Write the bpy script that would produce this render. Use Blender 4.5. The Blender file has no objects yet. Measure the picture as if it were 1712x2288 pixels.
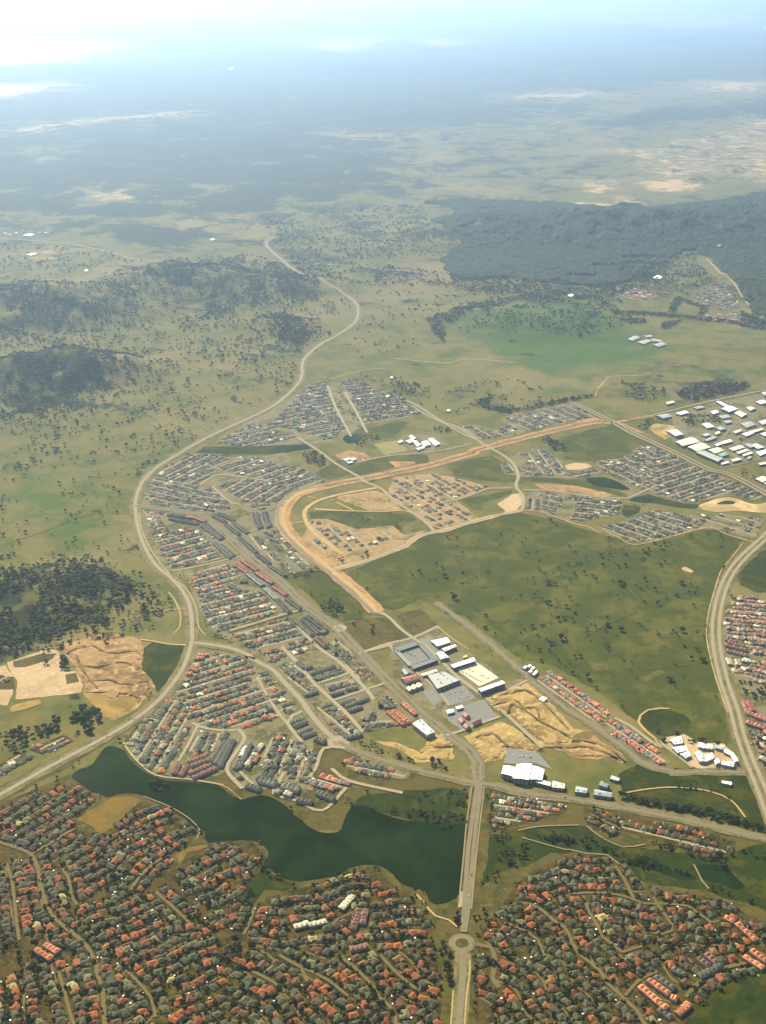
import bpy, math, random
import numpy as np
from mathutils.geometry import tessellate_polygon
from mathutils import Vector
random.seed(7); rng = np.random.default_rng(7)
R = math.radians
sc = bpy.context.scene
col = sc.collection

# ------------------------------------------------------------------ camera, sky, sun, exposure
PW, PH, FPX, HOR = 1712, 2288, 2750.0, -50.0          # picture size, focal length and level line in picture pixels
CAMH = 1610.0
PITCH = math.atan((PH/2-HOR)/FPX)
cd = bpy.data.cameras.new('camera'); cam = bpy.data.objects.new('camera', cd); col.objects.link(cam)
cam.location = (0, 0, CAMH); cam.rotation_euler = (R(90)-PITCH, 0, 0)
cd.sensor_fit = 'VERTICAL'; cd.angle = 2*math.atan(PH/2/FPX); cd.clip_start = 1; cd.clip_end = 400000
sc.camera = cam
SUN_EL, SUN_AZ = 38.0, -25.0                            # azimuth from the view direction, negative to its left
w = bpy.data.worlds.new('World'); sc.world = w; w.use_nodes = True
nt = w.node_tree; sky = nt.nodes.new('ShaderNodeTexSky'); sky.sky_type = 'NISHITA'; sky.sun_disc = False
sky.sun_elevation = R(SUN_EL); sky.sun_rotation = R(SUN_AZ); sky.altitude = 600
bg = nt.nodes['Background']; bg.inputs['Strength'].default_value = 0.075
nt.links.new(sky.outputs[0], bg.inputs[0])
sd = bpy.data.lights.new('sun', 'SUN'); sun = bpy.data.objects.new('sun', sd); col.objects.link(sun)
sd.energy = 5.0; sd.angle = R(0.5); sd.color = (1.0, 0.91, 0.68)
sv = Vector((math.sin(R(SUN_AZ))*math.cos(R(SUN_EL)), math.cos(R(SUN_AZ))*math.cos(R(SUN_EL)), math.sin(R(SUN_EL))))
sun.rotation_euler = sv.to_track_quat('Z', 'Y').to_euler(); sun.location = (0, 0, 3000)
sc.view_settings.view_transform = 'Standard'; sc.view_settings.look = 'None'
sc.view_settings.exposure = 1.36; sc.view_settings.gamma = 1.0
sc.render.engine = 'CYCLES'
sc.cycles.use_denoising = True; sc.cycles.max_bounces = 4; sc.cycles.diffuse_bounces = 2
sc.cycles.volume_bounces = 1; sc.cycles.use_adaptive_sampling = True
HAZE_D, HAZE_C, HAZE_G = 1/22000.0, (0.52, 0.71, 0.99), 0.79

# ------------------------------------------------------------------ picture coordinates to the ground
K = {'O': (0, 0, .9667), 'P': (0, 0, 1.0), 'A1': (0, 0, 1.8389), 'A2': (812, 0, 1.8389), 'B1': (0, 500, 2.7583), 'B2': (560, 500, 2.7583),
     'B3': (1112, 500, 2.7583), 'C1': (280, 820, 3.5978), 'C2': (640, 820, 3.5978), 'C3': (1000, 860, 4.1375), 'C4': (1312, 840, 4.1375),
     'C5': (280, 1120, 4.1375), 'C6': (560, 1080, 3.7614), 'D1': (0, 1380, 3.7614), 'D2': (260, 1420, 3.7614), 'D3': (560, 1380, 4.1375),
     'D4': (820, 1360, 4.1375), 'D5': (1100, 1440, 4.1375), 'D6': (1312, 1180, 3.6875), 'E1': (0, 1700, 3.31), 'E2': (400, 1700, 3.31),
     'E3': (780, 1700, 3.31), 'E4': (1212, 1700, 3.31)}
cP, sP = math.cos(PITCH), math.sin(PITCH)

def ray(u, v):
    x, y = (u-PW/2)/FPX, (v-PH/2)/FPX
    return np.array([x, cP-y*sP, -sP-y*cP])

def flat(u, v, z=0.0):
    d = ray(u, v); t = (CAMH-z)/-d[2]
    return np.array([d[0]*t, d[1]*t])

# hills: centre (picture pixel at the base), half-sizes in metres, height, turn
HILLS = [((150, 835), 430, 230, 105, .15), ((30, 850), 330, 200, 70, 0), ((110, 690), 620, 420, 135, .1), ((420, 640), 620, 380, 120, -.1),
         ((40, 1320), 300, 170, 30, .2), ((200, 1310), 130, 90, 12, 0), ((1130, 520), 800, 560, 110, .2), ((1420, 520), 800, 620, 150, -.1),
         ((1680, 500), 700, 600, 110, 0), ((900, 560), 500, 300, 35, 0), ((650, 640), 420, 240, 40, 0), ((630, 725), 230, 120, 22, 0),
         ((1130, 720), 620, 330, 45, -.2), ((1395, 875), 170, 90, 18, 0), ((1600, 640), 500, 300, 35, 0)]
HILLW = [(flat(*c), a, b, h, t) for c, a, b, h, t in HILLS]
_oct = [(rng.uniform(0, 6.3), rng.uniform(0, 6.3), rng.uniform(0, 6.3)) for _ in range(14)]

def waves(x, y, L):
    s = 0.0
    for i, (a, p, q) in enumerate(_oct[:7]):
        f = 6.283/(L*(1.0-.11*i)); s = s+np.sin((x*math.cos(a)+y*math.sin(a))*f+p)*np.sin((-x*math.sin(a)+y*math.cos(a))*f*.7+q)
    return s/3.0

def height(x, y):
    x = np.asarray(x, float); y = np.asarray(y, float); z = np.zeros(np.broadcast(x, y).shape)
    if y.size and y.max() < 2400: return z                # the near plain is level
    wv = 1+.22*waves(x, y, 400)
    for c, a, b, h, t in HILLW:
        dx, dy = x-c[0], y-c[1]; ct, st = math.cos(t), math.sin(t)
        r2 = ((dx*ct+dy*st)/a)**2+((-dx*st+dy*ct)/b)**2
        z = np.maximum(z, z*.5+h*1.2*np.maximum(0, np.exp(-1.1*r2)-.2)*wv)
    if y.size and y.max() < 9500: return z
    far = np.clip((y-9500)/5000, 0, 1); vfar = np.clip((y-14000)/16000, 0, 1)
    z = z+far*(38*np.maximum(0, waves(x, y, 1900)+.2))+vfar*(150*np.maximum(0, waves(x+900, y, 9000)))
    return z

def G(u, v, z=None):
    if z is not None:
        return flat(u, v, z)
    h = 0.0
    for _ in range(7):
        p = flat(u, v, h); h = .3*h+.7*float(height(p[0], p[1]))
    return flat(u, v, h)

def PX(key, pts):
    x0, y0, s = K[key]
    return [(x0+x/s, y0+y/s) for x, y in pts]

def WP(*segs, z=None):                                   # ('E1', [..]), ('E2', [..]) -> ground polygon
    return [G(u, v, z) for key, pts in zip(segs[::2], segs[1::2]) for u, v in PX(key, pts)]

# ------------------------------------------------------------------ geometry helpers
def inside(poly, x, y):
    x = np.asarray(x, float); y = np.asarray(y, float); r = np.zeros(np.broadcast(x, y).shape, bool); n = len(poly)
    for i in range(n):
        x1, y1 = poly[i]; x2, y2 = poly[(i+1) % n]
        if y1 == y2: continue
        c = ((y1 > y) != (y2 > y)) & (x < (x2-x1)*(y-y1)/(y2-y1)+x1); r ^= c
    return r

def dist_line(pts, x, y, closed=False):
    d = np.full(np.broadcast(x, y).shape, 1e9); n = len(pts)
    for i in range(n if closed else n-1):
        a = pts[i]; b = pts[(i+1) % n]; ex, ey = b[0]-a[0], b[1]-a[1]; L = ex*ex+ey*ey+1e-9
        t = np.clip(((x-a[0])*ex+(y-a[1])*ey)/L, 0, 1)
        d = np.minimum(d, np.hypot(x-a[0]-t*ex, y-a[1]-t*ey))
    return d

def smooth(pts, closed=False, step=18.0):
    P = [np.array(p, float) for p in pts]; n = len(P); out = []
    for i in range(n if closed else n-1):
        p1, p2 = P[i], P[(i+1) % n]
        p0 = P[i-1] if (closed or i > 0) else 2*p1-p2
        p3 = P[(i+2) % n] if (closed or i+2 < n) else 2*p2-p1
        m = max(1, int(np.linalg.norm(p2-p1)/step)); m = min(m, 60)
        for k in range(m):
            t = k/m; out.append(.5*((2*p1)+(-p0+p2)*t+(2*p0-5*p1+4*p2-p3)*t*t+(-p0+3*p1-3*p2+p3)*t**3))
    if not closed: out.append(P[-1])
    return out

def mesh_obj(name, V, F, mat, parent=None, cols=None, kind=None, smoothf=False):
    me = bpy.data.meshes.new(name); V = np.asarray(V, np.float32)
    if isinstance(F, np.ndarray):
        nf, k = F.shape; me.vertices.add(len(V)); me.vertices.foreach_set('co', V.ravel())
        me.loops.add(nf*k); me.loops.foreach_set('vertex_index', F.astype(np.int32).ravel())
        me.polygons.add(nf); me.polygons.foreach_set('loop_start', np.arange(0, nf*k, k, dtype=np.int32))
        me.update(calc_edges=True); me.validate()
    else:
        me.from_pydata([tuple(map(float, v)) for v in V], [], F); me.update()
    if cols is not None:
        a = me.color_attributes.new('tone', 'FLOAT_COLOR', 'POINT')
        c = np.ones((len(V), 4), np.float32); c[:, :3] = cols; a.data.foreach_set('color', c.ravel())
    if smoothf: me.polygons.foreach_set('use_smooth', np.ones(len(me.polygons), bool))
    me.materials.append(mat)
    return link(name, me, parent, kind)

def link(name, me, parent=None, kind=None):
    o = bpy.data.objects.new(name, me); col.objects.link(o)
    if parent is not None: o.parent = parent
    if kind: o['kind'] = kind
    return o

def tag(o, label, cat, group=None):
    o['label'] = label; o['category'] = cat
    if group: o['group'] = group
    return o

def empty(name, x, y, z=0.0, rz=0.0):
    o = bpy.data.objects.new(name, None); col.objects.link(o); o.location = (x, y, z); o.rotation_euler = (0, 0, rz); o.empty_display_size = 5
    return o

def ragged(poly, step, amp):
    out = []; n = len(poly); a = np.array(poly); area = .5*np.sum(a[:, 0]*np.roll(a[:, 1], -1)-np.roll(a[:, 0], -1)*a[:, 1])
    for i in range(n):
        p, q = a[i], a[(i+1) % n]; L = np.linalg.norm(q-p); m = max(1, int(L/step)); m = min(m, 80)
        nn = np.array([q[1]-p[1], p[0]-q[0]])/(L+1e-6)
        for k in range(m):
            t = k/m; out.append(p+(q-p)*t+nn*(rng.uniform(-amp, amp) if k or amp > 2 else 0))
    return out

_zn = [0]
def sheet(name, poly, mat, z=.2, rag=0.0, step=12, smoothed=False, kind='structure', label=None, cat=None):
    _zn[0] += 1; z += .0035*_zn[0]                       # no two sheets share a plane
    if smoothed: poly = smooth(poly, True, step)
    if rag: poly = ragged(poly, step, rag)
    V = [(p[0], p[1], float(height(p[0], p[1]))+z) for p in poly]
    T = tessellate_polygon([[Vector((v[0], v[1], 0)) for v in V]])
    me = bpy.data.meshes.new(name); me.from_pydata(V, [], [tuple(t) for t in T]); me.update()
    fl = [p for p in me.polygons if p.normal.z < 0]
    if fl:
        me = bpy.data.meshes.new(name); me.from_pydata(V, [], [tuple(t)[::-1] if i in {p.index for p in fl} else tuple(t) for i, t in enumerate(T)]); me.update()
    me.materials.append(mat); o = link(name, me, None, kind)
    if label: tag(o, label, cat)
    return o

def ribbon_vf(pts, width, z, V, F, wob=0.0):
    P = np.array(pts); n = len(P)
    if n < 2: return
    T = np.gradient(P, axis=0); T /= np.linalg.norm(T, axis=1)[:, None]+1e-9
    N = np.stack([-T[:, 1], T[:, 0]], 1); b = len(V)
    wv = width/2+(rng.uniform(-wob, wob, n) if wob else 0)
    for s in (1, -1):
        Q = P+N*(s*(wv if wob else width/2))[:, None] if wob else P+N*(s*width/2)
        H = height(Q[:, 0], Q[:, 1])+z
        V.extend(zip(Q[:, 0], Q[:, 1], H))
    for i in range(n-1): F.append((b+i, b+n+i, b+n+i+1, b+i+1))

ROADS = []                                               # (points, half width) that houses and trees keep clear of
def road(name, pts, width, mat, z=.9, keep=True, wob=0.0, smoothed=True):
    pts = smooth(pts) if smoothed else pts
    _zn[0] += 1; z += .0035*_zn[0]
    V, F = [], []; ribbon_vf(pts, width, z, V, F, wob)
    if keep: ROADS.append((np.array(pts), width/2))
    return mesh_obj(name, V, F, mat, kind='structure')

# ------------------------------------------------------------------ materials
def base_mat(name, rough=.9, spec=.2):
    m = bpy.data.materials.new(name); m.use_nodes = True; n = m.node_tree; b = n.nodes['Principled BSDF']
    b.inputs['Roughness'].default_value = rough; b.inputs['Specular IOR Level'].default_value = spec
    return m, n, b

def noise(n, scale, detail=4, rough=.6, vec=None, dist=0.0):
    t = n.nodes.new('ShaderNodeTexNoise'); t.inputs['Scale'].default_value = scale; t.inputs['Detail'].default_value = detail
    t.inputs['Roughness'].default_value = rough; t.inputs['Distortion'].default_value = dist
    if vec is not None: n.links.new(vec, t.inputs['Vector'])
    return t.outputs['Fac']

def ramp(n, fac, lo, hi):
    r = n.nodes.new('ShaderNodeMapRange'); r.interpolation_type = 'SMOOTHSTEP'; r.inputs['From Min'].default_value = lo; r.inputs['From Max'].default_value = hi
    n.links.new(fac, r.inputs['Value']); return r.outputs['Result']

def mix(n, fac, a, b, mode='MIX'):
    m = n.nodes.new('ShaderNodeMix'); m.data_type = 'RGBA'; m.blend_type = mode
    for s, v in ((0, fac), (6, a), (7, b)):
        if hasattr(v, 'node'): n.links.new(v, m.inputs[s])
        elif s == 0: m.inputs[0].default_value = v
        else: m.inputs[s].default_value = (*v, 1)
    return m.outputs[2]

def math_n(n, op, a, b):
    m = n.nodes.new('ShaderNodeMath'); m.operation = op
    for s, v in ((0, a), (1, b)):
        if hasattr(v, 'node'): n.links.new(v, m.inputs[s])
        else: m.inputs[s].default_value = v
    return m.outputs[0]

def pos(n):
    return n.nodes.new('ShaderNodeNewGeometry').outputs['Position']

def patchy(name, c1, c2, c3, s1=1/120, s2=1/22, rough=.95, w2=(.45, .62), w3=(.5, .68)):
    m, n, b = base_mat(name, rough, .05); p = pos(n)
    f1 = ramp(n, noise(n, s1, 5, .6, p, .4), *w2); f2 = ramp(n, noise(n, s2, 4, .65, p), *w3)
    c = mix(n, f2, mix(n, f1, c1, c2), c3)
    c = mix(n, .5, c, mix(n, noise(n, s2*4, 3, .6, p), (.55, .55, .55), (1.5, 1.5, 1.5)), 'MULTIPLY')
    n.links.new(c, b.inputs['Base Color']); return m

def toned(name, rough=.8, spec=.2, scale=.4, amp=.25):
    m, n, b = base_mat(name, rough, spec); a = n.nodes.new('ShaderNodeVertexColor'); a.layer_name = 'tone'
    f = noise(n, scale, 3, .6, pos(n)); v = mix(n, f, (1-amp,)*3, (1+amp,)*3)
    n.links.new(mix(n, 1.0, a.outputs[0], v, 'MULTIPLY'), b.inputs['Base Color']); return m

def plain(name, c, rough=.85, spec=.2, scale=.3, amp=.2):
    m, n, b = base_mat(name, rough, spec); f = noise(n, scale, 4, .6, pos(n))
    n.links.new(mix(n, f, tuple(x*(1-amp) for x in c), tuple(min(1, x*(1+amp)) for x in c)), b.inputs['Base Color']); return m

M = {}
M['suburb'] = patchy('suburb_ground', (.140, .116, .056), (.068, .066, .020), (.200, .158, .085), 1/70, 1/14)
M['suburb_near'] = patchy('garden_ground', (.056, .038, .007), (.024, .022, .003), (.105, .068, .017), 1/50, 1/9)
M['new_lots'] = patchy('building_lots', (.25, .160, .070), (.125, .100, .036), (.33, .22, .105), 1/60, 1/16)
M['dirt'] = patchy('orange_earth', (.26, .155, .062), (.125, .078, .030), (.37, .245, .110), 1/90, 1/20)
M['red_dirt'] = patchy('red_earth', (.30, .160, .066), (.19, .105, .046), (.38, .235, .11), 1/60, 1/14)
M['sand'] = patchy('yellow_sand', (.30, .200, .070), (.150, .098, .030), (.42, .30, .125), 1/60, 1/15)
M['lot'] = patchy('graded_lot', (.36, .25, .13), (.29, .20, .10), (.41, .30, .17), 1/80, 1/20)
M['meadow'] = patchy('meadow_grass', (.040, .047, .004), (.078, .071, .009), (.026, .034, .003), 1/110, 1/30)
M['park'] = patchy('park_grass', (.017, .027, .0015), (.044, .042, .0035), (.009, .015, .001), 1/60, 1/16)
M['verge'] = patchy('verge_grass', (.072, .056, .012), (.040, .039, .007), (.105, .078, .022), 1/60, 1/15)
M['oval'] = patchy('dry_field', (.20, .16, .05), (.16, .15, .05), (.23, .18, .07), 1/60, 1/20)
M['ochre'] = patchy('dry_ochre_field', (.135, .082, .012), (.100, .068, .012), (.165, .105, .020), 1/50, 1/18)
M['ruts'] = patchy('churned_earth', (.16, .105, .045), (.11, .075, .03), (.20, .14, .06), 1/30, 1/10)
M['dry'] = patchy('dry_grass', (.085, .072, .016), (.060, .058, .010), (.110, .088, .024), 1/40, 1/12)
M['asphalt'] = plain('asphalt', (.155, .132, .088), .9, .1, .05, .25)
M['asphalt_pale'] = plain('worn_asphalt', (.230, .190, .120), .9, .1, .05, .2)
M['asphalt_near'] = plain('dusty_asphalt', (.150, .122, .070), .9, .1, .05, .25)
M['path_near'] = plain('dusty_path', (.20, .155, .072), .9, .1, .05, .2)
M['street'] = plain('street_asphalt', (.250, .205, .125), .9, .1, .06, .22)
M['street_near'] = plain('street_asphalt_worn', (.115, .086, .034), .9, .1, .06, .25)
M['track'] = plain('gravel_track', (.33, .23, .09), .95, .05, .05, .25)
M['path'] = plain('concrete_path', (.26, .21, .11), .9, .1, .05, .15)
M['shoulder'] = patchy('road_verge', (.140, .112, .050), (.080, .072, .024), (.185, .142, .066), 1/40, 1/10)
M['carpark'] = plain('car_park', (.16, .155, .13), .9, .1, .12, .3)
M['slab'] = plain('concrete_slab', (.48, .42, .29), .85, .1, .1, .2)

def water_mat(name, c, rough):
    m, n, b = base_mat(name, rough, .025); b.inputs['Base Color'].default_value = (*c, 1); b.inputs['IOR'].default_value = 1.12
    t = n.nodes.new('ShaderNodeTexNoise'); t.inputs['Scale'].default_value = .25; t.inputs['Detail'].default_value = 3
    n.links.new(pos(n), t.inputs['Vector']); bp = n.nodes.new('ShaderNodeBump'); bp.inputs['Strength'].default_value = .25; bp.inputs['Distance'].default_value = .3
    f = ramp(n, noise(n, 1/130, 5, .6, pos(n), .8), .40, .68); n.links.new(mix(n, f, c, tuple(x*1.9+.002 for x in c)), b.inputs['Base Color'])   # weed and silt, with wind sheen put into the colour
    n.links.new(t.outputs['Fac'], bp.inputs['Height']); n.links.new(bp.outputs[0], b.inputs['Normal']); return m
M['lake'] = water_mat('lake_water', (.004, .0105, .001), .3)
M['pond'] = water_mat('pond_water', (.012, .022, .009), .2)
M['mud'] = water_mat('muddy_water', (.165, .105, .026), .35)
M['mud2'] = water_mat('silty_water', (.27, .19, .085), .35)
M['wall'] = toned('house_walls', .9, .1)
M['roof'] = toned('roof_covering', .75, .25, .5, .3)
M['metal'] = toned('metal_roofing', .55, .3, .15, .12)
M['tree'] = toned('foliage', .9, .05, .35, .5)
M['bark'] = plain('bark', (.10, .075, .05), .9, .1)
M['dark'] = plain('dark_opening', (.03, .03, .03), .6, .3)
M['metal_door'] = plain('door_metal', (.25, .26, .27), .5, .3)

# ------------------------------------------------------------------ the ground
# picture polygons that steer the land cover: forest, green, soil
FOREST = [(1.0, 'O', [(920, 437), (1000, 432), (1180, 438), (1350, 450), (1500, 440), (1700, 425), (1760, 720), (1620, 650), (1530, 560), (1480, 545), (1400, 580), (1330, 615), (1200, 612), (1100, 598), (985, 600), (960, 560), (1000, 520), (940, 480), (985, 455)]),
          (.50, 'O', [(-80, 620), (80, 612), (160, 635), (230, 618), (300, 588), (310, 640), (240, 690), (120, 725), (-80, 740)]),
          (.46, 'O', [(280, 592), (400, 568), (520, 558), (660, 590), (610, 620), (520, 640), (440, 680), (380, 650), (330, 640)]),
          (.48, 'O', [(-60, 805), (60, 775), (130, 765), (220, 762), (290, 770), (330, 790), (300, 820), (250, 842), (190, 858), (150, 885), (80, 910), (-60, 900)]),
          (.5, 'O', [(580, 680), (620, 680), (690, 715), (650, 745), (600, 730)]),
          (.58, 'O', [(-60, 1245), (60, 1225), (130, 1215), (210, 1220), (280, 1250), (345, 1290), (320, 1335), (250, 1345), (180, 1370), (100, 1395), (-60, 1425)]),
          (.75, 'O', [(1460, 868), (1500, 842), (1560, 825), (1630, 830), (1600, 855), (1520, 866)]),
          (1.0, 'O', [(-400, 26), (600, 16), (1200, 14), (2000, 8), (2000, 150), (1640, 172), (1450, 178), (1240, 240), (1120, 262), (940, 285), (860, 322), (890, 352), (900, 395), (800, 430), (640, 462), (500, 482), (360, 470), (240, 488), (60, 470), (-400, 500)]),
          (.95, 'O', [(1250, 262), (1400, 232), (1640, 215), (1900, 212), (1900, 238), (1600, 258), (1450, 270), (1300, 282)]),
          (.7, 'O', [(900, 312), (1060, 318), (1180, 304), (1100, 292), (950, 292)]),
          (.75, 'O', [(-80, 462), (120, 478), (190, 500), (60, 512), (-80, 505)]), (.85, 'O', [(100, 482), (300, 468), (450, 490), (540, 512), (460, 536), (300, 532), (180, 505)]), (.75, 'O', [(330, 545), (480, 528), (600, 505), (720, 484), (800, 466), (820, 476), (700, 505), (600, 526), (480, 552)]),
          (.6, 'O', [(560, 560), (660, 545), (720, 560), (700, 585), (600, 580)]), (.6, 'O', [(840, 470), (940, 490), (1000, 500), (930, 520), (840, 500)]), (.55, 'O', [(960, 300), (1120, 330), (1250, 340), (1100, 372), (940, 360)]), (.5, 'O', [(960, 590), (1200, 605), (1340, 612), (1410, 575), (1430, 600), (1330, 655), (1150, 655), (1000, 635)]),
          (.7, 'O', [(700, 560), (840, 570), (960, 590), (1100, 600), (1090, 615), (900, 600), (760, 580)]),
          (.7, 'O', [(680, 500), (800, 490), (920, 500), (1000, 520), (960, 545), (860, 530), (740, 520)])]
GREEN = [(1.0, 'O', [(930, 690), (1060, 660), (1180, 640), (1300, 650), (1400, 720), (1460, 760), (1400, 800), (1300, 800), (1180, 830), (1050, 770), (980, 720)]),
         (.8, 'O', [(1200, 800), (1320, 790), (1500, 780), (1640, 800), (1640, 830), (1500, 820), (1380, 800), (1250, 860), (1150, 860)]),
         (.6, 'O', [(330, 960), (470, 910), (560, 880), (640, 830), (620, 870), (420, 980), (310, 1040), (270, 1100), (180, 1040), (220, 980)]),
         (.7, 'O', [(760, 790), (1000, 740), (1100, 760), (980, 800), (800, 830), (680, 850), (660, 820)]),
         (.7, 'O', [(0, 1020), (160, 990), (270, 1060), (300, 1200), (360, 1300), (400, 1380), (330, 1400), (200, 1210), (60, 1160), (0, 1150)]),
         (.6, 'O', [(680, 590), (800, 600), (900, 620), (820, 650), (720, 640)])]
SOIL = [(1.0, 'O', [(1040, 445), (1200, 452), (1330, 448), (1300, 435), (1180, 440)]),
        (1.0, 'O', [(1315, 442), (1345, 425), (1390, 430), (1375, 442)]), (1.0, 'O', [(1375, 405), (1400, 390), (1470, 385), (1530, 405), (1470, 415), (1410, 412)]),
        (.9, 'O', [(1580, 360), (1640, 358), (1760, 375), (1760, 400), (1680, 385)]), (.8, 'O', [(1380, 365), (1460, 360), (1520, 372), (1440, 385)]),
        (.7, 'O', [(1550, 265), (1800, 245), (1800, 290), (1650, 280)]),
        (.8, 'O', [(0, 280), (150, 262), (300, 245), (460, 240), (380, 255), (200, 268), (0, 295)]), (.6, 'O', [(60, 330), (150, 310), (160, 325), (100, 345)]),
        (.7, 'O', [(170, 410), (290, 405), (330, 428), (200, 440)]), (.6, 'O', [(400, 405), (480, 402), (470, 415)]),
        (.8, 'O', [(-400, 30), (400, 27), (900, 34), (500, 42), (-400, 50)]), (.8, 'O', [(1000, 18), (1500, 14), (1700, 20), (1300, 26)]), (1.0, 'O', [(-400, 92), (120, 80), (300, 96), (200, 124), (-400, 150)]), (.8, 'O', [(-400, 190), (120, 176), (180, 186), (40, 214), (-400, 228)]), (.42, 'O', [(600, 505), (760, 488), (900, 462), (960, 470), (840, 500), (700, 520)]), (.6, 'O', [(60, 520), (160, 540), (140, 570), (20, 580)]), (.7, 'O', [(690, 288), (800, 284), (900, 292), (760, 298)]), (.7, 'O', [(620, 85), (900, 80), (820, 110), (640, 105)]), (.7, 'O', [(850, 75), (1060, 85), (980, 110), (880, 100)]), (.6, 'O', [(1100, 30), (1700, 30), (1700, 60), (1250, 55)]),
        (.7, 'O', [(1060, 205), (1250, 195), (1420, 205), (1250, 215), (1080, 220)]), (.7, 'O', [(1450, 185), (1700, 165), (1700, 200), (1500, 205)]),
        (.50, 'O', [(1250, 325), (1400, 298), (1560, 270), (1850, 240), (1850, 425), (1640, 408), (1520, 385), (1350, 372)]), (.95, 'O', [(1250, 395), (1310, 388), (1330, 410), (1270, 418)]), (.45, 'B1', [(530, 1170), (850, 1150), (1030, 1180), (980, 1210), (600, 1215)]), (.4, 'B1', [(1180, 1150), (1300, 1180), (1280, 1220), (1200, 1190)]),
        (.5, 'B2', [(860, 820), (1200, 840), (1600, 850), (1500, 880), (1000, 890), (900, 850)]), (.6, 'B2', [(1000, 760), (1130, 755), (1120, 780), (1010, 775)]),
        (.6, 'B2', [(680, 940), (800, 950), (830, 990), (720, 990)]), (.5, 'B3', [(100, 150), (300, 150), (420, 240), (360, 250)]), (.5, 'B3', [(730, 110), (900, 120), (880, 160), (740, 150)]),
        (.5, 'B3', [(1280, 200), (1360, 250), (1560, 480), (1655, 580), (1600, 590), (1500, 490), (1330, 300)])]

def axis(core, step, far, grow=1.16):
    a = [core[0]]
    while a[-1] < core[1]: a.append(a[-1]+step)
    s = step
    while a[-1] < far[1]: s *= grow; a.append(a[-1]+s)
    s = step
    while a[0] > far[0]: s *= grow; a.insert(0, a[0]-s)
    return np.array(a)
gx = axis((-2900, 3000), 26, (-100000, 100000), 1.13); gy = axis((1200, 9600), 26, (-1500, 158000), 1.055)
X, Y = np.meshgrid(gx, gy); Z = height(X, Y)
nx, ny = len(gx), len(gy)
I = np.arange(nx*ny).reshape(ny, nx)
Fq = np.stack([I[:-1, :-1], I[:-1, 1:], I[1:, 1:], I[1:, :-1]], -1).reshape(-1, 4)

def cover(lst):
    out = np.zeros(X.shape)
    for wgt, key, pts in lst:
        P = [G(*p) for p in PX(key, pts)]; pa = np.array(P); soft = .03*pa[:, 1].mean()
        m = (X > pa[:, 0].min()-soft*2) & (X < pa[:, 0].max()+soft*2) & (Y > pa[:, 1].min()-soft*3) & (Y < pa[:, 1].max()+soft*3)
        if not m.any(): continue
        x, y = X[m], Y[m]; d = dist_line(P, x, y, True); s = np.where(inside(P, x, y), d, -d)
        out[m] = np.maximum(out[m], wgt*np.clip(.5+s/(2*soft), 0, 1))
    return out
cov = np.stack([cover(FOREST), cover(GREEN), cover(SOIL)], -1).reshape(-1, 3)
# beyond the frame the far country goes on as a mixture of wood and pasture
side = np.clip((np.abs(X)-(.34*Y+300))/(.08*Y+200), 0, 1).reshape(-1)*np.clip((Y.reshape(-1)-6000)/3000, 0, 1)
cov[:, 0] *= 1-np.clip(1.25*cov[:, 2], 0, 1)
cov[:, 0] = np.maximum(cov[:, 0], .31*np.clip((Y.reshape(-1)-7000)/1500, 0, 1)*(1-cov[:, 2]))
cov[:, 0] = np.maximum(cov[:, 0], side*np.clip(.5+.8*waves(X*1., Y*1., 5200).reshape(-1), 0, 1))

m, n, b = base_mat('ground_grassland', .95, .03); p = pos(n)
at = n.nodes.new('ShaderNodeVertexColor'); at.layer_name = 'tone'
sp = n.nodes.new('ShaderNodeSeparateColor'); n.links.new(at.outputs[0], sp.inputs[0])
n1 = noise(n, 1/900, 6, .62, p, .6); n2 = noise(n, 1/130, 6, .65, p, .3); n3 = noise(n, 1/22, 4, .65, p)
grass = mix(n, ramp(n, n2, .42, .62), (.118, .100, .028), (.072, .076, .017))
grass = mix(n, ramp(n, n1, .50, .66), grass, (.155, .120, .046))
gfac = math_n(n, 'ADD', sp.outputs[1], math_n(n, 'MULTIPLY', math_n(n, 'SUBTRACT', n2, .5), 1.3))
grass = mix(n, ramp(n, gfac, .35, 1.15), grass, (.040, .076, .011))
sfac = math_n(n, 'ADD', sp.outputs[2], math_n(n, 'MULTIPLY', math_n(n, 'SUBTRACT', n2, .5), 1.4))
grass = mix(n, ramp(n, sfac, .40, .75), grass, (.36, .25, .12))
ffac = math_n(n, 'ADD', sp.outputs[0], math_n(n, 'MULTIPLY', math_n(n, 'SUBTRACT', noise(n, 1/420, 8, .7, p, .5), .5), 4.0))
ffac = math_n(n, 'ADD', ffac, math_n(n, 'MULTIPLY', math_n(n, 'SUBTRACT', noise(n, 1/95, 5, .7, p, .2), .5), 1.8))
grass = mix(n, ramp(n, ffac, .42, .66), grass, (.026, .030, .013))
grass = mix(n, .55, grass, mix(n, n3, (.45, .45, .45), (1.6, 1.6, 1.6)), 'MULTIPLY')
n.links.new(grass, b.inputs['Base Color']); M['ground'] = m
mesh_obj('ground', np.stack([X, Y, Z], -1).reshape(-1, 3), Fq, M['ground'], cols=cov, kind='structure', smoothf=True)

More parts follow.
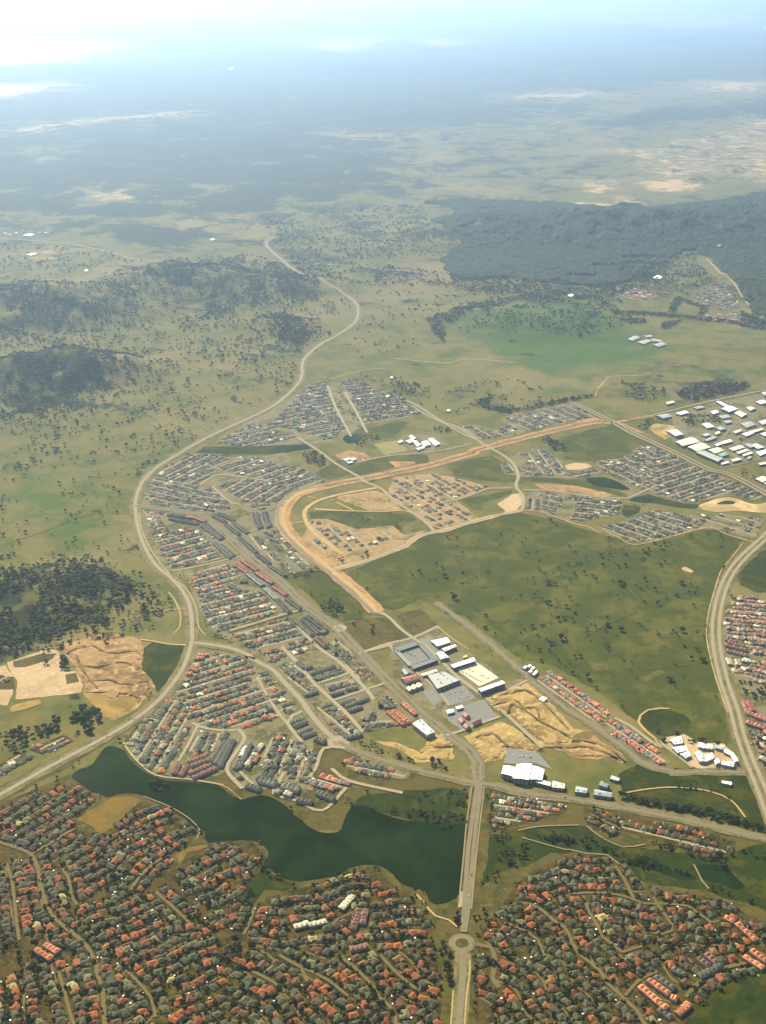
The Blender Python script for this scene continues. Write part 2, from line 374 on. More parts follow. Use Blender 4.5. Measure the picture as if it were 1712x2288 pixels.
# ------------------------------------------------------------------ fields, earth and lots (sheets laid on the ground)
NOBUILD = []                                             # ground polygons that stay free of houses and trees
def field(name, mat, segs, z=.25, rag=3.0, step=14, sm=False, keep=False):
    P = WP(*segs); sheet(name, P, M[mat], z, rag, step, sm)
    if keep: NOBUILD.append(P)
    return P
for _segs in (['E1', [(-400, 520), (0, 320), (480, 120), (600, 60), (1000, 60)], 'E2', [(600, 500), (1300, 620)], 'E3', [(400, 700), (830, 900), (850, 1200), (800, 2100)], 'E1', [(-400, 2100)]],
              ['D2', [(30, 960), (110, 840), (640, 100), (1300, 290), (1655, 640)], 'D3', [(880, 1220)], 'E3', [(700, 130), (880, 160), (860, 520), (0, 520)], 'E2', [(600, 520), (0, 330)]],
              ['E3', [(990, 180), (1300, 235)], 'E4', [(500, 340), (1200, 480), (1850, 640), (1850, 2100)], 'E3', [(840, 2100), (870, 1200), (940, 700)]]):
    sheet('dry_ground', [flat(*p) for k_, ps in zip(_segs[::2], _segs[1::2]) for p in PX(k_, ps)], M['verge'], .1, 4, 20)
MEADOW = field('meadow', 'meadow', ['O', [(745, 1240), (800, 1215), (905, 1160), (1000, 1135), (1115, 1105), (1180, 1120), (1270, 1145), (1345, 1167), (1400, 1176), (1480, 1155), (1540, 1140), (1605, 1165), (1572, 1210), (1542, 1270), (1530, 1350), (1540, 1440), (1562, 1530), (1578, 1600), (1550, 1640), (1480, 1640), (1430, 1600), (1370, 1555), (1300, 1500), (1200, 1440), (1120, 1420), (1000, 1330), (905, 1295), (850, 1320), (820, 1310)]], .2, 4)
field('meadow', 'meadow', ['C6', [(290, 800), (430, 780), (560, 700), (640, 720), (740, 790), (840, 870), (940, 970), (1060, 1080), (1000, 1110), (780, 1170), (640, 1100), (520, 960), (400, 860)]], .2, 3)
field('meadow', 'meadow', ['C6', [(490, 240), (700, 230), (870, 235), (1100, 240), (1300, 250), (1400, 310), (1290, 350), (1270, 400), (1310, 420), (1260, 400), (1190, 350), (1000, 370), (880, 385), (740, 330), (650, 300), (500, 300)]], .46, 3)
field('meadow', 'meadow', ['C3', [(0, 740), (200, 690), (400, 650), (520, 720), (500, 800), (620, 840), (600, 880), (540, 900), (300, 880), (60, 840)]], .2, 3)
field('meadow', 'meadow', ['C4', [(0, 500), (230, 455), (420, 540), (600, 640), (560, 700), (330, 760), (0, 790), ], 'C3', [(1090, 690), (1060, 600), (950, 520), (990, 500), (1250, 440)]], .2, 3)
field('meadow', 'meadow', ['C3', [(500, 850), (680, 840), (1000, 850), (1250, 870), (1420, 920), (1655, 1010), (1655, 1040), (1560, 1020), (1200, 930), (900, 900), (640, 900)]], .24, 2)
field('meadow', 'meadow', ['C3', [(110, 1060), (500, 990), (600, 970), (590, 1000), (470, 1050), (300, 1090), (330, 1140), (250, 1150)]], .5, 2)
field('meadow', 'meadow', ['C2', [(230, 860), (420, 740), (560, 850), (330, 910)]], .24, 2)
field('meadow', 'meadow', ['C2', [(500, 800), (700, 740), (820, 700), (1000, 700), (1140, 710), (1150, 770), (900, 800), (640, 860), (590, 870)]], .24, 2)
field('meadow', 'meadow', ['C2', [(320, 120), (390, 230), (470, 200), (640, 530), (560, 560), (540, 500)], ], .24, 2)
field('meadow', 'meadow', ['C2', [(640, 500), (900, 430), (1000, 440), (860, 560), (740, 590), (640, 570)]], .24, 2)
field('meadow', 'park', ['C1', [(1000, 640), (1250, 600), (1420, 590), (1500, 640), (1300, 690), (1100, 700), (860, 700), (560, 690), (640, 640)]], .24, 2)
field('meadow', 'park', ['C4', [(380, 1150), (560, 1090), (720, 1140), (900, 1180), (1050, 1190), (1000, 1230), (860, 1220), (640, 1180), (480, 1170)]], .24, 2)
field('meadow', 'park', ['C4', [(340, 1190), (500, 1210), (480, 1260), (380, 1310), (320, 1280)]], .24, 2)
field('meadow', 'park', ['D6', [(1475, 170), (1400, 220), (1320, 290), (1240, 380), (1260, 470), (1400, 530), (1560, 540), (1560, 200)]], .24, 3)
field('meadow', 'park', ['D1', [(1280, 210), (1560, 240), (1580, 330), (1500, 480), (1330, 640), (1290, 560), (1200, 440), (1200, 260)]], .24, 3)
field('meadow', 'verge', ['D3', [(860, 50), (1200, 0), (1300, 20), (1470, 190), (1200, 290), (1030, 300), (940, 190)]], .24, 2)
field('meadow', 'verge', ['D4', [(250, 60), (500, 0), (650, 150), (430, 250)]], .24, 2)
field('park', 'park', ['D6', [(430, 1560), (520, 1500), (640, 1490), (830, 1560), (850, 1640), (770, 1700), (660, 1720), (520, 1680)]], .28, 2, sm=True)
field('park', 'park', ['E3', [(0, 340), (100, 260), (420, 220), (760, 200), (860, 230), (880, 420), (860, 480), (640, 470), (480, 440), (200, 380)]], .24, 3)
field('park', 'park', ['E3', [(1030, 560), (1250, 520), (1400, 480), (1655, 480), (1655, 680), (1500, 680), (1300, 780), (1100, 820), (920, 1000), (960, 900), (1000, 750)]], .24, 3)
field('park', 'park', ['E4', [(0, 480), (330, 480), (420, 560), (640, 640), (1080, 680), (1300, 740), (1520, 640), (1700, 600), (1700, 1150), (1560, 1050), (1400, 1030), (1200, 960), (900, 920), (700, 880), (600, 790), (480, 700), (330, 680), (100, 650), (0, 620)]], .24, 3)
field('park', 'park', ['E4', [(560, 100), (720, 20), (1000, 60), (1300, 60), (1500, 80), (1600, 330), (1700, 520), (1500, 500), (1300, 430), (900, 330), (600, 260)]], .24, 3)
field('park', 'park', ['E4', [(1100, 1800), (1180, 1660), (1350, 1580), (1800, 1500), (1800, 2100), (1000, 2050), (1020, 1900)]], .24, 3)
field('park', 'park', ['E2', [(500, 880), (620, 780), (740, 870), (860, 900), (800, 960), (640, 960), (560, 1040), (520, 1230), (480, 1390), (330, 1480), (320, 1340), (440, 1200), (440, 1010)]], .36, 3)
field('verge', 'verge', ['E3', [(900, 190), (1000, 190), (1040, 560), (1020, 760), (930, 1100), (880, 1180), (800, 1180), (790, 1010), (830, 760)]], .45, 2)
field('verge', 'verge', ['E3', [(700, 1370), (770, 1420), (810, 1600), (760, 1946), (690, 1946), (640, 1500)]], .3, 2)
field('verge', 'verge', ['E3', [(880, 1410), (940, 1460), (930, 1946), (830, 1946), (850, 1600)]], .3, 2)
field('verge', 'verge', ['E3', [(380, 900), (480, 1000), (600, 1110), (700, 1180), (760, 1290), (720, 1350), (640, 1250), (540, 1120), (420, 1010)]], .3, 2)
field('verge', 'verge', ['D1', [(0, 1420), (430, 1190), (900, 960), (950, 1010), (560, 1270), (300, 1400), (0, 1570)]], .24, 3)
field('ochre_field', 'ochre', ['E1', [(560, 440), (700, 350), (830, 275), (960, 262), (1040, 290), (930, 400), (840, 500), (800, 550), (740, 540), (690, 490)]], .4, 2, keep=True)
field('ochre_field', 'ochre', ['E1', [(-60, 600), (60, 620), (180, 690), (160, 730), (60, 760), (-60, 760)]], .4, 2, keep=True)
field('ochre_field', 'ochre', ['E1', [(1300, 700), (1400, 640), (1540, 620), (1480, 700), (1330, 770)]], .4, 2, keep=True)
field('ochre_field', 'ochre', ['E1', [(-40, 1380), (80, 1440), (130, 1560), (40, 1620), (-40, 1640)]], .4, 3, keep=True)
field('ochre_field', 'ochre', ['E1', [(1040, 1180), (1340, 1160), (1370, 1220), (1330, 1260)], ], .38, 2)
field('playing_field', 'oval', ['C2', [(700, 620), (880, 590), (980, 668), (800, 710)]], .3, 1, keep=True)
_e = field('earthworks', 'dirt', ['D1', [(480, 240), (620, 190), (850, 140), (1000, 140), (1180, 185), (1205, 260), (1190, 440), (1290, 540), (1300, 585), (1180, 740), (1100, 800), (960, 860), (880, 850), (700, 640), (640, 420)]], .3, 3, keep=True)
field('graded_lots', 'lot', ['D1', [(60, 380), (420, 250), (500, 300), (540, 460), (640, 450), (700, 570), (680, 630), (360, 670), (130, 690), (150, 540), (90, 450)]], .34, 2, keep=True)
field('graded_lots', 'lot', ['D1', [(-80, 430), (50, 400), (110, 500), (110, 640), (60, 740), (-80, 720)]], .33, 2)
field('graded_lots', 'verge', ['D1', [(550, 480), (640, 465), (670, 540), (560, 560)]], .4, 1)
field('graded_lots', 'verge', ['D1', [(110, 370), (330, 310), (480, 300), (440, 350), (200, 420), (120, 420)]], .4, 1)
_f = field('earthworks', 'sand', ['D5', [(-30, 450), (310, 345), (400, 380), (600, 600), (760, 780), (930, 800), (760, 830), (720, 930), (480, 940), (250, 780), (130, 650), (-30, 580)]], .3, 3, keep=True)
_g = field('earthworks', 'dirt', ['D5', [(480, 940), (700, 930), (930, 810), (1000, 900), (1180, 1000), (1250, 1080), (1200, 1105), (1100, 1070), (900, 1060), (750, 1050), (640, 990)]], .32, 3, keep=True)
_h = field('earthworks', 'sand', ['D4', [(60, 1220), (300, 1240), (480, 1330), (560, 1240), (690, 1100), (800, 1230), (800, 1400), (640, 1420), (460, 1420), (300, 1300), (100, 1240)]], .3, 3, keep=True)
_i = field('earthworks', 'sand', ['D4', [(900, 1180), (1250, 1040), (1400, 1120), (1600, 1300), (1540, 1340), (1300, 1300), (1250, 1400), (1100, 1420), (980, 1300)]], .3, 3, keep=True)
field('graded_lots', 'sand', ['D3', [(490, 740), (620, 710), (660, 700), (640, 730), (520, 770)]], .42, 1, keep=True)
field('graded_lots', 'dirt', ['D3', [(680, 170), (740, 145), (790, 190), (730, 230)]], .42, 1, keep=True)
field('earthworks', 'red_dirt', ['C3', [(460, 515), (700, 470), (1000, 390), (1350, 300), (1500, 330), (1300, 365), (1000, 420), (760, 475), (500, 545)]], .4, 3, keep=True)
field('earthworks', 'dirt', ['C3', [(800, 925), (950, 912), (1200, 938), (1450, 990), (1560, 1030), (1400, 1040), (1200, 1002), (900, 965)]], .4, 2, keep=True)
field('sand_oval', 'lot', ['C3', [(1085, 745), (1180, 722), (1290, 728), (1340, 755), (1250, 787), (1110, 787)]], .4, 1, keep=True)
field('graded_lots', 'lot', ['C3', [(460, 1100), (560, 1040), (600, 1010), (690, 1000), (690, 1100), (640, 1160), (540, 1180)]], .42, 2, keep=True)
field('graded_lots', 'dirt', ['C1', [(1130, 720), (1260, 690), (1380, 780), (1240, 800)]], .4, 2, keep=True)
field('graded_lots', 'dirt', ['C2', [(380, 700), (500, 670), (620, 690), (700, 740), (560, 770), (440, 750)]], .4, 2)
field('graded_lots', 'sand', ['C4', [(570, 470), (640, 440), (800, 460), (830, 490), (740, 500), (790, 560), (720, 590), (620, 530)]], .4, 2, keep=True)
field('graded_lots', 'red_dirt', ['C2', [(820, 760), (1030, 760), (1040, 780), (880, 810)]], .42, 1)
field('sand_oval', 'lot', ['D6', [(775, 330), (810, 320), (880, 355), (860, 368), (800, 355)]], .4, 1)
for pts in ([(360, 660), (450, 625), (460, 650), (400, 680)], [(540, 960), (600, 930), (700, 950), (690, 990), (620, 960), (560, 985)], [(900, 1600), (1000, 1620), (960, 1660), (880, 1640)], [(0, 1090), (200, 1130), (180, 1180), (40, 1170)], [(440, 1240), (600, 1170), (640, 1190), (500, 1270)], [(590, 840), (700, 830), (680, 870), (600, 880)]):
    field('dry_patch', 'dry' if pts[0][1] != 660 else 'verge', ['D6', pts], .34, 5, 9)
POND_D1 = WP('D1', [(700, 640), (860, 640), (900, 680), (980, 680), (1010, 650), (1080, 655), (1150, 695), (1140, 750), (1060, 790), (995, 820), (960, 860), (870, 850), (830, 795), (770, 735)])
def mounds(P, mat, step, amp, seed, name='earth_mounds'):
    A = np.array(P); xs, ys = np.arange(A[:, 0].min(), A[:, 0].max(), step), np.arange(A[:, 1].min(), A[:, 1].max(), step); Xc, Yc = np.meshgrid(xs, ys)
    Xc = Xc+rng.uniform(-.3, .3, Xc.shape)*step; Yc = Yc+rng.uniform(-.3, .3, Yc.shape)*step; ins = inside(P, Xc, Yc) & (dist_line(P, Xc, Yc, True) > 6) & ~inside(POND_D1, Xc, Yc)
    rdg = np.abs(waves(Xc+seed*331, Yc*1.0, 120)+.5*waves(Xc, Yc+seed*77, 47)); e = np.clip((dist_line(P, Xc, Yc, True)-6)/14, 0, 1)
    Zc = np.where(ins, 1.2+amp*e*np.clip(1-rdg*1.3, 0, 1)+rng.uniform(-.15, .15, Xc.shape)*amp*e, .5); ny_, nx_ = Xc.shape; I_ = np.arange(nx_*ny_).reshape(ny_, nx_)
    Q = np.stack([I_[:-1, :-1], I_[:-1, 1:], I_[1:, 1:], I_[1:, :-1]], -1).reshape(-1, 4); Q = Q[ins.reshape(-1)[Q].all(1)]; used, inv = np.unique(Q, return_inverse=True)
    mesh_obj(name, np.stack([Xc, Yc, Zc], -1).reshape(-1, 3)[used], inv.reshape(-1, 4), M[mat], kind='structure')
for _k, (_p, _m) in enumerate(((_e, 'dirt'), (_f, 'sand'), (_g, 'dirt'), (_h, 'sand'), (_i, 'sand'))): mounds(_p, _m, 6, 2.6, _k)
# suburb ground under the houses
for key, pts in (('C1', [(500, 690), (830, 725), (1100, 720), (1280, 690), (1460, 830), (1630, 930), (1400, 1000), (1240, 1110), (1330, 1280), (1260, 1310), (1655, 1560), (1655, 1640), (1000, 1640), (220, 1640), (130, 1330), (140, 1080), (200, 900)]),
                 ('C1', [(700, 600), (1000, 440), (1320, 250), (1480, 140), (1700, 120), (2200, 330), (2300, 400), (1950, 460), (1700, 600), (1500, 620), (1000, 640)]),
                 ('C5', [(180, 80), (500, 60), (800, 60), (1150, 60), (1400, 210), (1655, 480), (1655, 620), (1480, 690), (1280, 620), (1655, 960), (1800, 1100), (1560, 1120), (1200, 1100), (830, 1230), (740, 1130), (590, 760), (440, 650), (250, 330)]),
                 ('D2', [(640, 120), (900, 130), (1100, 180), (1250, 300), (1500, 560), (1560, 640), (1655, 740), (1655, 1300), (1240, 1290), (1060, 1290), (960, 1130), (860, 1180), (600, 1200), (330, 1160), (180, 1060), (90, 940), (130, 840), (340, 600), (480, 460)]),
                 ('D3', [(-300, 130), (330, -30), (520, -30), (860, 200), (1150, 520), (1100, 600), (1330, 690), (1580, 900), (1460, 990), (1330, 1000), (1080, 1060), (880, 1130), (600, 1170), (340, 930), (480, 760), (230, 480), (100, 380), (-180, 260)]),
                 ('D3', [(860, 1310), (1110, 1280), (1500, 1400), (1440, 1500), (880, 1400)]),
                 ('C3', [(500, 300), (1000, 190), (1180, 170), (1380, 300), (720, 440), (600, 480), (280, 510), (90, 390), (230, 380), (480, 420)]),
                 ('C3', [(480, 740), (640, 640), (880, 580), (1060, 700), (1110, 800), (1380, 770), (1450, 810), (1200, 870), (660, 850), (520, 820)]),
                 ('C4', [(70, 800), (330, 760), (520, 630), (700, 690), (1010, 810), (1300, 960), (1655, 1130), (1540, 1150), (1400, 1090), (1200, 1130), (900, 1180), (700, 1120), (480, 1040), (250, 940)]),
                 ('C3', [(700, 1030), (800, 970), (1100, 990), (1600, 1050), (1620, 1110), (1590, 1200), (1190, 1270), (980, 1230), (730, 1160)]),
                 ('C4', [(90, 1400), (330, 1340), (590, 1220), (880, 1280), (1290, 1280), (1640, 1310), (1570, 1500), (1430, 1480), (1270, 1420), (1060, 1420), (650, 1520), (430, 1550), (280, 1480)]),
                 ('D6', [(1150, 560), (1300, 560), (1560, 590), (1560, 1990), (1440, 1980), (1330, 1600), (1280, 1400), (1150, 1100), (1110, 900)]),
                 ('D5', [(400, 330), (530, 240), (640, 330), (870, 480), (1130, 670), (1320, 820), (1520, 960), (1660, 1100), (1500, 1120), (1350, 1020), (950, 740), (700, 550)]),
                 ('D4', [(450, 260), (650, 170), (860, 330), (1010, 440), (1300, 680), (1460, 640), (1480, 680), (1280, 760), (1110, 820), (1230, 1000), (860, 1130), (700, 1000), (480, 900), (250, 640), (200, 330)])):
    new = key in ('C4', 'C3')
    P = [flat(*p) for p in PX(key, pts)]; sheet('suburb_ground', P, M['suburb'], .30+.004*len(pts), 2.5, 16)
for key, pts in (('C2', [(820, 1000), (860, 890), (1200, 850), (1620, 960), (1370, 1075), (1570, 1230), (1300, 1320), (1180, 1280), (950, 1140)]),
                 ('C6', [(500, 300), (640, 300), (740, 330), (900, 385), (1190, 360), (1300, 440), (1420, 400), (1480, 400), (1360, 480), (1290, 530), (1000, 640), (700, 715), (620, 640), (430, 480)]),
                 ('C6', [(600, 170), (760, 100), (1030, 60), (1150, 90), (1280, 230), (1000, 230), (720, 130)])):
    P = [flat(*p) for p in PX(key, pts)]; sheet('building_lots', P, M['new_lots'], .42, 2.5, 14)
near_pts = [('E1', [(-200, 400), (200, 235), (480, 190), (610, 200), (720, 270), (640, 360), (530, 470), (740, 550), (860, 480), (1040, 310), (1150, 320), (1320, 380), (1440, 510), (1420, 600), (1300, 660), (1200, 700), (1330, 770)]),
            ('E2', [(60, 680), (380, 600), (560, 610), (640, 680), (620, 760), (540, 850), (460, 1000), (440, 1200), (520, 1230), (540, 1100), (700, 1000), (960, 930), (1200, 850), (1400, 790), (1560, 900)]),
            ('E3', [(440, 1000), (560, 1120), (630, 1240), (600, 1350), (650, 1420), (660, 1600), (690, 1740), (660, 2080)]), ('E1', [(-300, 2100)])]
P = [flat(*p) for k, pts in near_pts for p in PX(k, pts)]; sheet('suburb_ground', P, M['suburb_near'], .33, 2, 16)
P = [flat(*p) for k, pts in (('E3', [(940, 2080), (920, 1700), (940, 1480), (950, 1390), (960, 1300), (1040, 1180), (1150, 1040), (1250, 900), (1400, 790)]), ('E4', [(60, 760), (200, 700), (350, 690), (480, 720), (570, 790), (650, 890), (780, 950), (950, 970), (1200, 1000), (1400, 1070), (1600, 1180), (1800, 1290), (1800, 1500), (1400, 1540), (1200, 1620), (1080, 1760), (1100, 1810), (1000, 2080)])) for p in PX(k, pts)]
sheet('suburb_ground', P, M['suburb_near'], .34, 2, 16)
for key, pts in (('E3', [(1050, 230), (1200, 240), (1600, 310), (1600, 380), (1450, 420), (1250, 470), (1080, 520), (1050, 400)]), ('E4', [(340, 360), (560, 400), (1200, 520), (1420, 600), (1400, 680), (1200, 720), (1060, 650), (800, 570), (560, 510)]),
                 ('D1', [(250, 1110), (540, 980), (620, 1040), (350, 1150)]), ('D1', [(-60, 1270), (150, 1130), (300, 1170), (-60, 1370)]), ('D1', [(-40, 480), (110, 500), (130, 600), (-40, 610)])):
    P = [flat(*p) for p in PX(key, pts)]; sheet('suburb_ground', P, M['suburb_near'], .36, 2, 14)
# industrial and town paving
sheet('industrial_yards', [flat(*p) for p in PX('C4', [(640, 350), (900, 300), (1180, 230), (1700, 130), (1800, 760), (1560, 770), (1240, 830), (800, 630), (740, 510), (850, 480), (780, 400)])], M['suburb'], .3, 2, 14)
for key, pts in (('D4', [(240, 360), (440, 290), (650, 470), (430, 570)]), ('D4', [(700, 780), (880, 700), (1010, 830), (760, 900)]), ('D4', [(720, 950), (1080, 840), (1200, 990), (880, 1120), (760, 1040)]), ('D4', [(480, 280), (600, 260), (700, 400), (640, 440)]),
                 ('D5', [(100, 1100), (140, 960), (420, 1000), (560, 1160), (480, 1130), (360, 1090), (220, 1110)]), ('D4', [(1140, 1110), (1240, 1080), (1430, 1260), (1340, 1290)]), ('D4', [(500, 760), (640, 720), (700, 850), (620, 900)])):
    sheet('car_park', [flat(*p) for p in PX(key, pts)], M['carpark'], .5, 0)
    NOBUILD.append([flat(*p) for p in PX(key, pts)])
sheet('car_park', [flat(*p) for p in PX('D4', [(800, 545), (1000, 490), (1050, 520), (1220, 640), (1040, 720)])], M['slab'], .55, 0); NOBUILD.append([flat(*p) for p in PX('D4', [(800, 545), (1000, 490), (1050, 520), (1220, 640), (1040, 720)])])
sheet('school_yard', [flat(*p) for p in PX('D6', [(600, 1730), (800, 1700), (900, 1760), (1130, 1780), (1250, 1900), (1230, 2000), (900, 1980), (760, 1890)])], M['lot'], .5, 1); NOBUILD.append([flat(*p) for p in PX('D6', [(600, 1730), (800, 1700), (900, 1760), (1130, 1780), (1250, 1900), (1230, 2000), (900, 1980), (760, 1890)])])
sheet('school_yard', [flat(*p) for p in PX('C2', [(880, 590), (1000, 530), (1200, 560), (1320, 630), (1130, 690), (1000, 670)])], M['suburb'], .4, 1)

# ------------------------------------------------------------------ water
WATER = []
def water(name, mat, segs, label, z=.55, rag=0, step=10):
    P = smooth(WP(*segs), True, step); sheet(name, P, M[mat], z, rag, 8); WATER.append(P); NOBUILD.append(P)
LAKE = ['D1', [(900, 1085), (1040, 1118), (1090, 1190), (1180, 1270), (1320, 1350), (1500, 1380)], 'E2', [(0, 152), (200, 170), (300, 192), (380, 250), (465, 292), (510, 275), (620, 256), (720, 290), (800, 345), (850, 400), (910, 440), (960, 490), (1060, 532), (1180, 527), (1212, 470), (1242, 390), (1290, 335), (1350, 330), (1450, 360)],
        'E3', [(180, 362), (260, 395), (400, 440), (520, 450), (650, 465), (750, 480), (872, 480), (846, 700), (816, 985), (790, 1015), (700, 1052), (640, 1062), (590, 1035), (560, 965), (450, 932), (370, 892), (310, 825), (220, 775), (100, 768)],
        'E2', [(1250, 795), (1170, 850), (1100, 862), (960, 882), (860, 890), (740, 858), (680, 802), (625, 760), (662, 700), (640, 642), (560, 592), (400, 590), (190, 607)], 'E1', [(1540, 605), (1512, 570), (1520, 522), (1470, 510), (1430, 490), (1350, 412), (1250, 350), (1150, 292), (1060, 262), (1000, 242), (870, 242), (830, 264), (780, 266), (740, 242), (680, 232), (600, 172), (530, 115), (600, 60), (680, 30)]]
water('lake', 'lake', LAKE, '', .6)
water('pond', 'mud', ['D1', [(720, 650), (860, 650), (900, 690), (980, 690), (1010, 660), (1080, 665), (1140, 700), (1130, 740), (1060, 780), (990, 810), (960, 850), (880, 840), (840, 790), (780, 730)]], '')
water('pond', 'mud', ['D1', [(80, 765), (140, 730), (330, 690), (350, 720), (250, 760), (100, 795)]], '')
water('pond', 'mud2', ['C4', [(1030, 1200), (1110, 1170), (1220, 1132), (1330, 1125), (1420, 1150), (1500, 1180), (1600, 1185), (1760, 1160), (1760, 1265), (1600, 1265), (1400, 1250), (1200, 1260), (1080, 1240)]], '')
sheet('pond_island', smooth(WP('C4', [(1200, 1186), (1280, 1155), (1362, 1163), (1350, 1187)]), True, 10), M['park'], .8)
water('pond', 'pond', ['C3', [(1275, 868), (1350, 858)], 'C4', [(80, 938), (160, 938), (260, 970), (340, 1010), (392, 1050), (300, 1052), (180, 1030), (60, 1010)]], '')
water('pond', 'pond', ['C4', [(400, 1148), (470, 1115), (560, 1120), (605, 1150), (560, 1172), (480, 1162)]], '')
water('pond', 'pond', ['C1', [(1205, 655), (1250, 640), (1350, 632), (1460, 635), (1500, 650), (1400, 670), (1250, 677)]], '')
water('pond', 'pond', ['C2', [(455, 575), (500, 542), (580, 545), (612, 572), (570, 607), (490, 612)]], '')
water('pond', 'lake', ['E4', [(1140, 785), (1250, 770), (1350, 790), (1420, 850), (1495, 930), (1440, 952), (1300, 905), (1180, 870)]], '')
water('pond', 'lake', ['E4', [(640, 765), (740, 705), (850, 740), (925, 790), (1000, 830), (1110, 842), (1150, 872), (1060, 882), (940, 850), (780, 800)]], '')

# ------------------------------------------------------------------ roads
def R_(name, width, mat, *segs, z=.9, keep=True, wob=0.0):
    return road(name, WP(*segs), width, M[mat], z, keep, wob)
ART = ['D1', [(-300, 1640), (0, 1490), (430, 1250), (900, 1000), (1130, 860), (1330, 700), (1480, 520), (1560, 380), (1615, 200)], 'C5', [(618, 1230), (615, 1100), (590, 950), (530, 830), (450, 740), (395, 690), (300, 610), (220, 500), (150, 350), (110, 200), (92, 60)],
       'C1', [(76, 1130), (100, 1010), (160, 900), (280, 790), (430, 700), (600, 600), (760, 520), (1000, 410), (1180, 320), (1320, 210), (1400, 120), (1424, 50)], 'B2', [(318, 880), (335, 830), (420, 750), (530, 690), (630, 620), (664, 550), (640, 480), (560, 420), (470, 370), (380, 330), (260, 280), (190, 220), (120, 160), (95, 115), (140, 85)]]
R_('road_verge', 36, 'shoulder', *ART, z=.62, wob=2)
R_('road', 11, 'asphalt_pale', *ART, z=1.1)
R_('path', 3.5, 'path', 'C5', [(130, 110), (150, 250), (210, 400), (300, 540), (410, 680), (440, 720), (540, 790), (620, 900), (660, 1010), (680, 1160), (740, 1240)], keep=False)
R_('track', 4, 'track', 'C5', [(400, 840), (460, 920), (510, 1050), (500, 1170), (440, 1230)], keep=False)
R_('track', 4, 'track', 'C5', [(250, 1050), (400, 1010), (560, 995)], keep=False)
R_('track', 6, 'track', 'D1', [(1180, 185), (1290, 200), (1420, 225), (1560, 232)])
RA = ['C4', [(1760, 1370)], 'D6', [(1475, 70), (1380, 155), (1280, 248), (1190, 360), (1120, 500), (1080, 650), (1060, 800), (1065, 950), (1090, 1100), (1140, 1300), (1210, 1500), (1260, 1700), (1330, 1900), (1390, 2040), (1450, 2190), (1500, 2330), (1560, 2480)]]
R_('road_verge', 40, 'shoulder', *RA, z=.64, wob=2)
_ra = smooth(WP(*RA)); _t = np.gradient(np.array(_ra), axis=0); _t /= np.linalg.norm(_t, axis=1)[:, None]; _nn = np.stack([-_t[:, 1], _t[:, 0]], 1)
for s in (-1, 1): road('road', np.array(_ra)+_nn*9*s, 9, M['asphalt_pale'], 1.1, smoothed=False)
R_('path', 3, 'track', 'D6', [(1280, 130), (1180, 260), (1110, 340), (1060, 480), (1000, 700), (985, 900), (1030, 1130), (1080, 1300), (1160, 1520)], keep=False, wob=.6)
# the dam road with its two paths, the roundabout and the road below it
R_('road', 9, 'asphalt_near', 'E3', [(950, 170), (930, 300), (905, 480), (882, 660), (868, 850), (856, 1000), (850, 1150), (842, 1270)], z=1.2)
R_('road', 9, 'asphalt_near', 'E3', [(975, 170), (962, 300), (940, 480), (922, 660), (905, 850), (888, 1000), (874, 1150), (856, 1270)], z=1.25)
R_('path', 3, 'path_near', 'E3', [(908, 195), (893, 300), (868, 480), (848, 700), (822, 960), (812, 1060)], z=1.1, keep=False)
R_('path', 3, 'path_near', 'E3', [(998, 200), (985, 330), (962, 520), (940, 720), (918, 950), (905, 1100)], z=1.1, keep=False)
sheet('paved_bay', [flat(*p) for p in PX('E3', [(815, 970), (850, 970), (848, 1080), (805, 1090)])], M['path'], 1.0)
RB = flat(*PX('E3', [(836, 1352)])[0])
def disc(name, c, r, mat, z, n=36, r0=0):
    V = [(c[0]+math.cos(6.2832*i/n)*r, c[1]+math.sin(6.2832*i/n)*r, z) for i in range(n)]
    if r0:
        V += [(c[0]+math.cos(6.2832*i/n)*r0, c[1]+math.sin(6.2832*i/n)*r0, z) for i in range(n)]
        return mesh_obj(name, V, [(i, (i+1) % n, n+(i+1) % n, n+i) for i in range(n)], mat, kind='structure')
    return mesh_obj(name, V, [tuple(range(n))], mat, kind='structure')
disc('road_verge', RB, 25, M['shoulder'], 1.0); disc('road', RB, 21, M['asphalt_near'], 1.32, r0=12); disc('roundabout_island', RB, 12, M['verge'], 1.5)
ROADS.append((np.array([RB, RB+1]), 30))
R_('road_verge', 30, 'shoulder', 'E3', [(840, 1420), (842, 1550), (830, 1700), (808, 2080)], z=.66, wob=1)
R_('road', 12, 'asphalt_near', 'E3', [(845, 1390), (846, 1450), (845, 1550), (832, 1700), (805, 2080)], z=1.2)
R_('path', 2.5, 'track', 'E3', [(895, 1480), (890, 1600), (868, 1750), (850, 2060)], z=1.0, keep=False)
R_('path', 2.5, 'track', 'E3', [(770, 1700), (765, 1800), (745, 2040)], z=1.0, keep=False)
R_('road', 9, 'street_near', 'E3', [(912, 1362), (950, 1360), (1050, 1380), (1080, 1500), (1060, 1610), (1110, 1680)])
R_('path', 4, 'track', 'E3', [(500, 990), (560, 1060), (640, 1150), (740, 1180), (800, 1230)], keep=False)
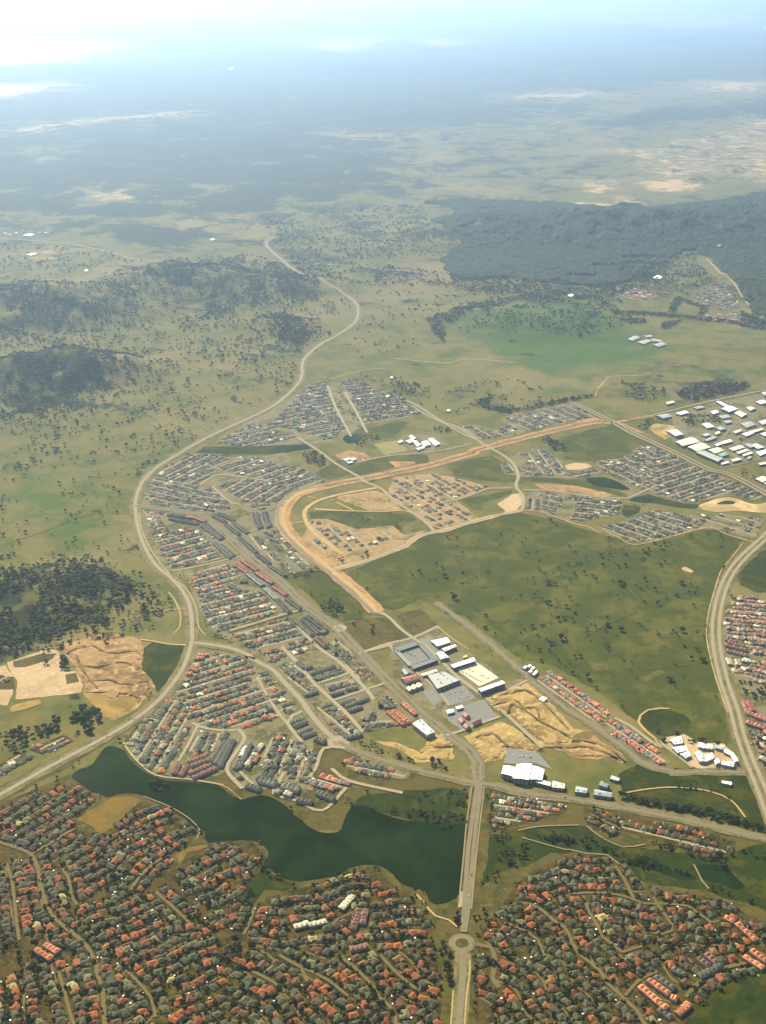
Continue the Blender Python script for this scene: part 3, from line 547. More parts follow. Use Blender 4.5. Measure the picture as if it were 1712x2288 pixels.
# cross roads by the town centre
R_('road_verge', 30, 'shoulder', 'D3', [(815, 1150), (900, 1200), (1100, 1280), (1350, 1360), (1655, 1440)], 'E3', [(700, 112), (870, 155), (960, 165), (1100, 190), (1300, 240), (1600, 275)], 'E4', [(250, 290), (500, 330), (800, 385), (1000, 425), (1200, 470), (1400, 520), (1800, 610)], z=.66, wob=1.5)
R_('road', 12, 'asphalt_near', 'D3', [(815, 1150), (900, 1200), (1100, 1280), (1350, 1360), (1655, 1440)], 'E3', [(700, 112), (870, 155), (960, 165), (1100, 190), (1300, 240), (1600, 275)], 'E4', [(250, 290), (500, 335), (800, 390), (1000, 430), (1200, 475), (1400, 525), (1800, 615)], z=1.15)
BV = ['C5', [(640, 1310), (900, 1345), (1050, 1385), (1200, 1460)], 'D3', [(-20, 365), (100, 430), (210, 490), (330, 620), (470, 770), (560, 900), (700, 1060), (815, 1150)]]
R_('road_verge', 34, 'shoulder', *BV, z=.68, wob=1.5); R_('road', 13, 'asphalt_pale', *BV, z=1.15)
rb2 = flat(*PX('D3', [(812, 1155)])[0]); disc('road', rb2, 26, M['asphalt_pale'], 1.3); disc('roundabout_island', rb2, 12, M['red_dirt'], 1.5)
rb3 = flat(*PX('D3', [(822, 100)])[0]); disc('road', rb3, 20, M['street'], 1.3); disc('roundabout_island', rb3, 9, M['red_dirt'], 1.5)
R_('street', 10, 'street', 'D3', [(290, 270), (430, 420), (560, 580), (640, 660), (760, 770), (900, 900), (1040, 1060)])
R_('street', 10, 'street', 'D3', [(440, 80), (520, 170), (640, 290), (800, 400), (920, 510), (1080, 680), (1140, 760)])
TR = ['C1', [(70, 1115), (250, 1135), (450, 1160), (620, 1190)], 'C5', [(680, 140), (780, 180), (900, 295), (1000, 385), (1110, 485), (1250, 595), (1380, 695), (1500, 805), (1655, 955)], 'D3', [(720, 40), (840, 145), (960, 275), (1040, 350), (1180, 500), (1280, 600), (1400, 720), (1560, 880), (1655, 970)], 'D4', [(590, 1040), (750, 1170), (900, 1270), (980, 1360), (1030, 1440)], 'E3', [(945, 60), (955, 150)]]
R_('road_verge', 34, 'shoulder', *TR, z=.7, wob=1.5)
_tr = smooth(WP(*TR)); _t = np.gradient(np.array(_tr), axis=0); _t /= np.linalg.norm(_t, axis=1)[:, None]; _nn = np.stack([-_t[:, 1], _t[:, 0]], 1)
for s in (-1, 1): road('road', np.array(_tr)+_nn*7.5*s, 7, M['asphalt'], 1.12, smoothed=False)
# unfinished orange arterial
OR = ['C6', [(1060, 1085), (1000, 1010), (900, 915), (800, 830), (680, 730), (560, 630), (440, 540), (330, 430), (272, 330), (282, 220), (335, 140), (420, 85), (560, 42)], 'C2', [(300, 965), (450, 930), (600, 905), (800, 865), (1000, 825), (1180, 785), (1350, 735), (1500, 695)], 'C3', [(250, 610), (450, 555), (650, 505), (840, 455), (1100, 395), (1350, 345), (1540, 345)]]
R_('road_verge', 50, 'red_dirt', *OR, z=.66, wob=2.5)
R_('road', 13, 'track', *OR[:2], z=1.1, wob=1); R_('road', 12, 'shoulder', *OR[2:], z=1.1, wob=1)
R_('road', 10, 'asphalt', 'C6', [(600, 20), (480, 45), (370, 75), (280, 130), (230, 210), (225, 300), (260, 390), (400, 540), (560, 680), (700, 790), (850, 920), (960, 1020), (1040, 1090), (1140, 1110)], z=1.0)
R_('road', 14, 'track', 'C6', [(1060, 40), (800, 85), (620, 130), (510, 180), (455, 240), (462, 310), (500, 380), (560, 440), (640, 500), (770, 600)], z=1.0, wob=.8)
R_('track', 6, 'track', 'C6', [(320, 345), (480, 320)]); R_('track', 6, 'track', 'C6', [(480, 110), (560, 130)]); R_('track', 7, 'track', 'C6', [(540, 215), (700, 225), (860, 232), (760, 180), (720, 160)]); R_('track', 7, 'track', 'C2', [(800, 1090), (880, 1150)])
R_('track', 7, 'track', 'C2', [(230, 1150), (400, 1155), (560, 1160), (760, 1165), (960, 1160), (1100, 1230), (1170, 1280)])
MB = ['C6', [(690, 725), (850, 690), (1000, 645), (1150, 590), (1300, 530), (1370, 470), (1470, 430), (1550, 410)], 'C3', [(-10, 1345), (100, 1310), (300, 1250), (500, 1200), (690, 1160)]]
R_('road_verge', 20, 'lot', *MB, z=.64, wob=3); R_('road', 9, 'asphalt_pale', *MB, z=1.0)
R_('track', 5, 'track', 'C3', [(690, 1160), (850, 1170), (1000, 1222), (1170, 1285), (1300, 1312), (1400, 1365)], 'C4', [(150, 1432), (300, 1500), (430, 1562), (650, 1522), (800, 1482), (1000, 1425), (1150, 1402), (1300, 1470), (1560, 1545)], wob=1)
BR = ['C3', [(690, 1160), (704, 1080), (690, 1010), (640, 960), (640, 900), (655, 850), (620, 750), (540, 670), (420, 600), (330, 550), (230, 480), (60, 380)], 'B2', [(1180, 1220), (1040, 1130), (960, 1090)]]
R_('road', 12, 'asphalt_pale', *BR, z=1.2)
R_('road', 10, 'asphalt_pale', 'C3', [(700, 975), (900, 975), (1100, 1000), (1300, 1030), (1600, 1050)], 'C4', [(380, 1130), (520, 1070), (620, 1020)], z=1.0)
R_('road', 10, 'asphalt_pale', 'C2', [(1250, 1085), (1400, 1060), (1600, 985)], 'C3', [(370, 960), (600, 955)], z=1.0)
R_('road', 12, 'asphalt_pale', 'C2', [(90, 570), (250, 670), (400, 780), (590, 890), (640, 930), (760, 980), (900, 1100), (980, 1150), (1130, 1260), (1200, 1340)], z=1.15)
R_('road', 9, 'asphalt_pale', 'C2', [(560, 770), (720, 735), (870, 710), (1020, 700), (1260, 670), (1490, 620)], z=1.0)
R_('street', 10, 'street', 'C2', [(330, 150), (400, 330), (520, 560)]); R_('street', 10, 'street', 'C2', [(470, 200), (560, 360), (650, 530)]); R_('street', 9, 'street', 'C2', [(1000, 310), (1130, 390), (1300, 470), (1420, 540), (1560, 600)])
R_('track', 6, 'track', 'C2', [(350, 100), (520, 50), (680, 20), (800, 10)])
DUAL = ['C3', [(1150, 165), (1300, 230), (1440, 300), (1545, 350)], 'C4', [(240, 425), (400, 520), (600, 612), (800, 705), (1000, 805), (1150, 872), (1300, 905), (1500, 1003), (1760, 1150)]]
R_('road_verge', 44, 'verge', *DUAL, z=.66, wob=2)
_du = smooth(WP(*DUAL)); _t = np.gradient(np.array(_du), axis=0); _t /= np.linalg.norm(_t, axis=1)[:, None]; _nn = np.stack([-_t[:, 1], _t[:, 0]], 1)
for s in (-1, 1): road('road', np.array(_du)+_nn*9.5*s, 9, M['asphalt_pale'], 1.1, smoothed=False)
R_('road_verge', 36, 'verge', 'C4', [(260, 430), (420, 398), (600, 365), (900, 290), (1200, 222), (1760, 110)], z=.64, wob=2)
R_('road_verge', 26, 'dirt', 'C4', [(270, 430), (420, 400), (600, 368)], z=.7, wob=3); R_('road', 10, 'asphalt_pale', 'C4', [(600, 365), (900, 290), (1200, 222), (1760, 110)], z=1.0)
R_('road_verge', 16, 'dirt', 'C4', [(300, 435), (420, 490), (560, 560)], z=.72, wob=2)
R_('road', 9, 'asphalt', 'C4', [(1240, 850), (1400, 820), (1560, 780), (1800, 720)]); R_('road', 9, 'asphalt', 'C4', [(800, 420), (830, 470), (900, 540), (1060, 600), (1250, 680), (1380, 760)]); R_('road', 9, 'asphalt', 'C4', [(900, 540), (1000, 500), (1200, 560), (1400, 610), (1560, 660), (1760, 620)]); R_('road', 9, 'asphalt', 'C4', [(1380, 430), (1300, 520), (1250, 590)])
R_('track', 5, 'track', 'C4', [(70, 190), (100, 130), (150, 60), (210, 10)], 'B3', [(720, 940), (900, 935)], wob=1, keep=False)
# edge corridor of the meadow and the strip of houses
MC = ['D4', [(640, -60), (830, 85), (1000, 215), (1150, 340), (1300, 470), (1400, 560), (1480, 620)], 'D5', [(310, 300), (420, 390), (540, 480), (700, 610), (900, 725), (1000, 795), (1100, 872), (1250, 985), (1360, 1080), (1500, 1140), (1655, 1170)], 'D6', [(700, 2020), (1000, 2010), (1300, 2015)]]
R_('road_verge', 26, 'shoulder', *MC, z=.62, wob=2.5); R_('road', 9, 'asphalt', *MC, z=1.0)
R_('track', 4, 'track', 'D4', [(640, 160), (820, 300), (950, 380)], keep=False)
R_('path', 6, 'track', 'D6', [(680, 1490), (600, 1488), (500, 1502), (440, 1545), (422, 1600), (470, 1662), (560, 1735), (650, 1800)], wob=.6)
R_('road', 9, 'street', 'D5', [(1130, 680), (1280, 760), (1400, 850), (1560, 960)], 'D6', [(560, 1735), (650, 1805), (750, 1880), (870, 1975)])
R_('street', 10, 'street', 'D4', [(60, 0), (200, 80), (300, 180), (420, 270), (560, 360), (680, 480), (800, 600), (950, 720), (1060, 800), (1200, 900), (1330, 1020), (1450, 1130), (1620, 1290)])
R_('street', 10, 'street', 'D4', [(-40, 405), (200, 325), (430, 270), (660, 165)]); R_('street', 8, 'street', 'D4', [(200, 330), (320, 470), (480, 610), (650, 750), (760, 900)]); R_('street', 9, 'street', 'D4', [(700, 1180), (850, 1140), (1000, 1080), (1230, 1000)]); R_('street', 8, 'street', 'D4', [(1120, 810), (1290, 760), (1480, 665)])
R_('street', 8, 'street', 'D3', [(1000, 330), (1180, 290), (1320, 250)]); R_('street', 8, 'street', 'D3', [(760, 770), (1000, 690), (1240, 610)]); R_('street', 8, 'street', 'D3', [(620, 610), (860, 535), (920, 510)])
R_('street', 9, 'street', 'D2', [(1560, 640), (1480, 680), (1440, 740), (1560, 900)]); R_('street', 9, 'street', 'D2', [(1020, 790), (1080, 860), (1010, 980), (930, 1130), (1060, 1290)])
R_('street', 8, 'street', 'D2', [(1000, 800), (860, 800), (700, 770), (640, 740)]); R_('street', 7, 'street', 'D2', [(520, 1060), (600, 930), (680, 770)]); R_('path', 5, 'path', 'D2', [(60, 900), (110, 980), (200, 1080), (340, 1180), (600, 1210), (800, 1240), (900, 1260)], keep=False); R_('path', 3, 'red_dirt', 'D2', [(840, 1245), (930, 1280), (1050, 1380)], keep=False)
R_('street', 9, 'street', 'D3', [(880, 1210), (680, 1210), (600, 1400), (540, 1480)]); R_('street', 9, 'street', 'E2', [(1130, 60), (1260, 150), (1655, 240)]); R_('street', 8, 'street', 'E2', [(780, 90), (700, 240), (880, 300), (1060, 370), (1240, 200)])
R_('path', 4, 'path', 'C5', [(1060, 310), (1230, 260), (1400, 235)], keep=False); R_('street', 8, 'street', 'C5', [(430, 645), (640, 610), (900, 550), (1080, 510)]); R_('street', 8, 'street', 'C5', [(960, 1200), (1200, 1130), (1460, 1050), (1655, 1000)])
R_('road_verge', 14, 'verge', 'C5', [(440, 640), (640, 600), (900, 540), (1080, 505)], z=.7, wob=1); R_('road_verge', 16, 'verge', 'C5', [(950, 1215), (1200, 1140), (1460, 1060), (1655, 1005)], z=.7, wob=1)
R_('street', 7, 'street', 'D2', [(1180, 350), (1300, 560), (1400, 700), (1450, 760)]); R_('street', 7, 'street', 'C1', [(600, 950), (740, 870), (960, 890), (1160, 920)]); R_('street', 7, 'street', 'C1', [(700, 960), (830, 1080), (930, 1110)])
# distant roads
R_('road', 16, 'asphalt_pale', 'B1', [(-80, 85), (200, 105), (380, 120), (560, 150), (700, 185), (840, 220), (1000, 235)], z=2); R_('road', 14, 'asphalt_pale', 'B2', [(180, 225), (300, 235), (560, 260), (800, 280), (1000, 300), (1200, 330)], z=2)
R_('track', 16, 'track', 'A1', [(0, 475), (30, 470)], z=2); R_('track', 9, 'track', 'B1', [(-60, 380), (100, 375), (300, 345), (560, 345), (700, 315), (860, 290)], z=1.6, keep=False); R_('track', 8, 'track', 'B2', [(860, 830), (1200, 860), (1330, 835), (1655, 860)], z=1.2, keep=False, wob=2)
R_('track', 10, 'track', 'B3', [(1290, 220), (1350, 280), (1500, 440), (1650, 590)], z=1.6, keep=False)
# ruts across the earthworks
for key, pts in (('D5', [(0, 560), (200, 520), (330, 640), (520, 760), (720, 860)]), ('D5', [(60, 480), (300, 430), (480, 560), (700, 790)]), ('D5', [(480, 940), (700, 950), (900, 960), (1150, 1050)]), ('D5', [(720, 880), (900, 900), (1100, 980), (1220, 1080)]), ('D5', [(130, 640), (180, 560), (260, 600), (400, 590), (430, 690), (500, 690)]),
                 ('D1', [(560, 300), (760, 240), (900, 300), (1150, 280)]), ('D1', [(600, 400), (800, 420), (1000, 380), (1180, 420)]), ('D1', [(680, 560), (850, 520), (1050, 560), (1250, 540)]), ('D1', [(640, 320), (720, 480), (820, 600)]), ('D4', [(480, 1330), (560, 1280), (700, 1290), (780, 1260)]), ('D4', [(1000, 1200), (1150, 1160), (1300, 1280)])):
    R_('track', 5, 'ruts', key, pts, z=4.6, keep=False, wob=1.2)
# faint tracks over the paddocks
for key, pts in (('D4', [(1130, 130), (1300, 230), (1460, 320), (1500, 390)]), ('D6', [(-20, 900), (150, 800), (300, 735), (420, 690)]), ('D6', [(500, 1300), (620, 1360), (690, 1440), (680, 1490)]), ('D6', [(40, 60), (200, 260), (330, 480), (480, 660)]), ('D6', [(430, 1170), (650, 1150), (900, 1120), (1040, 1090)]), ('D6', [(700, 560), (860, 520), (1010, 490)]),
                 ('C6', [(760, 740), (860, 725), (960, 695), (1020, 670)]), ('C1', [(40, 560), (300, 480), (560, 330), (780, 300)]), ('C1', [(-200, 700), (0, 760), (140, 860)]), ('B1', [(690, 740), (860, 760), (1000, 775), (1080, 755)]), ('B1', [(0, 890), (260, 840), (480, 790), (700, 800)]), ('B3', [(0, 850), (300, 880), (600, 930), (900, 900), (1250, 780)]), ('B3', [(1180, 800), (1350, 830), (1640, 930)]), ('O', [(0, 1180), (90, 1150), (200, 1110), (280, 1110)]), ('B2', [(700, 560), (860, 620), (1000, 720), (1100, 800)])):
    R_('track', 2.6, 'dry', key, pts, z=.8, keep=False, wob=.7)
# near suburb streets
NEAR = []
def near(width, *segs):
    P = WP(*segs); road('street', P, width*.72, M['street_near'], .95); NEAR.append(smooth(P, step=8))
near(11, 'E1', [(-80, 580), (120, 645), (230, 695), (280, 800), (310, 950), (340, 1060), (400, 1160), (500, 1250), (590, 1320), (660, 1400), (700, 1480), (730, 1600), (760, 1720), (770, 1850), (785, 2060)])
near(8, 'E1', [(50, 760), (90, 900), (110, 1050), (130, 1250), (145, 1330)]); near(8, 'E1', [(440, 770), (510, 880), (530, 1000), (570, 1070)]); near(8, 'E1', [(1150, 970), (1240, 1050), (1330, 1130), (1400, 1200)]); near(8, 'E1', [(930, 1550), (1060, 1680), (1120, 1760), (1150, 1900)])
near(8, 'E1', [(970, 960), (1020, 880), (1110, 790), (1200, 720)]); near(8, 'E1', [(430, 1560), (470, 1680), (500, 1800), (560, 2000)]); near(8, 'E1', [(230, 695), (400, 600), (560, 500)])
near(8, 'E2', [(740, 1440), (900, 1530), (1000, 1570), (1110, 1630), (1250, 1745)]); near(9, 'E2', [(1180, 1440), (1330, 1560), (1440, 1680), (1480, 1750), (1560, 1820), (1600, 1900), (1610, 2000)]); near(8, 'E2', [(540, 1560), (700, 1640), (780, 1710)]); near(8, 'E2', [(880, 1500), (930, 1590), (950, 1640)])
near(8, 'E3', [(230, 1440), (330, 1550), (430, 1640), (520, 1710)]); near(8, 'E2', [(560, 1080), (530, 1180), (480, 1290)])
near(10, 'E4', [(-90, 1060), (0, 1110), (90, 1190), (170, 1240), (220, 1350), (280, 1440), (360, 1500), (430, 1560), (470, 1640), (560, 1720), (600, 1760), (700, 1850), (760, 1960)]); near(8, 'E4', [(200, 985), (450, 980), (620, 1010), (750, 1060), (900, 1060), (1080, 1080), (1180, 1150), (1250, 1200)])
near(8, 'E4', [(300, 1000), (350, 1130), (400, 1210), (450, 1310), (540, 1380), (590, 1420)]); near(7, 'E4', [(820, 1010), (860, 1080), (960, 1220), (960, 1262), (880, 1287), (780, 1270), (700, 1200)]); near(11, 'E4', [(1060, 1750), (1150, 1650), (1250, 1580), (1400, 1520), (1760, 1460)]); near(8, 'E4', [(590, 1420), (680, 1390), (760, 1370)])
near(8, 'E4', [(540, 780), (600, 870), (640, 950), (680, 1030)]); near(8, 'E4', [(360, 400), (460, 450), (580, 510)]); near(8, 'E4', [(610, 1740), (700, 1640), (760, 1600), (850, 1560)])
near(8, 'E3', [(1150, 1200), (1300, 1260), (1400, 1330), (1440, 1450)])
R_('path', 3, 'path_near', 'E3', [(1250, 520), (1400, 490), (1700, 478)], keep=False); R_('path', 3, 'path_near', 'E3', [(1280, 570), (1450, 620), (1600, 660)], 'E4', [(200, 660), (330, 690), (480, 700), (570, 770)], keep=False)
R_('path', 3, 'path_near', 'E4', [(1120, 770), (1150, 830), (1180, 890), (1230, 950)], keep=False); R_('path', 3, 'path_near', 'E4', [(330, 485), (420, 560), (600, 640), (760, 620)], keep=False); R_('path', 2.5, 'path_near', 'E1', [(1060, 265), (1250, 340), (1400, 430), (1480, 520), (1460, 580)], keep=False)
R_('path', 4, 'track', 'E4', [(560, 250), (800, 210), (1000, 200), (1240, 230), (1400, 300), (1500, 420)], keep=False)

# ------------------------------------------------------------------ building shapes
def ccw(q):
    a = np.array(q); s = np.sum(a[:, 0]*np.roll(a[:, 1], -1)-np.roll(a[:, 0], -1)*a[:, 1])
    return [np.array(p) for p in (q if s > 0 else q[::-1])]

def hip(w, d, h, rh, ov=.6, gable=False, x0=0.0, y0=0.0):
    """walls and roof of a block w long (x), d deep (y): (wall V, F), (roof V, F)"""
    a, b = w/2, d/2
    WV = [(x0-a, y0-b, 0), (x0+a, y0-b, 0), (x0+a, y0+b, 0), (x0-a, y0+b, 0), (x0-a, y0-b, h), (x0+a, y0-b, h), (x0+a, y0+b, h), (x0-a, y0+b, h)]
    WF = [(0, 1, 5, 4), (1, 2, 6, 5), (2, 3, 7, 6), (3, 0, 4, 7)]
    A, B = a+ov, b+ov; e = h-.25
    if w >= d: r = A-.05 if gable else max(A-B, .3); R1, R2 = (x0-r, y0, h+rh), (x0+r, y0, h+rh)
    else: r = B-.05 if gable else max(B-A, .3); R1, R2 = (x0, y0-r, h+rh), (x0, y0+r, h+rh)
    RV = [(x0-A, y0-B, e), (x0+A, y0-B, e), (x0+A, y0+B, e), (x0-A, y0+B, e), R1, R2]
    RF = [(0, 1, 5, 4), (1, 2, 5), (2, 3, 4, 5), (3, 0, 4)] if w >= d else [(0, 1, 4), (1, 2, 5, 4), (2, 3, 5), (3, 0, 4, 5)]
    RF.append((3, 2, 1, 0))
    return (WV, WF), (RV, RF)

def merge(parts):
    V, F = [], []
    for v, f in parts:
        b = len(V); V += list(v); F += [tuple(i+b for i in g) for g in f]
    return V, F

def box(x, y, z, sx, sy, sz, c=1.0, s=0.0):
    V = []
    for k in (0, sz):
        for i, j in ((-1, -1), (1, -1), (1, 1), (-1, 1)):
            px, py = i*sx/2, j*sy/2; V.append((x+px*c-py*s, y+px*s+py*c, z+k))
    return V, [(3, 2, 1, 0), (4, 5, 6, 7), (0, 1, 5, 4), (1, 2, 6, 5), (2, 3, 7, 6), (3, 0, 4, 7)]

def shed(name, quad_px, key, h, roof_c, wall_c, label, cat, group=None, pitch=.06, vents=3, doors=3, flat_roof=False):
    """a large building whose four roof corners were read off the picture"""
    q = ccw([flat(u, v, h) for u, v in PX(key, quad_px)]); c = sum(q)/4
    root = empty(name, c[0], c[1]); tag(root, label, cat, group); q = [p-c for p in q]
    L = [np.linalg.norm(q[(i+1) % 4]-q[i]) for i in range(4)]
    i0 = 0 if L[0]+L[2] >= L[1]+L[3] else 1; q = q[i0:]+q[:i0]                     # side 0 is a long side
    d = q[1]-q[0]; ang = math.atan2(d[1], d[0]); ca, sa = math.cos(ang), math.sin(ang); short = (L[(i0+1) % 4]+L[(i0+3) % 4])/2
    WV = [(*p, 0) for p in q]+[(*p, h) for p in q]
    mesh_obj('wall', WV, [(i, (i+1) % 4, 4+(i+1) % 4, 4+i) for i in range(4)], M['wall'], root, cols=np.array(wall_c))
    rh = 0.5 if flat_roof else max(.8, short*pitch); ov = 1.012; m1, m2 = (q[1]+q[2])/2*ov, (q[3]+q[0])/2*ov
    RV = [(*(p*ov), h+.02) for p in q]+[(*m1, h+rh), (*m2, h+rh)]
    if flat_roof:
        RV = [(*(p*ov), h+.9) for p in q]+[(*(p*.96), h+.9) for p in q]+[(*(p*.96), h+.3) for p in q]+[(*(p*ov), h-.3) for p in q]
        RF = [(8, 9, 10, 11)]+[(i, (i+1) % 4, 4+(i+1) % 4, 4+i) for i in range(4)]+[(4+i, 4+(i+1) % 4, 8+(i+1) % 4, 8+i) for i in range(4)]+[(12+i, 12+(i+1) % 4, (i+1) % 4, i) for i in range(4)]
    else:
        RF = [(0, 1, 4, 5), (1, 2, 4), (2, 3, 5, 4), (3, 0, 5), (3, 2, 1, 0)]
    roof = mesh_obj('roof', RV, RF, M['metal'], root, cols=np.array(roof_c))
    for k in range(vents):
        t = (k+.5)/vents+random.uniform(-.06, .06); s = random.choice((.3, .7)); p = (q[0]*(1-t)+q[1]*t)*(1-s)+(q[3]*(1-t)+q[2]*t)*s
        zz = h+(.3 if flat_roof else rh*(1-abs(s-.5)*2)-.1); v, f = box(p[0], p[1], zz, random.uniform(2, 4), random.uniform(2, 3), 1.4, ca, sa)
        mesh_obj('roof_vent', v, f, M['metal'], roof, cols=np.array(roof_c)*.55)
    js = int(np.argmin([((q[i]+q[(i+1) % 4])/2)[1] for i in range(4)])); a, b_ = q[js], q[(js+1) % 4]; t_ = (b_-a)/np.linalg.norm(b_-a); nn = np.array([t_[1], -t_[0]])
    for k in range(doors):
        t = (k+.5)/doors; p = a+(b_-a)*t+nn*.06; dw = min(5.0, .3*np.linalg.norm(b_-a)/max(1, doors))
        v = [(*(p-t_*dw), .1), (*(p+t_*dw), .1), (*(p+t_*dw), h*.6), (*(p-t_*dw), h*.6)]
        mesh_obj('roller_door', v, [(0, 1, 2, 3)], M['metal_door'], root)
    FOOT.append((c, .5*max(L)+4, [p+c for p in q]))
    SHEDS.append(root); return root
FOOT, SHEDS = [], []
ORD = 'first second third fourth fifth sixth seventh eighth ninth tenth eleventh twelfth thirteenth fourteenth fifteenth sixteenth'.split()
LAKE_C = flat(*PX('E2', [(800, 600)])[0]); CROSS = flat(*PX('C4', [(240, 425)])[0])
def ordinals(objs, anchor, text):                        # tell look-alikes apart by their order from a landmark
    objs = sorted(objs, key=lambda o: (o.location.x-anchor[0])**2+(o.location.y-anchor[1])**2)
    if len(objs) > 1:
        for o, w_ in zip(objs, ORD): o['label'] = f"{o['label']}, {w_} from {text}"
def order_groups(anchor, text, groups):
    for g in groups: ordinals([o for o in SHEDS if o.get('group') == g], anchor, text)
WHITE, CREAM, PALE, GREY, DGREY, RED, BLUE, GREEN_R = (.80, .78, .70), (.66, .60, .40), (.46, .46, .40), (.24, .24, .22), (.07, .075, .072), (.36, .10, .07), (.16, .20, .24), (.20, .30, .20)
TAN_W, DARK_W = (.30, .26, .20), (.10, .10, .11)

# town centre
shed('shop_building', [(590, 297), (740, 265), (772, 310), (650, 347)], 'D4', 8, WHITE, TAN_W, 'white-roofed shop building behind the dark ring-shaped car deck', 'shop', vents=4)
shed('shop_building', [(690, 368), (815, 330), (832, 350), (720, 395)], 'D4', 9, CREAM, DARK_W, 'long cream-roofed shop with dark front beside the white shop building', 'shop')
shed('shop_building', [(640, 410), (700, 392), (762, 450), (680, 470)], 'D4', 8, PALE, DARK_W, 'small grey-white shop at the street corner facing the car deck', 'shop')
shed('shop_building', [(775, 520), (985, 450), (1006, 482), (800, 547)], 'D4', 9, WHITE, DARK_W, 'long white shopping hall along the far side of the pale car park', 'shop', vents=6, doors=6)
shed('shop_building', [(1030, 742), (1250, 665), (1278, 690), (1058, 768)], 'D4', 12, WHITE, DARK_W, 'long white shopping hall with dark front wall facing the yellow earthworks', 'shop', vents=6, doors=7, flat_roof=True)
shed('shop_building', [(560, 612), (715, 580), (862, 660), (650, 742)], 'D4', 9, (.30, .30, .26), DARK_W, 'broad flat grey-roofed shopping centre with a dark front wall', 'shop', vents=8, doors=5, flat_roof=True)
shed('shop_building', [(498, 602), (640, 560), (656, 578), (514, 622)], 'D4', 7, CREAM, TAN_W, 'narrow cream awning building along the grey shopping centre', 'shop')
shed('shop_building', [(310, 640), (440, 610), (492, 640), (360, 682)], 'D4', 8, RED, TAN_W, 'large red-roofed community building beside the shopping centre', 'building', pitch=.16)
for i, (a, b) in enumerate(((360, 735), (405, 718), (450, 702))):
    shed('gabled_hall', [(a, b), (a+40, b-16), (a+72, b+8), (a+32, b+26)], 'D4', 7, CREAM, TAN_W, ['cream gabled hall at the street end of a row of three', 'cream gabled hall in the middle of a row of three', 'cream gabled hall nearest the shopping centre in a row of three'][i], 'hall', 'row of three cream halls', pitch=.3, vents=1, doors=1)
shed('shop_building', [(320, 562), (368, 550), (412, 590), (350, 612)], 'D4', 8, BLUE, DARK_W, 'small blue-grey building beside the red-roofed community building', 'shop')
shed('warehouse', [(418, 1062), (505, 1020), (632, 1140), (555, 1170)], 'D4', 11, (.34, .36, .34), TAN_W, 'grey metal hall standing alone on sandy ground below the terraces', 'warehouse', vents=4, doors=2)
shed('shop_building', [(730, 938), (800, 925), (806, 955), (748, 970)], 'D4', 6, WHITE, TAN_W, 'small white pavilion at the edge of the town car park', 'shop', vents=1, doors=1)
shed('shop_building', [(818, 905), (880, 890), (892, 912), (832, 930)], 'D4', 6, WHITE, TAN_W, 'white box-like shop between two town car parks', 'shop', vents=1, doors=1)
for i, qd in enumerate(([(840, 1025), (890, 1005), (915, 1040), (868, 1058)], [(880, 975), (930, 960), (955, 990), (910, 1005)], [(970, 1045), (1040, 1015), (1062, 1040), (985, 1075)], [(885, 1080), (935, 1060), (960, 1092), (915, 1110)])):
    shed('red_roofed_unit', qd, 'D4', 6, (.30, .10, .09), TAN_W, 'dark red hip-roofed shop unit standing in the town car park', 'shop', 'red-roofed units in the town car park', pitch=.3, vents=0, doors=1)
# ring-shaped car deck
shed('car_deck', [(240, 360), (440, 298), (480, 335), (285, 400)], 'D4', 5, (.075, .08, .07), DARK_W, 'far dark wing of the ring-shaped car deck', 'car deck', flat_roof=True, vents=0, doors=0)
shed('car_deck', [(470, 330), (505, 318), (652, 470), (610, 490)], 'D4', 5, (.085, .09, .08), DARK_W, 'street-side dark wing of the ring-shaped car deck', 'car deck', flat_roof=True, vents=0, doors=0)
shed('car_deck', [(400, 525), (600, 462), (652, 480), (430, 560)], 'D4', 7, (.095, .10, .09), (.04, .04, .045), 'wing of the ring-shaped car deck with a dark open front', 'car deck', flat_roof=True, vents=0, doors=5)
shed('car_deck', [(250, 390), (285, 378), (425, 520), (385, 530)], 'D4', 5, (.16, .155, .12), DARK_W, 'pale wing of the ring-shaped car deck beside the verge', 'car deck', flat_roof=True, vents=0, doors=0)
shed('glass_pavilion', [(888, 440), (925, 428), (930, 445), (895, 455)], 'D4', 5, (.62, .45, .03), TAN_W, 'small bright yellow pavilion behind the long white shopping hall', 'pavilion', vents=0, doors=1)
# big white store by the cross road
shed('superstore', [(85, 1192), (105, 1118), (215, 1135), (195, 1222)], 'D5', 11, (.86, .80, .58), DARK_W, 'low white wing of the superstore by the cross road', 'store', vents=3)
shed('superstore', [(190, 1235), (225, 1110), (368, 1098), (338, 1252)], 'D5', 13, (.88, .83, .62), DARK_W, 'huge white-roofed superstore by the cross road', 'store', vents=4, doors=4)
shed('superstore', [(342, 1246), (370, 1118), (484, 1155), (462, 1255)], 'D5', 11, (.62, .60, .50), DARK_W, 'pale grey wing of the superstore by the cross road', 'store', vents=3)
shed('superstore', [(400, 1272), (416, 1240), (545, 1275), (535, 1308)], 'D5', 8, (.80, .74, .55), DARK_W, 'low white front block of the superstore by the cross road', 'store', vents=2)
shed('shop_building', [(550, 1318), (562, 1258), (672, 1288), (668, 1332)], 'D5', 8, (.55, .50, .38), DARK_W, 'square cream-roofed shop next to the superstore', 'shop', vents=2)
shed('shop_building', [(766, 1360), (775, 1308), (882, 1330), (872, 1372)], 'D5', 8, (.30, .34, .30), DARK_W, 'grey-green roofed service building by the cross road', 'shop', vents=2)
shed('depot', [(938, 1388), (950, 1340), (1108, 1372), (1102, 1412)], 'D5', 8, (.42, .42, .38), DARK_W, 'long pale ridged depot roof beside the blue-grey shed', 'depot', pitch=.25, vents=2)
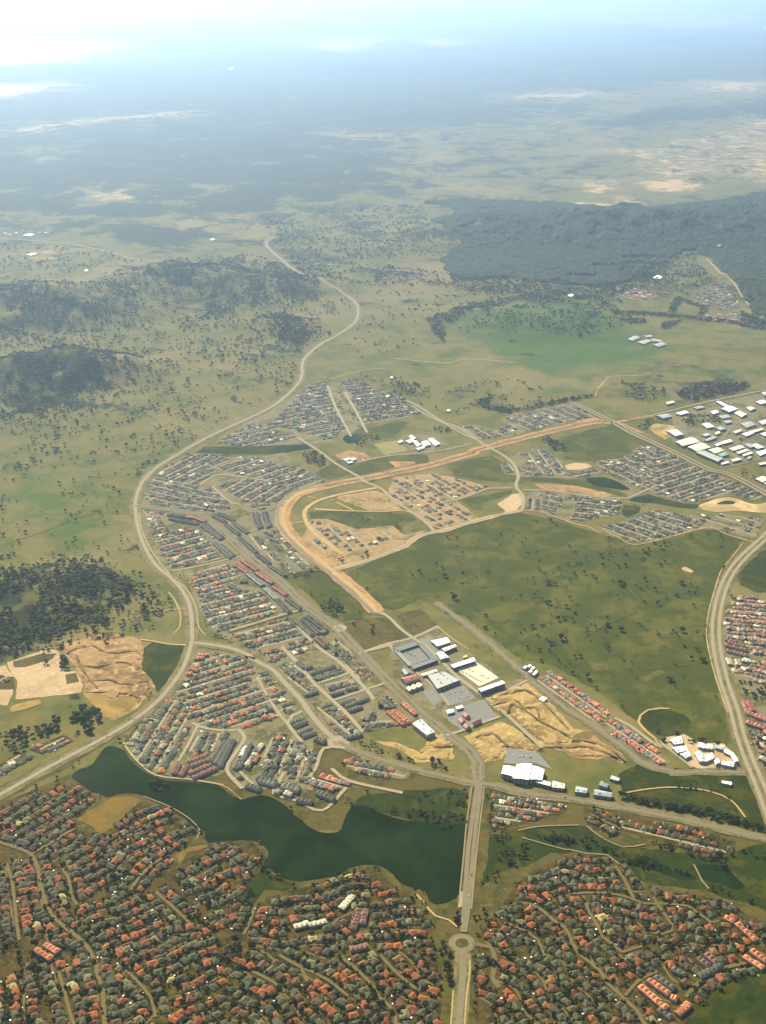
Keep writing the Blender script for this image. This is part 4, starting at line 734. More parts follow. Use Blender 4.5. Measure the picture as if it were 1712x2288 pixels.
shed('depot', [(985, 1300), (1010, 1258), (1085, 1300), (1060, 1325)], 'D5', 7, (.16, .22, .22), DARK_W, 'blue-grey shed behind the long depot roof', 'depot', pitch=.2, vents=1)
shed('depot', [(1090, 1240), (1105, 1208), (1182, 1240), (1168, 1262)], 'D5', 6, (.40, .42, .36), DARK_W, 'small pale shed at the end of the dirt turning loop', 'shed', vents=0, doors=1)
shed('site_shed', [(428, 508), (462, 480), (510, 495), (474, 528)], 'D5', 6, WHITE, TAN_W, 'small white site shed alone on the yellow earthworks', 'shed', vents=0, doors=1)
for i, (x, y) in enumerate(((300, 208), (340, 195), (372, 215), (350, 245), (400, 250), (385, 268))):
    shed('white_house', [(x-17, y+6), (x+6, y-14), (x+26, y-2), (x+2, y+18)], 'D5', 6, (.72, .72, .64), TAN_W, 'white flat-roofed house heading the red-roofed strip', 'house', 'white houses at the head of the strip', vents=0, doors=1)
shed('petrol_station', [(1108, 2098), (1112, 2080), (1192, 2092), (1190, 2116)], 'D6', 6, WHITE, TAN_W, 'white canopy standing by the road below the school', 'canopy', vents=0, doors=2)
# school with white roofs
SCH = [([(678, 1745), (770, 1710), (790, 1770), (718, 1782)], 'white school hall nearest the grassy crescent'), ([(700, 1808), (800, 1790), (832, 1832), (742, 1850)], 'broad white school block beside the grassy crescent'), ([(765, 1862), (835, 1838), (855, 1872), (812, 1896)], 'white school block at the foot of the school hall group'),
       ([(915, 1800), (925, 1765), (975, 1780), (965, 1815)], 'white school wing with toothed roof by the dry patch'), ([(975, 1812), (985, 1778), (1036, 1790), (1030, 1822)], 'white school wing next to the toothed-roof wing'), ([(1055, 1808), (1065, 1785), (1135, 1795), (1125, 1825)], 'blue-grey school wing at the head of the curved block'),
       ([(885, 1850), (935, 1830), (985, 1925), (925, 1922)], 'pale green-grey school block beside the domed hall'), ([(968, 1872), (1028, 1848), (1046, 1895), (985, 1922)], 'bright white school hall beside the green court'), ([(1048, 1915), (1085, 1896), (1096, 1930), (1062, 1946)], 'small round-cornered white school pavilion by the green court'),
       ([(1125, 1842), (1140, 1815), (1205, 1848), (1185, 1872)], 'upper piece of the curved white school block'), ([(1185, 1875), (1208, 1850), (1246, 1920), (1212, 1925)], 'middle piece of the curved white school block'), ([(1105, 1945), (1120, 1918), (1215, 1930), (1205, 1965)], 'lower piece of the curved white school block')]
for qd, lb in SCH:
    shed('school_block', qd, 'D6', 7, (.40, .44, .40) if 'grey' in lb else (.80, .80, .74), TAN_W, lb, 'school', 'white school buildings by the dual road', pitch=.12, vents=2, doors=2)
for qd in ([(890, 600), (925, 585), (942, 598), (908, 612)], [(955, 595), (1005, 578), (1040, 595), (985, 612)], [(985, 560), (1010, 545), (1045, 572), (1015, 585)], [(1020, 600), (1045, 590), (1085, 625), (1055, 640)], [(1085, 605), (1140, 592), (1160, 625), (1105, 642)], [(1140, 580), (1178, 570), (1240, 618), (1195, 632)], [(1040, 655), (1095, 638), (1115, 650), (1060, 668)]):
    shed('school_block', qd, 'C2', 6, (.62, .62, .56), TAN_W, 'white-roofed building of the school beside the square playing field', 'school', 'school beside the playing field', pitch=.1, vents=1, doors=1)
for qd in ([(455, 742), (495, 728), (520, 738), (478, 756)], [(515, 738), (545, 728), (566, 740), (530, 752)], [(480, 765), (520, 755), (540, 765), (500, 774)]):
    shed('school_block', qd, 'C2', 6, (.55, .58, .52), TAN_W, 'pale roofed hall on the bare plot beside the straight road', 'hall', 'halls on the bare plot', vents=1, doors=1)
# industrial estate
IND = [([(738, 505), (830, 495), (890, 540), (820, 555)], WHITE, 'white warehouse beside the orange bare yard'), ([(820, 608), (960, 565), (1042, 608), (880, 646)], CREAM, 'huge cream warehouse along the dual road, first of two'), ([(930, 656), (1050, 615), (1142, 658), (1010, 696)], (.70, .62, .40), 'huge cream warehouse along the dual road, second of two'), ([(1118, 684), (1210, 660), (1262, 690), (1180, 716)], CREAM, 'square cream warehouse behind the long grey-green one'), ([(1008, 706), (1080, 688), (1262, 762), (1208, 792)], (.30, .32, .26), 'long grey-green warehouse along the dual road'),
       ([(1238, 302), (1320, 275), (1392, 305), (1310, 332)], WHITE, 'big white warehouse at the head of the industrial estate'), ([(1194, 238), (1222, 230), (1312, 275), (1282, 287)], WHITE, 'narrow white warehouse behind the big white one')]
for qd, c_, lb in IND:
    shed('warehouse', qd, 'C4', 10, c_, DARK_W, lb, 'warehouse', vents=4, doors=4)
IND2 = [[(1140, 328), (1200, 315), (1217, 338), (1165, 352)], [(1360, 342), (1412, 320), (1477, 355), (1430, 380)], [(1468, 292), (1512, 280), (1562, 300), (1510, 320)], [(1060, 444), (1130, 432), (1182, 472), (1110, 482)], [(1083, 594), (1160, 555), (1202, 570), (1112, 602)], [(1238, 608), (1320, 585), (1347, 604), (1260, 628)], [(1178, 632), (1230, 615), (1252, 628), (1200, 647)], [(1310, 672), (1410, 640), (1457, 660), (1350, 692)], [(1375, 702), (1470, 675), (1502, 690), (1400, 722)], [(1433, 728), (1510, 700), (1532, 714), (1450, 742)], [(1473, 753), (1510, 740), (1527, 754), (1490, 772)], [(1558, 704), (1660, 678), (1690, 700), (1600, 737)], [(1428, 534), (1500, 515), (1542, 530), (1470, 557)], [(1500, 512), (1612, 480), (1632, 494), (1530, 527)], [(1350, 512), (1420, 490), (1434, 508), (1370, 532)], [(1556, 950), (1620, 925), (1680, 950), (1620, 985)], [(1630, 990), (1700, 960), (1730, 980), (1660, 1010)], [(1200, 722), (1270, 705), (1312, 725), (1240, 747)], [(1238, 804), (1300, 788), (1314, 802), (1250, 818)], [(1330, 774), (1390, 755), (1432, 770), (1350, 792)], [(1060, 542), (1110, 530), (1142, 545), (1090, 557)], [(1180, 522), (1220, 510), (1234, 528), (1190, 542)], [(1258, 414), (1320, 405), (1342, 428), (1280, 438)], [(1600, 534), (1700, 505), (1720, 525), (1640, 555)], [(638, 364), (740, 348), (782, 374), (700, 392)], [(730, 244), (790, 228), (812, 244), (740, 262)], [(1610, 154), (1680, 138), (1700, 160), (1640, 180)], [(1580, 808), (1680, 788), (1700, 805), (1600, 822)], [(1455, 634), (1500, 620), (1560, 650), (1510, 662)], [(1520, 640), (1570, 625), (1640, 660), (1580, 672)], [(1190, 478), (1240, 465), (1290, 490), (1230, 500)], [(1420, 440), (1500, 420), (1560, 450), (1470, 480)], [(1580, 420), (1660, 400), (1700, 430), (1620, 450)], [(1210, 370), (1290, 358), (1330, 380), (1250, 395)], [(980, 290), (1050, 275), (1090, 290), (1010, 305)], [(1560, 240), (1620, 220), (1670, 245), (1600, 260)], [(820, 345), (900, 320), (940, 340), (860, 360)]]
for i, qd in enumerate(IND2):
    c_, nm = [(WHITE, 'white'), (CREAM, 'cream'), (PALE, 'pale grey'), (CREAM, 'cream'), ((.30, .30, .27), 'grey'), (WHITE, 'white')][i % 6]
    if i == 17: c_, nm = GREEN_R, 'green'
    if 22 < i and i in (24, 30, 31, 33): c_, nm = (.30, .30, .27), 'grey'
    shed('warehouse', qd, 'C4', 7, c_, DARK_W, f'{nm}-roofed workshop shed among the buildings of the industrial estate', 'warehouse', f'{nm} industrial sheds', vents=2, doors=2)
# far white buildings
for key, qd, lb in (('B3', [(955, 342), (980, 325), (1015, 335), (1000, 350)], 'lone white hall in the woods below the pine hill'), ('B3', [(1345, 133), (1365, 125), (1385, 133), (1365, 142)], 'tiny white hall on the dark wooded hillside'), ('B3', [(430, 442), (455, 430), (470, 442), (450, 450)], 'small white barn at the edge of the pine wood'),
                    ('B1', [(140, 72), (175, 62), (215, 66), (180, 76)], 'pale hall beside the distant highway'), ('B1', [(160, 190), (200, 180), (232, 184), (190, 195)], 'pale barn in the distant paddock'), ('B1', [(520, 288), (535, 280), (548, 288), (533, 294)], 'tiny white farmhouse behind the wooded ridge'), ('B1', [(1290, 98), (1310, 90), (1325, 95), (1305, 103)], 'white farm shed among trees by the far road'), ('A1', [(940, 286), (952, 281), (965, 286), (952, 290)], 'tiny bright white building in the far blue forest'),
                    ('B2', [(860, 948), (868, 940), (880, 946), (872, 952)], 'white farmhouse above the upper suburb'), ('C3', [(-10, 236), (10, 222), (30, 234), (12, 246)], 'white farmhouse by the tree clump')):
    q = ccw([flat(u, v, 6) for u, v in PX(key, qd)]); zz = float(height(*(sum(q)/4)))
    if zz > 2:
        q = ccw([G(u, v) for u, v in PX(key, qd)])
    root = shed('farm_building', qd, key, 6, (.80, .80, .78), TAN_W, lb, 'building', vents=0, doors=1)
    cc = sum(q)/4; root.location = (cc[0], cc[1], float(height(cc[0], cc[1])))
for qd in ([(800, 712), (840, 690), (880, 700), (830, 722)], [(860, 730), (920, 712), (950, 722), (900, 742)], [(940, 705), (1000, 715), (1020, 728), (960, 722)], [(960, 745), (1010, 730), (1040, 742), (990, 758)], [(900, 690), (940, 684), (960, 694), (920, 700)]):
    shed('farm_building', qd, 'B3', 6, (.30, .29, .26), TAN_W, 'pale roofed building of the lone school in the open green paddock', 'building', 'lone school in the paddock', vents=1, doors=1)

order_groups(CROSS, 'the crossroads', ['white industrial sheds', 'cream industrial sheds', 'pale grey industrial sheds', 'grey industrial sheds'])
order_groups(LAKE_C, 'the lake', ['white houses at the head of the strip', 'school beside the playing field', 'halls on the bare plot', 'red-roofed units in the town car park', 'lone school in the paddock'])

# ------------------------------------------------------------------ terraces and apartment rows
TERR = {'grey': [(.075, .074, .048), (.10, .097, .066), (.06, .061, .040)], 'red': [(.34, .11, .09), (.38, .13, .10)], 'terra': [(.42, .15, .06), (.36, .12, .05)], 'white': [(.62, .62, .56)], 'pale': [(.27, .265, .20)], 'brown': [(.17, .075, .045), (.14, .065, .042)], 'slate': [(.047, .048, .038)], 'cream': [(.44, .38, .24)]}
def terrace(key, a, b, width, colr, label, group, h=6.0):
    p, q = flat(*PX(key, [a])[0], h), flat(*PX(key, [b])[0], h); d = q-p; L = float(np.linalg.norm(d)); c = (p+q)/2; ang = math.atan2(d[1], d[0])
    root = empty('terrace', c[0], c[1], float(height(c[0], c[1])), ang); tag(root, label, 'terrace', group); rc = np.array(random.choice(TERR[colr]))*random.uniform(.9, 1.1)
    n = max(2, int(round(L/9.5))); (wv, wf), _ = hip(L, width, h, 2.2, .5)
    mesh_obj('wall', wv, wf, M['wall'], root, cols=np.array((.30, .25, .19))*random.uniform(.8, 1.2))
    mes = []
    for k in range(3):                                   # unit roofs of slightly different height, depth and tone
        _, (rv, rf) = hip(L/n*.97, width*(.86+.09*k), h+.25*k, 1.9+.5*k, .35); me = bpy.data.meshes.new('roof'); me.from_pydata(rv, [], rf); me.materials.append(M['roof'])
        ca = me.color_attributes.new('tone', 'FLOAT_COLOR', 'POINT'); ca.data.foreach_set('color', np.tile(np.array([*np.clip(rc*(.75+.28*k), 0, .85), 1], np.float32), len(rv))); mes.append(me)
    pv, pf = box(0, 0, 0, 4.6, 3.6, 2.9); pme = bpy.data.meshes.new('garage'); pme.from_pydata(pv, [], pf); pme.materials.append(M['roof'])
    ca = pme.color_attributes.new('tone', 'FLOAT_COLOR', 'POINT'); ca.data.foreach_set('color', np.tile(np.array([*(rc*.85), 1], np.float32), len(pv)))
    for k in range(n):
        o = link('roof', mes[random.randrange(3)], root); o.location = (-L/2+L*(k+.5)/n, random.uniform(-.5, .5), 0)
        o = link('garage', pme, root); o.location = (-L/2+L*(k+.5)/n+.4, width/2+1.9, 0)
    for t in np.linspace(-.5, .5, n+1): FOOT.append((c+np.array([math.cos(ang), math.sin(ang)])*L*t, width*.55, None))
    return root
def terraces(key, width, colr, label, group, lines, h=6.0):
    made = [terrace(key, a, b, width, colr, label, group, h) for a, b in lines]
    ordinals(made, LAKE_C, 'the lake')
terraces('C5', 17, 'slate', 'long dark slate-roofed terrace curving beside the ring road bend', 'dark terraces at the ring road bend', [((395, 115), (550, 135)), ((410, 150), (540, 178)), ((540, 175), (680, 200))])
terraces('C5', 14, 'red', 'dull red-roofed terrace beside the dark slate terraces at the bend', 'red terrace at the bend', [((560, 135), (660, 150)), ((660, 152), (740, 182))])
terraces('C5', 12, 'grey', 'straight grey-roofed terrace along the double-lined town road', 'grey terraces along the town road', [((700, 212), (885, 345)), ((735, 200), (905, 335)), ((810, 115), (925, 190)), ((860, 102), (1005, 172)), ((925, 205), (1050, 300)), ((1000, 190), (1130, 285)), ((818, 372), (970, 515)), ((880, 395), (1005, 500)), ((1050, 325), (1215, 470)), ((1220, 490), (1335, 570)), ((1330, 592), (1480, 682)), ((1130, 735), (1060, 735)), ((1405, 905), (1520, 1022)), ((1490, 890), (1620, 992)), ((970, 770), (1060, 820))])
terraces('C5', 11, 'grey', 'curved grey terrace facing the unfinished orange arterial', 'curved grey terraces by the arterial', [((1178, 100), (1195, 180)), ((1195, 180), (1240, 245)), ((1208, 95), (1225, 170)), ((1225, 170), (1262, 235)), ((1268, 100), (1285, 175)), ((1285, 175), (1320, 235)), ((1298, 95), (1312, 165)), ((1312, 165), (1345, 225))])
terraces('C5', 13, 'red', 'bright red-roofed terrace in the middle of the long town', 'red terraces in mid town', [((1010, 572), (1130, 655)), ((1080, 542), (1220, 632)), ((1212, 652), (1360, 752)), ((1370, 782), (1490, 862))])
terraces('C5', 15, 'pale', 'pale grey terrace between the red-roofed terraces', 'pale terraces in mid town', [((1130, 662), (1270, 772)), ((1295, 800), (1400, 900))])
terraces('C6', 13, 'grey', 'long grey terrace round the paved court by the town roundabout', 'terraces round the paved court', [((372, 1142), (520, 1270)), ((430, 1130), (575, 1255)), ((470, 1108), (640, 1240)), ((590, 1250), (640, 1238))])
terraces('D2', 12, 'brown', 'long brick-red terrace by the lake shore path', 'brick-red terraces by the lake', [((610, 1055), (775, 988)), ((625, 1090), (800, 1025)), ((610, 1150), (800, 1075)), ((640, 1190), (845, 1105)), ((538, 1172), (592, 1090)), ((488, 1155), (524, 1070))])
terraces('D2', 11, 'grey', 'dark grey terrace along the avenue to the lake', 'dark terraces along the lake avenue', [((835, 1075), (960, 865)), ((870, 1100), (985, 870)), ((800, 1055), (915, 880)), ((1000, 1115), (1040, 1040)), ((1100, 1112), (1200, 920)), ((1030, 1105), (1130, 900))])
terraces('D2', 11, 'white', 'bright white-roofed terrace across the lake avenue', 'white terrace by the lake avenue', [((1050, 1010), (1095, 925))])
terraces('D2', 11, 'cream', 'cream-roofed terrace beside the white terrace at the lake avenue', 'cream terrace by the lake avenue', [((1095, 1090), (1230, 905))])
terraces('D2', 11, 'terra', 'orange-roofed terrace half among the grey rows at the avenue', 'orange terrace by the lake avenue', [((1155, 1060), (1190, 1000)), ((690, 160), (775, 155)), ((650, 190), (740, 180)), ((620, 270), (690, 290)), ((585, 322), (640, 312))])
terraces('E2', 13, 'grey', 'grey flat block in the lakeside apartment rows', 'grey lakeside apartment blocks', [((575, 115), (720, 150)), ((590, 140), (715, 172)), ((745, 155), (890, 200)), ((760, 180), (885, 215)), ((1020, 225), (1150, 280)), ((870, 280), (985, 300)), ((500, 170), (600, 205))], 7)
terraces('E2', 14, 'cream', 'cream-roofed apartment block on the lake promenade', 'cream lakeside blocks', [((715, 215), (745, 225)), ((780, 230), (835, 245))], 8)
terraces('D3', 12, 'grey', 'grey townhouse row around the green square below the main street', 'townhouse rows round the green square', [((835, 785), (965, 745)), ((880, 815), (1090, 735)), ((905, 855), (1030, 815)), ((555, 510), (660, 480)), ((660, 480), (780, 435)), ((435, 400), (500, 460)), ((500, 465), (565, 440)), ((880, 1105), (1030, 1065)), ((490, 712), (620, 672)), ((740, 705), (855, 672)), ((880, 655), (990, 632))])
terraces('D3', 12, 'terra', 'long orange-roofed terrace facing the double-lined town road', 'orange terraces by the town road', [((1270, 860), (1420, 985)), ((1320, 850), (1470, 965)), ((1400, 780), (1530, 890))])
terraces('D3', 14, 'brown', 'brown flat-roofed block on the corner beside the orange plot', 'brown corner block', [((615, 185), (700, 260))], 8)
terraces('D3', 13, 'grey', 'large grey-roofed lodge wing beside the boulevard', 'grey lodge wings by the boulevard', [((375, 960), (500, 920)), ((400, 1000), (520, 950)), ((440, 1060), (560, 1010)), ((480, 1090), (600, 1050)), ((590, 1110), (690, 1140))])
terraces('D6', 14, 'red', 'long red terrace beside the dual road below the dark hedge', 'red terraces by the dual road', [((1290, 1412), (1332, 1510)), ((1335, 1432), (1362, 1500)), ((1320, 1512), (1475, 1572)), ((1312, 1592), (1475, 1645)), ((1400, 1540), (1540, 1600))])
terraces('D6', 12, 'brown', 'dark brown terrace among the houses beside the dual road', 'brown terraces by the dual road', [((1140, 912), (1245, 932)), ((1140, 958), (1320, 1000)), ((1150, 1002), (1320, 1042)), ((1160, 935), (1300, 968))])
terraces('D6', 12, 'cream', 'cream-roofed terrace beside the side road to the dual road', 'cream terraces by the dual road', [((1275, 1085), (1395, 1100)), ((1160, 1070), (1180, 1120)), ((1235, 1080), (1248, 1125))])
terraces('E4', 12, 'terra', 'long orange-tiled terrace beside the curving grey road to the oval', 'orange terraces by the curving road', [((720, 1660), (920, 1830)), ((780, 1610), (940, 1720)), ((1350, 1150), (1420, 1185)), ((1440, 1195), (1580, 1325)), ((1490, 1440), (1635, 1530)), ((1545, 1395), (1660, 1480)), ((1000, 1870), (1090, 1790)), ((950, 1740), (1000, 1760))])
terraces('E4', 12, 'brown', 'brown-red terrace inside the orange-tiled quarter', 'brown terraces in the near quarter', [((1150, 1450), (1230, 1510)), ((1210, 1420), (1290, 1490))])
terraces('E4', 11, 'grey', 'grey terrace lining the curving grey road', 'grey terraces by the curving road', [((1160, 1590), (1330, 1500)), ((960, 1530), (1060, 1580)), ((830, 1590), (980, 1680)), ((860, 1830), (960, 1900))])
terraces('E2', 12, 'brown', 'red-brown terrace near the lake headland houses', 'red-brown terraces near the headland', [((1290, 1240), (1335, 1090)), ((1355, 1200), (1385, 1090)), ((1265, 1390), (1400, 1360))])
terraces('E2', 12, 'cream', 'tan-roofed long block on the lake headland slope', 'tan blocks on the headland', [((1200, 1090), (1290, 990)), ((850, 1225), (960, 1195)), ((960, 1210), (1090, 1180))])
terraces('E1', 12, 'terra', 'dark orange long-roofed block beside the brown clearing', 'orange blocks by the clearing', [((260, 1390), (380, 1460)), ((330, 1350), (430, 1410))])

# ------------------------------------------------------------------ houses
PAL = {'new': [((0.075, 0.074, 0.043), 6), ((0.048, 0.049, 0.030), 8), ((0.120, 0.113, 0.064), 4), ((0.240, 0.226, 0.128), 1.6), ((0.240, 0.089, 0.035), 1.3), ((0.160, 0.066, 0.032), 1.4), ((0.600, 0.565, 0.333), .8), ((0.085, 0.086, 0.042), 3)],
       'mix': [((0.065, 0.066, 0.036), 6), ((0.110, 0.104, 0.054), 3.5), ((0.280, 0.089, 0.029), 2.6), ((0.340, 0.150, 0.058), .9), ((0.180, 0.064, 0.027), 2), ((0.220, 0.207, 0.115), 1.4), ((0.620, 0.565, 0.320), .7), ((0.055, 0.062, 0.030), 6)],
       'near': [((0.040, 0.036, 0.010), 6), ((0.066, 0.056, 0.017), 4), ((0.207, 0.054, 0.005), 3.4), ((0.155, 0.039, 0.005), 2.6), ((0.173, 0.071, 0.009), 1.3), ((0.066, 0.033, 0.008), 3), ((0.126, 0.107, 0.039), 1.2), ((0.047, 0.050, 0.014), 4), ((0.288, 0.226, 0.072), .4), ((0.104, 0.033, 0.006), 2)],
       'brown': [((.17, .10, .08), 4), ((.28, .12, .08), 4), ((.12, .11, .09), 3), ((.42, .30, .20), 2), ((.55, .52, .42), 1), ((.35, .14, .07), 2)],
       'redstrip': [((.36, .10, .06), 4), ((.42, .15, .06), 3), ((.14, .14, .125), 3.5), ((.24, .10, .08), 2), ((.45, .42, .34), .8)]}
RN = lambda c: ('cream' if c[0] > .25 and c[1] > .17 else 'orange-tiled' if c[0] > .19 and c[1] < .15 else 'brick-red' if c[0] > 2.4*c[1] else 'brown' if c[0] > 1.6*c[1] else 'tan' if c[0] > .1 else 'sage green' if c[1] > c[0]*1.03 else 'dark grey' if c[0] < .05 else 'olive grey')
def pick(pal):
    t = random.uniform(0, sum(w for _, w in PAL[pal]))
    for c, w in PAL[pal]:
        t -= w
        if t <= 0: return c
    return c
HOUSES = []; GRID = {}; ST_V, ST_F, SN_V, SN_F = [], [], [], []
def free(x, y, r):
    gx_, gy_ = int(x//30), int(y//30)
    for i in (-1, 0, 1):
        for j in (-1, 0, 1):
            for hx, hy, hr in GRID.get((gx_+i, gy_+j), ()):
                if (hx-x)**2+(hy-y)**2 < (r+hr)**2: return False
    return True
for c, r, _ in FOOT:
    r = min(r, 40)
    if _ is None: GRID.setdefault((int(c[0]//30), int(c[1]//30)), []).append((c[0], c[1], r))
SHEDQ = [q for c, r, q in FOOT if q is not None]

def fill(where, pal, key, pts, dr, pitch=16.5, period=62, prob=.93, size=(12.5, 15.5), warp=0.0, trees=.5, street='street', sw=7, extra=()):
    if street != 'street_near': pitch *= .90; period *= .95; size = (size[0]*.97, size[1]*.97); sw = min(sw, 6)
    P = [flat(*p) for p in PX(key, pts)]
    for k2, p2 in extra: P += [flat(*p) for p in PX(k2, p2)]
    a, b = [flat(*p) for p in PX(key, dr)]; u = (b-a)/np.linalg.norm(b-a); nv = np.array([-u[1], u[0]]); A = np.array(P); c0 = A.mean(0)
    pu, pn = (A-c0)@u, (A-c0)@nv; ph = random.uniform(0, 6); Lw = 260.0
    def at(s, t): return c0+u*s+nv*(t+warp*math.sin(s/Lw*6.283+ph)+warp*.5*math.sin(s/97*6.283+ph*2+t*.002))
    cand = []; t = pn.min()-period+random.uniform(0, period)
    while t < pn.max()+period:
        run = []
        for s in np.arange(pu.min(), pu.max()+1, 9.0):
            q = at(s, t); ok = bool(inside(P, q[0], q[1]))
            if ok: run.append(q)
            if (not ok or s+9 > pu.max()) and run:
                if len(run) > 4: ribbon_vf(run, sw, .82+random.uniform(0, .06), *((SN_V, SN_F) if street == 'street_near' else (ST_V, ST_F)))
                run = []
        for side in (-1, 1):
            s = pu.min()+random.uniform(0, pitch)
            while s < pu.max():
                off = side*(sw/2+(4.5 if street == 'street_near' else 3.8)+size[1]/2+random.uniform(-1.2, 1.8)); q = at(s, t+off)
                q2 = at(s+3, t+off); ang = math.atan2(*(q2-q)[::-1])
                if random.random() < prob: cand.append((q[0], q[1], ang+random.choice((0, 0, math.pi/2))+random.gauss(0, .05), side))
                s += pitch*random.uniform(.9, 1.12)
        t += period
    add(cand, P, where, pal, size, trees)

def add(cand, P, where, pal, size, trees):
    if not cand: return
    C = np.array([c[:2] for c in cand]); ok = inside(P, C[:, 0], C[:, 1]) if P is not None else np.ones(len(C), bool)
    for poly in NOBUILD+SHEDQ:
        pa = np.array(poly)
        if pa[:, 0].max() < C[:, 0].min()-20 or pa[:, 0].min() > C[:, 0].max()+20 or pa[:, 1].max() < C[:, 1].min()-20 or pa[:, 1].min() > C[:, 1].max()+20: continue
        ok &= ~inside(poly, C[:, 0], C[:, 1]); ok &= dist_line(poly, C[:, 0], C[:, 1], True) > 6
    for pts, hw in ROADS:
        if pts[:, 0].max() < C[:, 0].min()-60 or pts[:, 0].min() > C[:, 0].max()+60 or pts[:, 1].max() < C[:, 1].min()-60 or pts[:, 1].min() > C[:, 1].max()+60: continue
        ok &= dist_line(pts, C[:, 0], C[:, 1]) > hw+7.5
    for (x, y, ang, side), o in zip(cand, ok):
        if not o: continue
        w_, d_ = size[1]*random.uniform(.9, 1.25), size[0]*random.uniform(.8, 1.05)
        fr = .40*size[1]
        if not free(x, y, fr): continue
        GRID.setdefault((int(x//30), int(y//30)), []).append((x, y, fr))
        HOUSES.append((x, y, ang, w_, d_, pick(pal), random.random(), where, trees))

N1 = 'among the rows beside the highway'; N2 = 'in the suburb along the lake shore by the ochre field'; N3 = 'beside the long curving street below the ochre field'
N4 = 'on the slope between the curving street and the gully'; N6 = 'on the lake headland past the gully'; N7 = 'between the lake headland and the roundabout road'; N8 = 'in the quarter between roundabout road and creek park'
# houses facing the explicit near streets first
for P in NEAR:
    cand = []; s_ = 0
    PA = np.array(P); seg = np.r_[0, np.cumsum(np.linalg.norm(np.diff(PA, axis=0), axis=1))]
    for side in (-1, 1):
        s_ = 8.0
        while s_ < seg[-1]-5:
            x, y = np.interp(s_, seg, PA[:, 0]), np.interp(s_, seg, PA[:, 1]); x2, y2 = np.interp(s_+3, seg, PA[:, 0]), np.interp(s_+3, seg, PA[:, 1])
            ang = math.atan2(y2-y, x2-x); o = side*random.uniform(16, 19)
            cand.append((x-math.sin(ang)*o, y+math.cos(ang)*o, ang+random.choice((0, math.pi/2))+random.gauss(0, .06), side)); s_ += random.uniform(16.5, 20)
    cx, cy = PA.mean(0); v = (math.hypot(cx, cy))
    add(cand, None, N8 if cx > 150 else (N7 if cx > -330 else N3), 'near', (13, 16), .75)
ns = dict(pitch=16.5, period=56, size=(12.5, 15.5), street='street_near', sw=3.6)
fill(N1, 'near', 'E1', [(0, 370), (200, 250), (480, 200), (600, 210), (690, 270), (640, 340), (560, 420), (520, 470), (540, 540), (400, 610), (240, 690), (120, 640), (0, 580), (-100, 560), (-100, 420)], [(0, 560), (500, 260)], trees=.6, **ns)
fill(N2, 'near', 'E1', [(240, 700), (560, 560), (740, 560), (860, 490), (1000, 360), (1100, 330), (1300, 390), (1420, 520), (1400, 590), (1280, 650), (1200, 720), (1000, 940), (860, 960), (680, 940), (640, 1100), (340, 1060), (300, 900)], [(700, 750), (1150, 480)], warp=8, trees=.7, **ns)
fill(N3, 'near', 'E1', [(-60, 760), (240, 720), (330, 1060), (480, 1250), (600, 1340), (620, 1400), (440, 1420), (250, 1380), (150, 1300), (-60, 1300)], [(60, 780), (130, 1300)], trees=.8, **ns)
fill(N4, 'near', 'E1', [(420, 1150), (640, 1100), (860, 980), (1000, 960), (1180, 1000), (1320, 1180), (1600, 1280), (1640, 1400), (1680, 2040), (800, 2040), (760, 1700), (680, 1400), (590, 1300)], [(1000, 1700), (1500, 1420)], warp=10, trees=.8, **ns)
fill(N3, 'near', 'E1', [(-60, 1640), (100, 1600), (250, 1500), (450, 1420), (660, 1420), (740, 1700), (775, 2040), (-60, 2040)], [(430, 1550), (510, 1850)], warp=5, trees=.9, **ns)
fill(N6, 'near', 'E2', [(0, 790), (150, 650), (380, 620), (560, 690), (600, 760), (540, 820), (480, 900), (430, 1080), (400, 1250), (300, 1300), (200, 1280), (100, 1200), (0, 1150)], [(0, 1100), (450, 830)], warp=8, trees=.7, **ns)
fill(N7, 'near', 'E2', [(540, 1120), (700, 1010), (850, 960), (960, 950), (1080, 920), (1200, 860), (1320, 810), (1450, 880), (1560, 950), (1680, 1020), (1800, 1120), (1850, 1250), (1840, 1400), (520, 1400), (530, 1250)], [(870, 1220), (1460, 1140)], warp=9, trees=.8, **ns)
fill(N7, 'near', 'E2', [(330, 1400), (1850, 1400), (1890, 1480), (1900, 1700), (1920, 2040), (300, 2040), (340, 1600)], [(1100, 1620), (1250, 1740)], warp=9, trees=.85, **ns)
fill(N8, 'near', 'E4', [(0, 830), (60, 780), (200, 720), (350, 710), (480, 740), (560, 800), (640, 900), (780, 960), (950, 980), (1200, 1020), (1400, 1090), (1600, 1200), (1760, 1280), (1760, 1450), (1400, 1480), (1200, 1420), (0, 1330)], [(0, 1000), (600, 1010)], warp=14, trees=.75, extra=[('E3', [(1000, 1300), (1050, 1190), (1150, 1050), (1250, 930), (1400, 810)])], **ns)
fill(N8, 'near', 'E4', [(0, 1330), (1200, 1430), (1400, 1500), (1200, 1590), (1050, 1740), (1100, 1800), (1000, 2040), (-100, 2040)], [(200, 1400), (560, 1720)], warp=12, trees=.85, extra=[('E3', [(950, 2040), (930, 1700), (950, 1480), (960, 1390), (1000, 1310)])], **ns)
